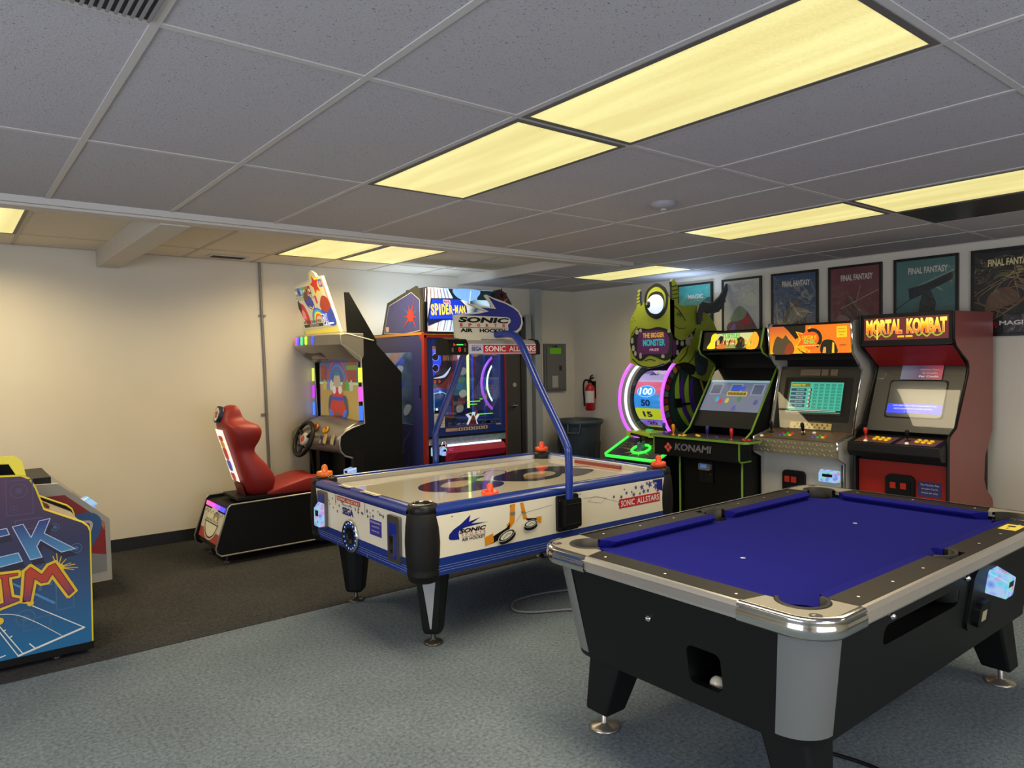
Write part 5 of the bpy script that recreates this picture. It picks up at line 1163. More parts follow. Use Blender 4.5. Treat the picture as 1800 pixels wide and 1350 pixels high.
b.line(S, bez2([(.34, .33), (.42, .29), (.52, .34), (.58, .44)]), .012, M('line_olive', 'a8b04a', .4), .002)
for x, y in ((.08, .48), (.11, .5), (.12, .47), (.62, .28), (.66, .24), (.6, .22), (.47, .44)): b.ring(S, x, y, .008, .016, OUT, .002, n=10)
for k in range(4): b.line(S, [(.0, .63+.04*k), (.09, .645+.04*k)], .008, OUT, .002)
join_into(mfl, b.build('flank_print', t))
b = B(); bl = M('paw_slate', '37474e', .5); b.poly(S, cbez([(.34, .0), (.36, .1), (.44, .12), (.52, .08), (.56, -.02), (.5, -.13), (.38, -.12)]), bl, .005)
for k in range(3): b.line(S, [(.37+.05*k, .02-.03*k), (.42+.05*k, .06-.03*k)], .008, OUT, .007)
b.build('monster_paw', t)
b = B(); Wg = M('wing_grey', '4b4a48', .55, noise=.15, nscale=9); wing = [(.34, .38), (.33, .50), (.36, .58), (.42, .61), (.52, .60), (.62, .62), (.72, .68), (.82, .78), (.85, .82), (.86, .76), (.83, .68), (.81, .66), (.82, .63), (.77, .60), (.78, .57), (.72, .54), (.70, .52), (.6, .50), (.52, .50), (.46, .52), (.42, .50), (.40, .44), (.38, .38)]
W_ = Fr((FX-.0, 4.56, 1.55), (1, -.0, 0), (0, 0, 1)); b.prism(W_, [(x*.97, y) for x, y in wing], 0, .02, Wg, OUT)
for p in ([(.5, .53), (.65, .58), (.8, .66)], [(.52, .51), (.65, .54), (.76, .585)], [(.5, .56), (.66, .61), (.84, .75)]): b.line(W_, bez2([(x*.97, y) for x, y in p]), .006, OUT, .0215)
b.build('monster_wing', t, label='grey bat-like wing')
B().box((FX+.03, 4.66, 1.64), (6.4, 5.13, 1.70), BLK2).build('topper_base', t)
area('topper_backlight', (6.3, 4.9, 2.15), (R(180), R(-20), 0), .1, .4, 3.5, (.55, .72, 1))
# ================================================================ glass-fronted prize machine by the back wall
t = thing('prize_game_machine', (4.04, 6.3, 0), 'blue and red glass-fronted prize game with yellow lettering on its lit sign', 'arcade machine')
SX0, SX1, SY0, SY1 = 3.55, 4.52, 5.80, 6.80
NB = M('machine_navy', '2b2f63', .4, noise=.05, nscale=3); FB = M('front_blue', '142a6e', .35); RE = M('edge_red', '8a231b', .4)
# side board with window
Q = Fr((SX0, SY1, 0), (0, -1, 0), (0, 0, 1))     # left side faces -X
b = B(); wy0, wy1, wz0, wz1 = SY1-6.58, SY1-6.02, .99, 1.69; D = SY1-SY0
for a in ((0, 0, D, wz0), (0, wz1, D, 1.87), (0, wz0, wy0, wz1), (wy1, wz0, D, wz1)): b.fbox(Q, a[0], a[1], a[2], a[3], -.02, 0, NB)
sb = b.build('side_board', t)
b = B(); b.fbox(Q, D-.035, .0, D+.01, 1.87, -.02, .004, RE); b.fbox(Q, 0, 1.85, D, 1.875, -.02, .003, M('edge_amber', 'b07a32', .4)); b.poly(Q, [(D-.09, 1.85), (D-.02, 1.85), (D-.02, 1.76)], RE, .0035); b.build('edge_trim', sb)
B().fbox(Q, wy0, wz0, wy1, wz1, -.012, -.008, GLASS).build('side_window', sb)
B().fbox(Q, D-.085, 1.25, D-.07, 1.37, 0, .006, BLK2).build('side_latch', sb)
b = B(); gl = M('web_grey', '6f6f78', .5)
b.poly(Q, [(.30, .55), (.40, .45), (.48, .60), (.60, .72), (.56, .74), (.50, .70), (.44, .62), (.36, .70)], gl, .002); b.line(Q, bez2([(.48, .62), (.55, .72), (.62, .84)]), .012, gl, .002); b.line(Q, bez2([(.60, .40), (.66, .55), (.7, .72)]), .006, gl, .002); b.line(Q, [(.53, .75), (.72, .92)], .005, gl, .002)
b.build('side_print', sb)
b = B(); b.fbox(FS(SX1, SY0, 0), 0, 0, .0001, .0001, 0, .0001, NB)
B().box((SX1-.02, SY0+.02, 0), (SX1, SY1, 1.87), M('right_side_navy', '2b2f63')).build('side_board', t)
B().box((SX0+.02, SY1-.03, 0), (SX1-.02, SY1, 1.87), M('case_dark', '14162a', .5)).build('back_board', t)
B().box((SX0, SY0+.0, 1.85), (SX1, SY1, 1.88), M('case_dark')).build('roof', t)
# front frame
F = FS(SX0, SY0, 0); FWd = SX1-SX0
b = B()
for a in ((.03, .88, .095, 1.82), (FWd-.075, .88, FWd-.02, 1.82), (.095, 1.74, FWd-.075, 1.82), (.095, .88, FWd-.075, .965)): b.fbox(F, *a, -.03, 0, FB)
b.build('front_frame', t, bevel=.004, label='dark blue window frame')
b = B(); b.fbox(F, 0, .05, .03, 1.84, -.03, .005, RE); b.fbox(F, FWd-.02, .05, FWd, 1.84, -.03, .005, RE); b.fbox(F, 0, 1.82, FWd, 1.85, -.03, .01, RE); b.fbox(F, 0, 1.848, FWd, 1.856, -.03, .012, M('edge_amber')); b.build('front_trim', t, label='red front trim')
B().fbox(F, .095, .965, FWd-.075, 1.74, -.016, -.012, GLASS).build('front_glass', t)
b = B(); b.fbox(F, .22, .915, .74, .957, 0, .003, M('icon_strip_red', '5a2420', .4)); 
for k in range(6): b.rect(F, .37+.06*k, .92, .42+.06*k, .95, M('icon_cream', 'bcae9c', .4), .004); b.disc(F, .395+.06*k, .935, .01, BLK2, .005, 8)
b.rect(F, .225, .92, .36, .95, M('icon_cream2', 'a58f7c', .4), .004); b.rect(F, .83, .95, .89, .965, M('icon_cream2'), .004); b.build('icon_strip', t)
b = B(); b.fbox(F, .10, .965, .215, 1.13, 0, .002, M('instruction_paper', 'c8c2b4', .5)); b.rect(F, .10, 1.10, .215, 1.13, BLK2, .003)
for k in range(6): b.rect(F, .11, .98+.019*k, .205, .985+.019*k, M('ink_grey'), .003)
b.build('instruction_card', t)
# lower counter with red bumper and coin slots
b = B(); b.fbox(F, .03, .05, FWd-.02, .50, -.06, 0, M('lower_dark', '101420', .35, noise=.4, nscale=8)); b.fbox(F, .03, .50, FWd-.02, .88, -.5, -.40, M('recess_dark', '0e1118', .3)); b.fbox(F, .03, .86, FWd-.02, .88, -.03, 0, BLK2); b.build('lower_front', t)
b = B(); b.fbox(F, .03, .80, FWd-.02, .86, -.02, -.0, M('chrome_print_strip', '8d98a8', .25, .5, noise=.5, nscale=20)); b.build('mirror_strip', t)
b = B(); b.loft([[F.p(x, y, z) for y, z in ((.60+d, .0), (.62+d, .05), (.72, .07), (.775, .04), (.785, 0))] for x, d in ((.19, -.04), (.32, .03), (.90, .045))], M('bumper_crimson', '8f1230', .25, coat=.6, emit=.10), False); b.build('bumper', t)
B().fbox(F, .22, .782, .86, .80, .03, .045, M('led_strip_white', 'ffffff', .3, emit=1.2, ecol='e8f4ff')).build('light_strip', t)
b = B(); b.text(F, '5C', .22, .74, .05, .025, M('violet_ink', 'b06ad8', .4, emit=.4), .06); b.build('bumper_mark', t)
for x in (.055, .15):
    b = B(); b.fbox(F, x, .50, x+.055, .72, .0, .035, BLK2); b.build('coin_chute', t, bevel=.004)
    bill_acceptor(t, F.sub(x-.005, .70, .01), .06, .085, .045, 'coin_slot')
    B().tube([F.p(x+.0, .77, .03), F.p(x+.012, .83, .035), F.p(x+.045, .83, .035), F.p(x+.055, .77, .03)], .006, CHR, 6).build('slot_hoop', t)
b = B(); lp = M('lower_print', '3f5a6a', .4, noise=.8, nscale=14)
for k in range(8): b.line(F, bez2([(.25+.08*k, .46), (.30+.08*k, .53+.02*(k % 3)), (.38+.07*k, .50)]), .008, lp, .004)
b.build('lower_print', t)
# interior
I = FS(SX0, SY1-.04, 0)
b = B(); b.rect(I, .02, .9, FWd-.02, 1.85, ramp_mat('back_print', [(0, '1c2344'), (.5, '4a5a66'), (1, '232a3a')], 'X', 0, 1, emit=.3, noise=.9, nscale=6, space='Generated'), .001)
for k in range(26): b.poly(I, cbez([(random.uniform(.03, .9), random.uniform(1.0, 1.8)) for _ in range(1)][0:1]*1 and [(x0+dx, z0+dz) for x0, z0 in [(random.uniform(.05, .85), random.uniform(1.0, 1.75))] for dx, dz in ((0, 0), (.05, .03), (.08, .1), (.02, .12), (-.02, .05))], 3), M('collage%d' % (k % 5), ('8d9290', '2e3f86', '6a2a30', '4b5a4c', 'a9a79a')[k % 5], .5, emit=.15), .002+.0003*k)
b.build('back_art', t)
J = FS(3.72, SY0+.28, 0)      # layered artwork planes inside
b = B(); b.fbox(J, .06, 1.02, .34, 1.80, -.02, 0, M('inner_red', '7c1a22', .4, emit=.12)); b.poly(J, [(.09, 1.30), (.26, 1.42), (.33, 1.5), (.33, 1.75), (.12, 1.78)], M('inner_black', '15161f', .3), .001)
IB = M('inner_blue', '1f43d8', .3, emit=.5)
b.poly(J, cbez([(.07, 1.45), (.15, 1.50), (.2, 1.6), (.17, 1.7), (.07, 1.70)]), IB, .002)
for z in (1.64, 1.53): b.disc(J, .13, z, .035, BLK2, .004, 16); b.ring(J, .13, z, .035, .04, M('inner_rim', '8fa8ff', .3, emit=.6), .005)
b.poly(J, cbez([(.10, 1.43), (.22, 1.46), (.31, 1.54), (.24, 1.44)]), M('inner_silver', 'c8d4e8', .3, emit=.6), .004)
b.text(J, 'VENOM', .14, 1.69, .17, .07, M('venom_ink', 'c8d8e8', .3, emit=.6), .006, .02, .15)
b.build('art_panel', t, label='red and blue art panel inside the glass')
b = B(); b.fbox(J, .38, 1.755, .49, 1.80, .02, .03, BLK2); b.text(J, '101', .39, 1.76, .09, .033, LED('red', 'ff2a20', 1.6), .032, .01); b.text(J, '0', .16, 1.385, .02, .025, LED('red'), .008); b.text(J, '0', .11, 1.385, .02, .025, LED('red'), .008); b.build('digit_display', t)
b = B(); b.fbox(J, .07, 1.06, .30, 1.32, .001, .01, M('lcd_blue', '0c2a5a', .3, emit=.35, ecol='164a9a')); ln = LED('lineblue', '8fd8ff', 1.1)
b.line(J, [(.1, 1.10), (.1, 1.28), (.2, 1.29), (.26, 1.26), (.26, 1.15)], .006, ln, .012)
for x, z, c in ((.26, 1.25, 'ff5050'), (.26, 1.18, 'f0f8ff'), (.2, 1.13, 'f0f8ff'), (.13, 1.12, 'f0f8ff'), (.16, 1.09, 'f0f8ff'), (.17, 1.29, '6ac8ff')): b.disc(J, x, z, .014, LED('n'+c, c, 1.2), .013, 12)
b.build('lit_map', t, label='blue lit map screen')
K = FS(3.68, SY0+.22, 0)
B().tube([K.p(.52, 1.12), K.p(.52, 1.76)], .013, M('led_column', 'd8ff9a', .3, emit=1.2, ecol='e0f88a'), 10).build('light_column', t, label='yellow-green light column')
b = B(); b.fbox(K, .57, 1.0, .585, 1.76, -.01, .01, M('post_blue', '2a48c0', .3, emit=.3)); b.fbox(K, .60, 1.0, .61, 1.76, -.01, .01, RE); b.build('divider_post', t)
def arcin(cx, r, m, nm, rr): B().tube([K.p(x, z) for x, z in arc(cx, 1.36, r, 118, 243, 26)], rr, m, 10).build(nm, t)
arcin(1.02, .33, M('arc_violet', '9a4fd8', .3, emit=.85), 'inner_arc', .014); arcin(1.05, .29, M('arc_white', 'e8ffff', .3, emit=1.2, ecol='d8fff8'), 'inner_arc', .009)
b = B(); b.fbox(K, .80, 1.0, .90, 1.74, -.12, -.1, M('wheel_back_blue', '1d3f9a', .3, emit=.35, noise=.6, nscale=12)); b.poly(K, [(.80, 1.3), (.83, 1.42), (.87, 1.36), (.82, 1.28)], M('cone_yellow', 'b8b86a', .4, emit=.3), -.09); b.rect(K, .8, 1.12, .88, 1.25, M('inner_ochre', 'a88a2e', .4, emit=.3), -.09); b.build('wheel_art', t)
b = B(); gt_ = LED('greenline', '7dff3a', 1.1)
for x, z, w_ in ((.50, 1.18, .16), (.50, 1.15, .12), (.52, 1.06, .05), (.62, 1.045, .26), (.74, 1.0, .12), (.66, 1.20, .03)): b.fbox(K, x, z, x+w_, z+.008, .0, .012, gt_)
b.build('playfield_light', t)
b = B(); b.fbox(K, -.10, .93, FWd-.17, .96, -.4, .2, M('floor_mirror', '2a3350', .15, .6)); b.fbox(K, .5, .98, .86, 1.02, -.2, .02, M('coin_tray', '1c2c70', .3, emit=.25))
b.build('coin_deck', t)
b = B(); tok = M('token_silver', '9aa0a8', .3, .8)
for k in range(26): b.lathe(K.p(.3+.021*k+random.uniform(-.005, .005), .965, random.uniform(-.12, .08)), [(.012, 0), (.012, .004)], tok, 10, (random.uniform(-.3, .3), random.uniform(-.3, .3), 1))
b.build('token_heap', t, kind='stuff')
b = B(); b.poly(K, [(.36, .97), (.39, 1.03), (.35, 1.07), (.38, 1.08), (.42, 1.04), (.43, 1.09), (.47, 1.09), (.46, 1.04), (.50, 1.07), (.52, 1.06), (.48, 1.01), (.5, .97)], LED('pale', 'f0f4ff', .9), .19); b.poly(K, [(.38, .97), (.41, 1.02), (.42, 1.04), (.44, 1.07), (.46, 1.04), (.47, 1.01), (.48, .97)], M('inner_red'), .195); b.build('inner_badge', t)
b = B()
for k in range(9): b.poly(K, cbez([(.36+random.uniform(-.03, .06), 1.05+.07*k+dz) if 0 else (.38+.02*(k % 3)+dx, 1.08+.075*k+dz) for dx, dz in ((0, 0), (.06, .01), (.07, .06), (.03, .08), (-.02, .05))], 3), M('collage%d' % ((k*2) % 5)), .01+.001*k)
b.build('figure_art', t)
area('case_fill', (4.0, SY0+.12, 1.83), (R(-25), 0, 0), .7, .06, 5, (.75, .85, 1))  # unseen fill lights added under the roof to brighten the case interior
area('case_fill', (4.1, SY1-.3, 1.83), (R(20), 0, 0), .7, .06, 5, (.8, .88, 1))
area('sign_backlight', (3.95, 6.45, 1.93), (R(155), 0, 0), .8, .3, 7, (.62, .78, 1))
# marquee
S = Fr((SX0, SY0-.01, 1.87), (1, 0, 0), (0, .09, .44))
b = B(); MS = ramp_mat('marquee_streaks', [(0, '7a4a3a'), (.3, 'd8cfd8'), (.5, 'a8c8f0'), (.62, 'f0f8ff'), (.8, '1a3a4a'), (1, 'b8dcf0')], 'X', 0, 1.0, emit=.8, noise=.35, nscale=3, space='Generated')
b.add([S.p(.04, .01), S.p(FWd-.05, .01), S.p(FWd-.06, .445), S.p(.10, .445)], [(0, 1, 2, 3)], MS)
b.build('marquee_sign', t, label='lit streaky sign')
b = B(); stk = M('streak_brown', '7a4a34', .4, emit=.3); stw = M('streak_white', 'f4f6ff', .4, emit=1.0); stt = M('streak_teal', '1d3c46', .4, emit=.15); stb = M('streak_blue', '7fb4f8', .4, emit=.8)
for k in range(16):
    x = .06+.018*k; b.line(S, [(x, .44-.01*(k % 3)), (x-.03+.004*k, .30)], .006, (stk, stw)[k % 2], .002)
for k in range(18):
    x = .12+.024*k; b.line(S, [(x+.05, .15), (x, .02)], .007, (stw, stk, stb)[k % 3], .002)
b.poly(S, [(.33, .44), (.40, .44), (.48, .33), (.38, .33)], stt, .003); b.poly(S, cbez([(.40, .44), (.42, .36), (.55, .32), (.66, .36), (.70, .44)]), stb, .0032); b.poly(S, [(.70, .44), (.88, .44), (.90, .34), (.66, .34)], stt, .003)
b.line(S, [(.60, .43), (.56, .30)], .006, stw, .004)
b.build('sign_streaks', t)
b = B(); SB = M('sign_blue', '1c3fe0', .35, emit=.62); SY_ = M('sign_yellow', 'ffd83a', .35, emit=.95); SD = M('sign_deep', '14205a', .4, emit=.2)
b.poly(S, [(.05, .12), (.12, .335), (.44, .345), (.52, .27), (.52, .15), (.40, .13), (.22, .12), (.05, .06)], SD, .004)
b.poly(S, [(.07, .13), (.13, .325), (.44, .335), (.50, .265), (.50, .16), (.38, .14), (.22, .135)], SB, .005)
for i, ch in enumerate('SPIDER-MAN'):
    x = (.10, .145, .190, .222, .268, .308, .350, .375, .42, .462)[i]; w_ = (.042, .042, .026, .042, .036, .04, .022, .042, .04, .038)[i]; y = .165+.0035*i; h = .115-.003*abs(i-1)*1.6
    if ch == '-': b.rect(S, x, y+.035, x+w_, y+.05, SY_, .007)
    else: b.text(S, ch, x, y, w_, h, SY_, .007, .04, .12)
b.rect(S, .255, .285, .335, .325, M('sign_cream_box', 'd8c8e0', .4, emit=.8), .006); b.text(S, 'MARVEL', .26, .29, .07, .03, M('sign_maroon', 'a8405a', .4, emit=.3), .007, .04)
b.text(S, 'COIN', .49, .155, .06, .05, M('sign_pale_blue', 'a8c8ff', .4, emit=.8), .007, 0, .2)
b.build('lettering', t, label='yellow lettering on a blue shield')
b = B(); b.loft([[(SX0+.05, SY0+.02, 1.88), (SX0+.11, SY0+.08, 2.31), (SX0+.11, SY0+.5, 2.31), (SX0+.05, SY0+.5, 1.88)], [(SX1-.04, SY0+.02, 1.88), (SX1-.05, SY0+.08, 2.31), (SX1-.05, SY0+.5, 2.31), (SX1-.04, SY0+.5, 1.88)]], M('case_dark'), False); b.build('sign_box', t)
for sx, mm_ in ((SX0+.0, M('wing_panel', '3c3f78', .4)), (SX1+.0, M('wing_panel_black', '17151b', .4))):
    Q = Fr((sx, 6.65, 1.84), (0, -1, 0), (0, 0, 1)) if sx < 4 else Fr((sx, 6.65, 1.84), (0, -1, 0), (0, 0, 1))
    o_ = [(.03, .02), (.16, .35), (.72, .475), (.78, .42), (.84, .30), (.84, .03), (.55, 0)]
    if sx < 4:
        b = B(); b.prism(Q, o_, -.02, .0, M('wing_border', '34352e', .4)); wg = b.build('wing_board', t, label='angular wing board with a purple-blue face')
        b = B(); b.poly(Q, [(.09, .05), (.20, .32), (.64, .42), (.79, .34), (.79, .05), (.5, .03)], mm_, .001); b.line(Q, [(.09, .05), (.20, .32), (.64, .42), (.79, .34), (.79, .05), (.5, .03)], .006, M('keyline', 'a8acc8', .4), .002, True); b.build('wing_face', wg)
        b = B(); rd = M('burst_red', 'a83028', .4); bl_ = M('burst_blue', '3b5a90', .4)
        for k in range(9): a = R(40*k+10); b.poly(Q, [(.62+.05*math.cos(a), .20+.04*math.sin(a)), (.62+(.2 if k % 2 else .13)*math.cos(a+.25), .20+(.17 if k % 2 else .11)*math.sin(a+.25)), (.62+.05*math.cos(a+.6), .20+.04*math.sin(a+.6))], rd if k % 3 else bl_, .003)
        b.disc(Q, .62, .20, .06, rd, .0035); b.rect(Q, .13, .06, .19, .11, M('wing_tag', 'c8a49a', .4), .003); join_into(wg, b.build('burst_print', wg))
Q = FS(4.46, SY0+.03, 1.90)
b = B(); b.prism(Q, [(-.10, .05), (-.10, .30), (-.03, .405), (.02, .42), (.09, .39), (.17, .28), (.18, .10), (.14, .0)], -.3, 0, M('wing_panel_black')); wg = b.build('wing_board', t, label='small black wing board')
b = B(); b.star(Q, .04, .36, .08, M('star_maroon', '5a1c28', .4), .002, .4, 5, 92); b.star(Q, .04, .36, .05, BLK2, .003); b.line(Q, bez2([(-.05, .26), (.03, .27), (.11, .33)]), .012, M('ring_red', 'c02a38', .4, emit=.2), .003)
for k in range(5): b.line(Q, [(-.05+.045*k, .05), (-.04+.045*k, .24)], .005, M('star_maroon'), .002)
b.build('star_print', wg)

# ================================================================ racing game with red bucket seat
t = thing('racing_game_machine', (2.6, 6.35, 0), 'sit-down racing arcade machine with a red bucket seat against the beige wall', 'arcade machine')
KY0, KY1 = 5.86, 6.88
prof = [(2.74, 1.84), (2.745, 1.76), (2.93, 1.64), (2.955, 1.05), (2.84, 1.02), (2.77, .99), (2.72, .95), (2.71, .88), (2.72, .82), (2.76, .775), (2.84, .75), (2.86, .70), (2.86, .05), (3.335, .05), (3.34, 1.50), (3.06, 1.79), (2.80, 1.85)]
for i, y in enumerate((KY0, KY1-.02)):
    Q = Fr((0, y, 0), (1, 0, 0), (0, 0, 1)); b = B(); b.prism(Q, prof, -.02, 0, BLK2); sb = b.build('side_board', t)
    B().tube([(x, y+(.0 if i == 0 else .02), z) for x, z in prof[-2:]+prof[:13]], .008, M('silver_trim', 'a9a59b', .3, .6), 6).build('edge_trim', sb)
b = B(); b.box((3.0, KY0+.02, .05), (3.33, KY1-.02, 1.48), BLK2); b.box((2.9, KY0+.02, 1.62), (3.1, KY1-.02, 1.80), BLK2); b.box((2.9, KY0+.3, 0), (3.3, KY1-.3, .8), BLK2); b.build('inner_case', t)
B().box((2.80, KY1-.38, .05), (2.9, KY1-.3, .78), BLK2).build('pedal_box', t)
b = B(); b.prism(Fr((0, KY1-.12, 0), (1, 0, 0), (0, 0, 1)), [(2.81, .84), (2.95, .84), (2.95, .05), (2.9, .05), (2.86, .5)], -.05, .0, BLK2); b.build('far_board', t)
# silver canopy
SV = M('kart_silver', '8f8a80', .3, .55, noise=.05, nscale=3)
n = 17; rows = []
for k in range(n):
    u = k/(n-1); y = KY0-.005+(KY1-KY0+.01)*u; bow = .12*math.sin(math.pi*min(1, u*1.0))**.8; x = 2.745-bow-.10*u*(1-u)*0
    rows.append([(2.86, y, 1.855), (x+.03, y, 1.86), (x, y, 1.845), (x-.004, y, 1.755), (x+.02, y, 1.735), (x+.13, y, 1.635), (2.93, y, 1.60), (2.96, y, 1.66), (2.96, y, 1.855)])
can = B().loft(rows, SV, False).build('canopy', t, bevel=.004, merge=True, label='silver light canopy')
def cx(u): return 2.745-.12*math.sin(math.pi*u)**.8
for k, c in enumerate(('ff4060', '8a4aff', '4a4aff', '4affa0', 'b8ff3a', '3a50ff')):
    u = (.80, .73, .66, .56, .46, .34)[k]; y = KY0+(KY1-KY0)*u; du = .02
    x = cx(u); sl = (cx(u+du)-cx(u-du))/(2*du*(KY1-KY0)); Q = Fr((x-.003, y, 1.765), (-sl, -1, 0), (0, 0, 1))
    B().prism(Q, rrect(-.018, 0, .018, .075, .012, 3), 0, .006, M('canopy_light_'+c, c, .2, emit=.95)).build('canopy_light', can)
b = B(); b.prism(Fr((2.70, KY1-.25, 1.68), (0, -1, 0), (.13, 0, -.085)), rrect(0, .0, .42, .10, .03, 3), 0, .004, M('recess_brown', '4a3a30', .4)); b.build('canopy_recess', can)
# flat sign on top, with a plain rainbow and kart colours, no character
S = Fr((2.74, 6.86, 1.86), (.03, -1, 0), (-.0, .22, 1))
S = Fr((2.86, 6.90, 1.86), (0, -1, 0), (-.10, .16, .52))
b = B(); sil = [(.0, 0), (.79, 0), (.81, .56), (.70, .575), (.68, .60), (.62, .66), (.54, .65), (.49, .59), (.0, .50)]
sil = [(0, 0), (.80, 0), (.80, .57), (.68, .575), (.66, .61), (.60, .645), (.53, .62), (.50, .56), (0, .53)]
b.prism(S, sil, -.025, 0, M('sign_white_edge', 'd8d0b8', .4, emit=.15)); sg_ = b.build('top_sign', t, label='printed sign board on top')
b = B(); e_ = .45; KM = lambda n, c='888888', e=.35: M('kart_'+n, c, .4, emit=e)
b.poly(S, [(.02, .08), (.78, .08), (.78, .55), (.02, .51)], KM('cream', 'cfc7a2'), .001); b.poly(S, [(.02, .01), (.78, .01), (.78, .07), (.02, .07)], KM('strip', 'd8c868'), .001)
for k, c in enumerate(('c8b028', '8a9a8a', '4a5aa8', '6a9ac8', '5ab03a', 'c8582a', '8a4a2a')): b.rect(S, .03+.063*k, .42, .088+.063*k, .505, KM('cell'+c, c), .002); b.disc(S, .06+.063*k, .46, .018, KM('dot'+str(k % 3), ('e8d8b0', 'e8e0d0', '3a4a3a')[k % 3]), .003, 10)
for k in range(9):
    for j in range(2): b.rect(S, .04+.03*(2*k+j)/1.2, .395-.02*j, .055+.03*(2*k+j)/1.2, .413-.02*j, KM('checker', '4a4a4a', .1), .002)
b.poly(S, cbez([(.07, .26), (.1, .35), (.2, .32), (.24, .2), (.22, .12), (.14, .14)]), KM('red', 'c83030'), .002); b.poly(S, cbez([(.1, .2), (.13, .28), (.18, .24), (.16, .18)]), KM('pink', 'e88a8a'), .003); b.poly(S, cbez([(.06, .30), (.1, .38), (.14, .32), (.1, .26)]), KM('dark', '2a3038', .05), .003)
b.poly(S, cbez([(.25, .38), (.3, .44), (.42, .38), (.44, .29), (.36, .27), (.28, .31)]), KM('blue', '3a3f9a'), .002); b.poly(S, cbez([(.26, .4), (.32, .46), (.37, .42), (.3, .36)]), KM('brown', '6a4a2a'), .003); b.line(S, bez2([(.33, .3), (.39, .28), (.43, .3)]), .014, KM('goldband', 'e8d040'), .003)
for k, c in enumerate(('d83a28', 'f08a28', 'f4e03a', '3ab04a', '3a90e8', '3a48b8')): b.ring(S, .46, .12, .08+.013*k, .094+.013*k, KM('bow'+c, c, .55), .004, 5, 175)
b.disc(S, .46, .16, .06, KM('cream'), .003)
b.star(S, .60, .50, .135, KM('goldband'), .002, .5, 5, 100); b.star(S, .60, .50, .10, KM('red'), .003, .5, 5, 100); b.rect(S, .50, .32, .54, .40, KM('red'), .002); b.poly(S, cbez([(.6, .30), (.55, .2), (.62, .1), (.78, .1), (.78, .25), (.7, .30)]), KM('royal', '2a4ab8'), .003); b.poly(S, cbez([(.56, .28), (.66, .38), (.76, .36), (.78, .28), (.66, .22)]), KM('rust', 'a83a24'), .0035)
b.rect(S, .69, .47, .76, .545, KM('tile', '3a6a9a'), .003); b.disc(S, .725, .505, .024, KM('pink'), .004, 12); b.line(S, [(.775, .55), (.775, .2)], .008, KM('red'), .003)
b.rect(S, .06, .095, .5, .125, KM('dark'), .004); b.text(S, 'EDITION', .2, .098, .2, .024, KM('cream'), .005, .01); b.text(S, 'ARCADE GRAND PRIX', .07, .133, .42, .03, KM('dark'), .005, .02)
b.text(S, 'DX', .53, .10, .13, .11, KM('white', 'f0f4ff', .8), .006, .09); b.text(S, 'DX', .535, .105, .12, .1, KM('royal'), .007, .03); b.rect(S, .62, .105, .74, .12, KM('white'), .006)
for k in range(16): b.disc(S, .05+.042*k, .04, .014, KM('goldband'), .003, 8)
b.build('sign_print', sg_)
b = B(); b.prism(Fr((0, KY0+.06, 0), (1, 0, 0), (0, 0, 1)), [(2.84, 1.84), (3.12, 1.80), (2.86, 2.22), (2.82, 2.22)], -.02, 0, BLK2); b.build('sign_gusset', t)
b = B(); b.box((2.78, KY0+.10, 1.855), (2.9, KY1-.1, 1.875), M('sign_box_amber', 'a8a050', .4, emit=.3)); b.build('sign_foot', t)
# screen
S = Fr((2.955, 6.80, 1.07), (0, -1, 0), (-.0, 0, 1)); SW = .84
b = B(); b.fbox(S, -.03, -.03, SW+.04, .55, -.03, 0, BLK2); b.build('screen_frame', t)
b = B(); KS = lambda n, c='888888', e=.42: M('race_'+n, c, .2, emit=e)
b.rect(S, 0, 0, SW, .53, KS('sand', 'a88f4a'), .002); b.rect(S, 0, .33, SW, .53, KS('scenery', '4a5a86'), .003)
b.rect(S, .02, .36, .16, .5, KS('brick', '8a3a30'), .004); b.rect(S, .62, .34, .80, .53, KS('brick'), .004); b.rect(S, .6, .46, .82, .5, KS('green', '5a8a2a'), .005); b.rect(S, 0, .32, SW, .345, KS('kerb', 'a8c89a'), .005)
b.ring(S, .4, .3, .16, .2, KS('arch', '4a68a8'), .005, 0, 180, k=1.2); b.ring(S, .4, .3, .2, .24, KS('arch2', '9a4a48'), .005, 0, 180, k=1.1)
for x, c in ((.12, 'b8a83a'), (.2, '6a7ab8'), (.62, '4a9a3a'), (.7, 'b8b0a0'), (.55, '8a6a3a'), (.27, 'c8c0a0')): b.poly(S, cbez([(x-.03, .27), (x-.035, .32), (x, .37), (x+.035, .32), (x+.03, .27)], 3), KS('far'+c, c), .006)
b.poly(S, cbez([(.2, .05), (.22, .2), (.32, .22), (.5, .22), (.6, .2), (.63, .05), (.52, 0), (.3, 0)]), KS('tyre', '4a4a5a'), .007); b.poly(S, cbez([(.24, .06), (.28, .17), (.4, .2), (.53, .17), (.58, .06), (.5, .03), (.32, .03)]), KS('body', 'b8382a'), .008)
b.poly(S, cbez([(.21, .08), (.24, .02), (.32, .0), (.28, .07)]), KS('blue', '4a70c8'), .009); b.poly(S, cbez([(.6, .08), (.58, .02), (.5, .0), (.54, .07)]), KS('blue'), .009); b.rect(S, .26, .17, .55, .205, KS('wingblue', '3a4aa8'), .0095)
b.poly(S, cbez([(.3, .2), (.3, .26), (.36, .29), (.45, .29), (.51, .26), (.51, .2)]), KS('body'), .0085); b.disc(S, .34, .27, .04, KS('wheelw', 'c8ccd0'), .01, 14); b.disc(S, .47, .27, .04, KS('wheelw'), .01, 14)
b.poly(S, cbez([(.34, .3), (.33, .38), (.40, .44), (.47, .38), (.46, .3)]), KS('helmet', 'a89a80'), .0075); b.poly(S, cbez([(.33, .41), (.35, .44), (.40, .45), (.46, .44), (.48, .41)]), KS('visor', '3a6a8a'), .008)
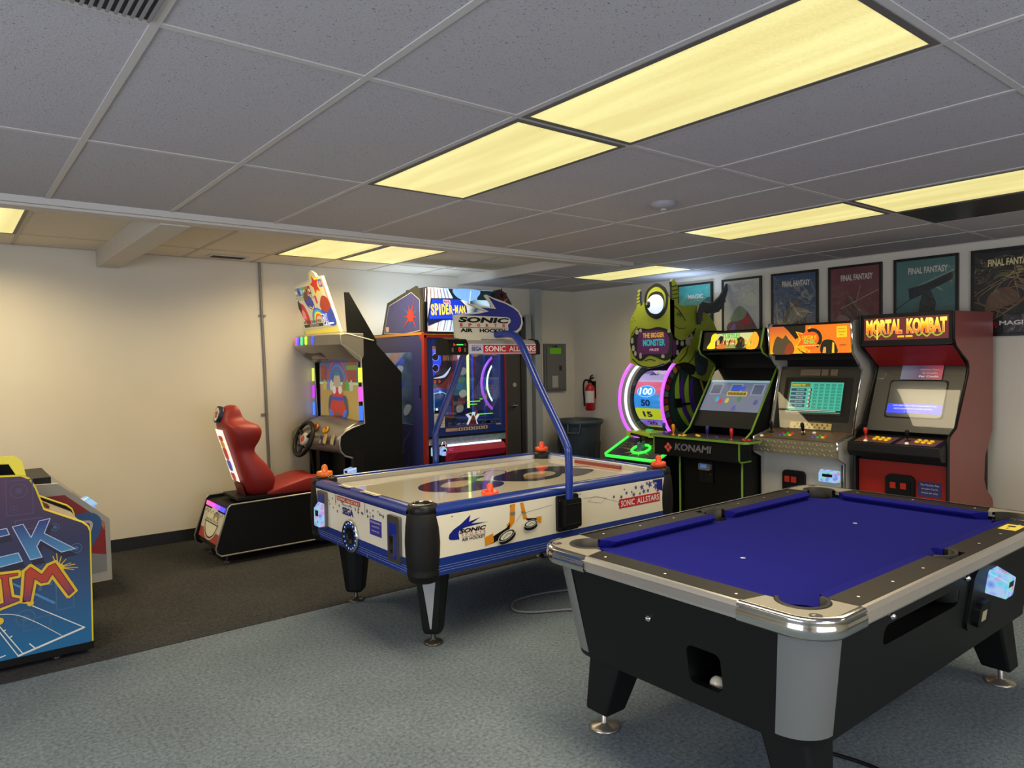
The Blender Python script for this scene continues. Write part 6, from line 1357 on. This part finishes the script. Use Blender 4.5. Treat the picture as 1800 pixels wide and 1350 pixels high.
b.poly(S, [(.36, .0), (.44, 0), (.43, .06), (.37, .06)], KS('engine', '6a5a4a'), .0095)
b.build('screen', t, label='screen showing a go-kart on a sandy track')
for y, m in ((KY0+.025, 0), (6.87, 1)):
    for k, c in enumerate((('c8e03a', 'd84ae8', '3a6aff') if not m else ('d8e060', 'c040e0', '4a80ff'))):
        Q = Fr((2.935, y+(.015 if m else -.026), 1.08+(.17*(2-k))), (1, 0, 0), (0, 0, 1)) if not m else Fr((2.925, y, 1.08+.17*(2-k)), (0, -1, 0), (0, 0, 1))
        B().fbox(Q, -.035, 0, .0, .13, 0, .012, M('bar_light_'+c, c, .2, emit=.95)).build('bar_light', t)
# dashboard
n = 13; rows = []
for k in range(n):
    u = k/(n-1); y = KY0+.01+(KY1-KY0-.02)*u; hmp = math.exp(-((u-.52)/.24)**2)
    far = max(0, (u-.25)/.75)
    rows.append([(2.96, y, 1.02), (2.96, y, 1.07+.02*hmp), (2.86-.05*hmp, y, 1.05+.06*hmp), (2.78-.10*hmp, y, 1.0+.06*hmp), (2.715-.14*hmp-.03*far, y, .93), (2.71-.14*hmp-.03*far, y, .85), (2.76-.06*hmp, y, .79), (2.95, y, .76)])
ds = B().loft(rows, SV, True).build('dashboard', t, merge=True, label='moulded silver dashboard')
for dy, z, r_, c in ((.40, 1.04, .045, 'b86a20'), (.29, 1.02, .04, 'c8902a')):
    B().lathe((2.665 if dy > .35 else 2.715, KY0+dy, z-.03), [(r_, 0), (r_, .012), (r_*.6, .014), (r_*.55, .008), (.0001, .008)], M('gauge_'+c, c, .3, .3), 18, (-.85, -.1, .5)).build('dash_button', ds)
for dy, z, c in ((.22, .94, 'c8a040'), (.14, .935, 'b0a080'), (.3, .92, '1c2a5a')):
    Q = Fr((2.695 if dy < .2 else 2.66, KY0+dy, z-.06), (-.2, -1, 0), (.25, 0, 1)); q = B(); q.fbox(Q, 0, 0, .07, .085, 0, .014, M('dash_key_'+c, c, .35)); q.rect(Q, .012, .012, .058, .05, M('dash_key_pale', 'd8c8a0', .4), .0145); q.build('dash_button', ds)
# wheel
wc = Vector((2.565, 6.30, .91)); ax = Vector((-.93, -.05, .36)).normalized(); wx = Vector((0, 1, 0)).cross(ax).normalized(); wy = ax.cross(wx)
sw = B().tube([wc+wx*.155*math.cos(a)+wy*.155*math.sin(a) for a in [2*math.pi*k/36 for k in range(36)]], .019, BLK, 12, closed=True).build('steering_wheel', t)
b = B(); b.lathe(wc-ax*.02, [(.06, 0), (.06, .02), (.05, .028), (.0001, .03)], M('wheel_hub', 'b8b4ac', .4), 24, ax); b.build('wheel_hub', sw)
b = B(); b.disc(Fr(wc+ax*.012, wx.cross(ax) if 0 else wy, ax.cross(wy)), 0, 0, .03, M('hub_red', 'b83030', .4), .0, 16)
for a in (0, 120, 240): v = wx*math.cos(R(a+60))+wy*math.sin(R(a+60)); b.tube([wc-ax*.01+v*.04, wc+v*.15], .016, BLK, 8)
b.tube([wc-ax*.02, wc-ax*.2], .035, BLK2, 12); b.build('spokes', sw)
# coin unit on the near front corner
b = B(); b.prism(Fr((0, KY0-.01, 0), (1, 0, 0), (0, 0, 1)), rrect(2.83, .45, 2.93, .80, .03, 3), -.04, .01, BLK); b.build('coin_housing', t, bevel=.004)
bill_acceptor(t, Fr((2.845, KY0+.065, .585), (0, -1, 0), (0, 0, 1)), .11, .085, .075)
# seat base
prof = [(1.64, .10), (1.77, .47), (2.62, .50), (2.62, .10)]
for i, y in enumerate((5.86, 6.44)):
    Q = Fr((0, y, 0), (1, 0, 0), (0, 0, 1)); o = B().prism(Q, [(1.65, .15), (1.75, .455), (1.775, .475), (2.9, .50), (2.9, .09), (1.69, .08), (1.66, .10)], -.02, 0, BLK2).build('pod_side', t)
    B().tube([(x, y+(.0 if i == 0 else .02), z) for x, z in [(2.9, .09), (1.69, .08), (1.655, .11), (1.65, .15), (1.75, .455), (1.775, .478), (2.9, .502)]], .007, M('silver_trim'), 6).build('edge_trim', o)
b = B(); b.loft([[(1.67, y, .12), (1.765, y, .455), (2.9, y, .48), (2.9, y, .12)] for y in (5.88, 6.44)], BLK2, False); b.build('seat_base', t)
Q = Fr((1.662, 6.44, .12), (0, -1, 0), (.095, 0, .335)); b = B()
b.rect(Q, .02, .04, .54, .12, M('pod_red', 'b83a34', .4), .004); b.rect(Q, .02, .12, .54, .285, M('pod_cream', 'c4bda4', .4, emit=.15), .004); b.disc(Q, .28, .19, .15, M('pod_cream2', 'd0caa8', .4, emit=.2), .006, 24, .12); b.ring(Q, .28, .19, .15, .165, M('pod_dark', '3a3a36', .4), .0065, 180, 360, k=.8); b.ring(Q, .28, .19, .168, .182, WHT, .0065, 180, 360, k=.8)
b.rect(Q, .1, .175, .46, .185, M('pod_dark'), .007); b.text(Q, 'ARCADE GP DX', .12, .19, .32, .02, M('pod_dark'), .007, .02)
for k, c in enumerate(('c8401c', 'e8c83a', '3a9a4a', '3a5ab8')): b.ring(Q, .36, .215, .03+.009*k, .039+.009*k, M('pod_bow'+c, c, .4), .0075, 0, 180)
for k in range(12): b.rect(Q, .04+.04*k, .25+.014*(k % 2), .06+.04*k, .264+.014*(k % 2), M('pod_grey', '8a8a80', .4), .0072)
b.build('pod_front_print', t, label='red and cream print on the seat base end')
for k, c in enumerate(('ff5ab0', 'e04ad8', '9a4af0', '4a4aff')): B().fbox(Q, .03+.125*k, .30, .15+.125*k, .335, .0, .01, M('pod_light_'+c, c, .2, emit=.95)).build('pod_light', t)
for x, y in ((1.76, 5.94), (1.76, 6.36), (2.8, 5.94)): B().lathe((x, y, .004), [(.03, 0), (.03, .01), (.01, .015), (.01, .10)], M('dark_foot'), 12).build('levelling_foot', t)
# bucket seat
SR = M('seat_red', '8d1f1a', .5, noise=.03, nscale=2)
SYc = 6.15
B().box((1.86, SYc-.2, .48), (2.6, SYc+.2, .51), BLK).build('slide_rail', t, bevel=.004)
#      z,   back x, pad x, wing x, half width, inner half
secs = [(.48, 1.97, 2.10, 2.13, .17, .10), (.58, 1.935, 2.08, 2.185, .225, .13), (.67, 1.905, 2.05, 2.18, .235, .14), (.80, 1.87, 2.01, 2.085, .215, .14), (.88, 1.845, 1.985, 2.00, .185, .13), (.94, 1.825, 1.975, 2.05, .215, .12),
        (1.03, 1.80, 1.96, 2.085, .245, .12), (1.10, 1.785, 1.95, 2.06, .235, .10), (1.13, 1.775, 1.93, 1.955, .13, .07), (1.19, 1.785, 1.92, 1.945, .12, .06), (1.245, 1.83, 1.905, 1.92, .10, .05), (1.26, 1.86, 1.89, 1.895, .07, .03)]
rows = []
for z, bx, px_, wx_, hw, ih in secs:
    rows.append([(bx, SYc-hw*.55, z), (bx+.04, SYc-hw*.95, z), ((bx+wx_)/2+.02, SYc-hw, z), (wx_, SYc-hw*.93, z), (wx_-.015, SYc-hw*.72, z), (px_, SYc-ih, z), (px_, SYc+ih, z), (wx_-.015, SYc+hw*.72, z), (wx_, SYc+hw*.93, z), ((bx+wx_)/2+.02, SYc+hw, z), (bx+.04, SYc+hw*.95, z), (bx, SYc+hw*.55, z)])
st = B().loft(rows, SR, True).build('seat_back', t, merge=True, label='red moulded bucket seat back'); sm = st.modifiers.new('s', 'SUBSURF'); sm.levels = sm.render_levels = 2
rows = []
for x, zt, hw in ((2.10, .545, .19), (2.16, .565, .215), (2.3, .60, .225), (2.45, .635, .22), (2.56, .625, .205), (2.64, .57, .19)):
    rows.append([(x, SYc-hw, .50), (x, SYc-hw*1.02, zt-.02), (x, SYc-hw*.75, zt), (x, SYc, zt-.022), (x, SYc+hw*.75, zt), (x, SYc+hw*1.02, zt-.02), (x, SYc+hw, .50)])
cu = B().loft(rows, SR, True).build('seat_cushion', t, merge=True, bevel=.008, label='red seat cushion')
b = B(); zs = [(.62, 1.916), (.75, 1.878), (.88, 1.84), (1.0, 1.803), (1.06, 1.786)]
wl = M('seat_lightbox', 'f0ece0', .3, emit=.85)
b.loft([[(x-.006, SYc+d, z) for d in (-.10, .10)] for z, x in zs], wl, False, caps=False, closed=False); lb_ = b.build('back_lightbox', st, label='lit white panel on the seat back')
b = B(); Q = Fr((1.918-.012, SYc+.10, .62), (0, -1, 0), (-.13, 0, .44))
for y, h, c in ((.01, .06, 'c85a50'), (.10, .08, '4a5ab8'), (.2, .09, 'c83a2a'), (.30, .05, 'd8a040'), (.36, .04, 'c83a30')): b.poly(Q, cbez([(.06, y), (.05, y+h), (.1, y+h*1.1), (.15, y+h), (.14, y)], 3), M('lightbox_'+c, c, .4, emit=.3), .004)
b.build('lightbox_print', lb_)
B().loft([[(x-.002, SYc+d, z) for d in (-.11, .11)] for z, x in ((.50, 1.955), (.60, 1.925))], M('dark_red_insert', '6a1c18', .4), False, caps=False, closed=False).build('lower_insert', st)
Q = Fr((1.775, SYc, 1.185), (0, -1, 0), (.25, 0, 1)); b = B(); b.lathe(Q.o+Q.n*.004, [(.07, -.03), (.07, .004), (.0001, .0045)], M('badge_navy', '1c2440', .4), 24, Q.n, cap=False); b.disc(Q, 0, 0, .055, WHT, .010, 24); b.star(Q, 0, 0, .045, M('badge_red', 'b8302a', .4), .012, .5); b.build('round_badge', st)

# ================================================================ basketball-style cabinet at the left edge and the one behind it
t = thing('arcade_cabinet', (.1, 4.85, 0), 'blue arcade cabinet with yellow edging and graffiti letters at the left edge', 'arcade cabinet')
BY0, BY1 = 4.55, 5.17
SD_ = ramp_mat('court_print', [(0, '1a6c9c'), (.35, '2b4f78'), (.65, '2a2c4c'), (1, '4c2c48')], 'Z', .1, 1.0, noise=.12, nscale=3)
YT = M('yellow_edge', 'e8d42a', .35, emit=.12)
prof = [(-.62, .07), (.61, .07), (.615, .68), (.605, .71), (.58, .735), (.405, .83), (.37, .95), (.345, 1.0), (.31, 1.02), (-.30, 1.05), (-.62, 1.9), (-.62, .07)][:-1]
for i, y in enumerate((BY0, BY1)):
    Q = Fr((0, y, 0), (1, 0, 0), (0, 0, 1)); b = B(); b.prism(Q, prof, -.022, 0, SD_ if i == 0 else BLK2); o = b.build('side_board', t)
    B().tube([(x, y+.011, z) for x, z in prof[1:10]], .009, YT, 8).build('edge_trim', o)
    if i == 0: SB0 = o
b = B(); b.box((-.6, BY0+.022, .07), (.585, BY1, .66), BLK2); b.box((-.6, BY0, .03), (.62, BY1, .07), BLK2); b.build('lower_case', t)
for x in (.45, -.3): B().lathe((x, BY0+.06, .004), [(.025, 0), (.025, .012), (.012, .015), (.012, .05)], M('dark_foot'), 12).build('levelling_foot', t)
b = B(); b.loft([[(.60, y, .70), (.405, y, .815), (.35, y, .97), (.35, y, .6), (.58, y, .6)] for y in (BY0+.022, BY1)], M('panel_pale', 'a49a92', .4, noise=.2, nscale=5), False); b.build('control_panel', t)
Q = Fr((.60, BY0+.022, .703), (0, 1, 0), (-.195, 0, .115)); b = B(); b.rect(Q, .0, .17, .59, .215, M('panel_red', 'a82a3a', .35), .002); b.prism(Q, rrect(.25, .165, .36, .215, .02, 3), .002, .012, M('badge_gold', '6a5420', .35, .6)); b.prism(Q, rrect(.27, .175, .34, .205, .012, 3), .012, .014, BLK2); b.build('panel_overlay', t)
b = B(); b.loft([[(.29, y, 1.03), (.335, y, 1.02), (.32, y, 1.10), (.29, y, 1.125), (.0, y, 1.14), (.0, y, 1.11), (.26, y, 1.09)] for y in (BY0+.01, BY0+.06)], YT, False); b.box((-.3, BY0+.01, 1.11), (.01, BY0+.06, 1.14), YT); b.build('screen_guard', t, bevel=.006, label='yellow screen guard')
b = B(); b.box((-.4, BY0+.08, 1.02), (.22, BY1, 1.5), BLK2); b.build('monitor_case', t)
# graffiti print on the near side
Q = Fr((0, BY0, 0), (1, 0, 0), (0, 0, 1)); zz = [0.001]
def s2(x, y):   # plan drawn on a 180 x 280 grid over the lower right of the board
    return (.205+(x-0)*.002545, .0)
b = B(); gh = M('boombox_ghost', '4f4260', .45); gh2 = M('boombox_ghost_blue', '3d6484', .45)
for x0, z0, x1, z1 in ((.245, .82, .36, 1.0), (-.1, .80, .2, 1.0), (.28, .74, .40, .79), (.45, .28, .53, .42), (.30, .20, .42, .26)): b.line(Q, [(x0, z0), (x1, z0), (x1, z1), (x0, z1)], .006, gh if z0 > .6 else gh2, .0012, True)
for x, z, r, m in ((.30, .945, .04, gh), (.275, .85, .018, gh), (.05, .9, .07, gh), (.455, .73, .02, gh2), (.55, .60, .028, gh2), (.31, .27, .045, gh2), (.37, .55, .03, gh2), (.2, .5, .04, gh2)):
    b.ring(Q, x, z, r*.85, r, m, .0013); b.disc(Q, x, z, r*.4, m, .0013, 14)
for k in range(6): b.rect(Q, .37+.025*k, .40+.03*(k % 3), .385+.025*k, .42+.03*(k % 2), gh2, .0012)
M('pale_blue_slash', '4a84b0', .4)
join_into(SB0, b.build('ghost_print', SB0))
K_ = [(0.267, 0.761), (0.313, 0.768), (0.346, 0.692), (0.384, 0.774), (0.434, 0.781), (0.405, 0.705), (0.544, 0.599), (0.48, 0.591), (0.387, 0.673), (0.37, 0.64), (0.392, 0.58), (0.34, 0.574)]
C_ = [(0.0, .73), (.242, .757), (.253, .723), (.08, .70), (.09, .60), (.288, .621), (.305, .574), (0.0, .53)]
b = B(); shd = M('letter_shadow', '1e1a30', .45); key = M('letter_keyline', 'b9c4e0', .4); fil = ramp_mat('letter_fill', [(0, '4a8cb4'), (1, '2a2f74')], 'Z', .57, .78)
for i, P_ in enumerate((K_, C_)):
    b.poly(Q, [(x+.012, z-.035) for x, z in P_], shd, .0018+.0002*i); b.poly(Q, P_, fil, .0028); b.line(Q, P_, .004, key, .0034, True)
b.build('blue_lettering', SB0, label='big blue letters with pale outlines')
b = B(); ye = M('graffiti_yellow', 'e0b82a', .4); rf = ramp_mat('graffiti_red', [(0, '5c3468'), (.5, 'a8402e'), (1, 'b83a22')], 'Z', .34, .53)
M1 = [(0.302, 0.365), (0.315, 0.516), (0.339, 0.536), (0.388, 0.486), (0.42, 0.527), (0.449, 0.537), (0.533, 0.37), (0.507, 0.349), (0.435, 0.483), (0.411, 0.443), (0.385, 0.442), (0.354, 0.474), (0.331, 0.356)]
I1 = [(0.12, 0.524), (0.283, 0.516), (0.282, 0.504), (0.242, 0.502), (0.243, 0.471), (0.251, 0.395), (0.284, 0.38), (0.284, 0.37), (0.202, 0.35), (0.12, 0.335), (0.12, 0.356), (0.22, 0.371), (0.213, 0.502), (0.12, 0.504)]
for q_, P_ in enumerate((M1, I1)):
    b.line(Q, P_, .03, ye, .0036+.0009*q_, True); [b.disc(Q, x, z, .015, ye, .0035, 12) for x, z in P_]
for q_, P_ in enumerate((M1, I1)):
    b.poly(Q, P_, M('graffiti_line', '5a1c1c', .4), .0056+.0004*q_); cxm = sum(p[0] for p in P_)/len(P_)
    b.line(Q, P_, .0035, M('graffiti_line'), .0064, True); b.poly(Q, P_, rf, .0062)
for x, z in ((0.458, 0.587), (0.479, 0.568), (0.522, 0.524), (0.541, 0.514), (0.554, 0.493), (.44, .575), (.50, .548), (.535, .485)): b.line(Q, [(.462, .510), (x, z)], .004, ye, .0037)
b.disc(Q, .468, .508, .022, ye, .0034); b.disc(Q, .197, .28, .019, ye, .0034); b.disc(Q, .333, .345, .016, ye, .0034)
b.build('graffiti_lettering', SB0, label='red and yellow graffiti letters')
b = B(); cl = M('court_line', 'd8dcd8', .4)
b.line(Q, [(0.342, 0.328), (0.575, 0.157)], .005, cl, .002); b.line(Q, [(0.575, 0.157), (0.272, 0.078)], .010, cl, .0022); b.line(Q, bez2([(0.1, 0.31), (0.201, 0.314), (0.276, 0.293), (0.352, 0.24), (0.414, 0.187), (0.467, 0.139)]), .0035, cl, .0024)
b.line(Q, [(0.13, 0.37), (0.295, 0.081)], .005, cl, .0026); b.line(Q, [(0.13, 0.35), (0.272, 0.078)], .005, cl, .0027)
for p, q in (((0.211, 0.224), (0.221, 0.228)), ((0.237, 0.184), (0.248, 0.19)), ((0.323, 0.13), (0.348, 0.099)), ((0.15, 0.08), (0.217, 0.096))): b.line(Q, [p, q], .006, cl, .0028)
b.line(Q, [(0.256, 0.465), (0.298, 0.435)], .01, M('pale_blue_slash'), .0015); b.line(Q, [(0.357, 0.388), (0.44, 0.322)], .012, M('pale_blue_slash'), .0016)
join_into(SB0, b.build('court_lines', SB0))

t = thing('arcade_cabinet', (.5, 5.9, 0), 'low white-edged arcade cabinet with red sides behind the blue graffiti one', 'arcade cabinet')
prof = [(-.3, .10), (.885, .12), (.88, .545), (.585, .82), (-.3, .86)]
for i, y in enumerate((5.60, 6.26)):
    Q = Fr((0, y, 0), (1, 0, 0), (0, 0, 1)); o = B().prism(Q, prof, -.03, 0, M('cab_white', 'c9c3b4', .4)).build('side_board', t)
    if i == 0:
        b = B(); b.poly(Q, [(.0, .17), (.855, .185), (.85, .525), (.62, .74), (.0, .74)], M('red_art', 'a8281c', .4), .0015); b.poly(Q, [(.60, .17), (.855, .185), (.855, .30), (.70, .34), (.60, .28)], M('grey_art', '9a9a94', .4), .002)
        b.poly(Q, [(.765, .60), (.85, .525), (.845, .47), (.81, .55), (.74, .575)], M('peach_art', 'd88a6a', .4), .002)
        ST_ = [(.60, .56), (.74, .58), (.80, .545), (.795, .47), (.735, .36), (.70, .33)]; b.line(Q, bez2(ST_), .05, M('ring_blue', '3a6aa8', .4), .0025); b.line(Q, bez2([(.62, .535), (.755, .54), (.76, .48), (.71, .38)]), .018, WHT, .004)
        b.line(Q, [(.715, .52), (.66, .34)], .012, BLK2, .004); b.line(Q, [(.745, .51), (.69, .36)], .012, BLK2, .004); b.build('side_art', o)
b = B(); b.loft([[(-.3, y, .10), (.87, y, .12), (.865, y, .52), (.57, y, .80), (-.3, y, .83)] for y in (5.63, 6.26)], M('cab_inner', '8e8a82', .45), False); b.box((.1, 5.63, .82), (.55, 6.2, .865), BLK); b.build('body', t)
Q = Fr((.865, 5.63, .525), (0, 1, 0), (-.295, 0, .28)); b = B()
for k in range(4): b.prism(Q, rrect(.12+.11*k, .12, .19+.11*k, .2, .015, 3), 0, .012, M('deck_slot', '4a4640', .4))
b.build('deck_fitting', t)
bill_acceptor(t, Fr((.80, 5.72, .60), (0, 1, 0), (-.295, 0, .28)), .10, .10, .045)
for y in (5.7, 6.15): B().lathe((.75, y, .004), [(.03, 0), (.03, .012), (.012, .015), (.012, .12)], M('dark_foot'), 12).build('levelling_foot', t)
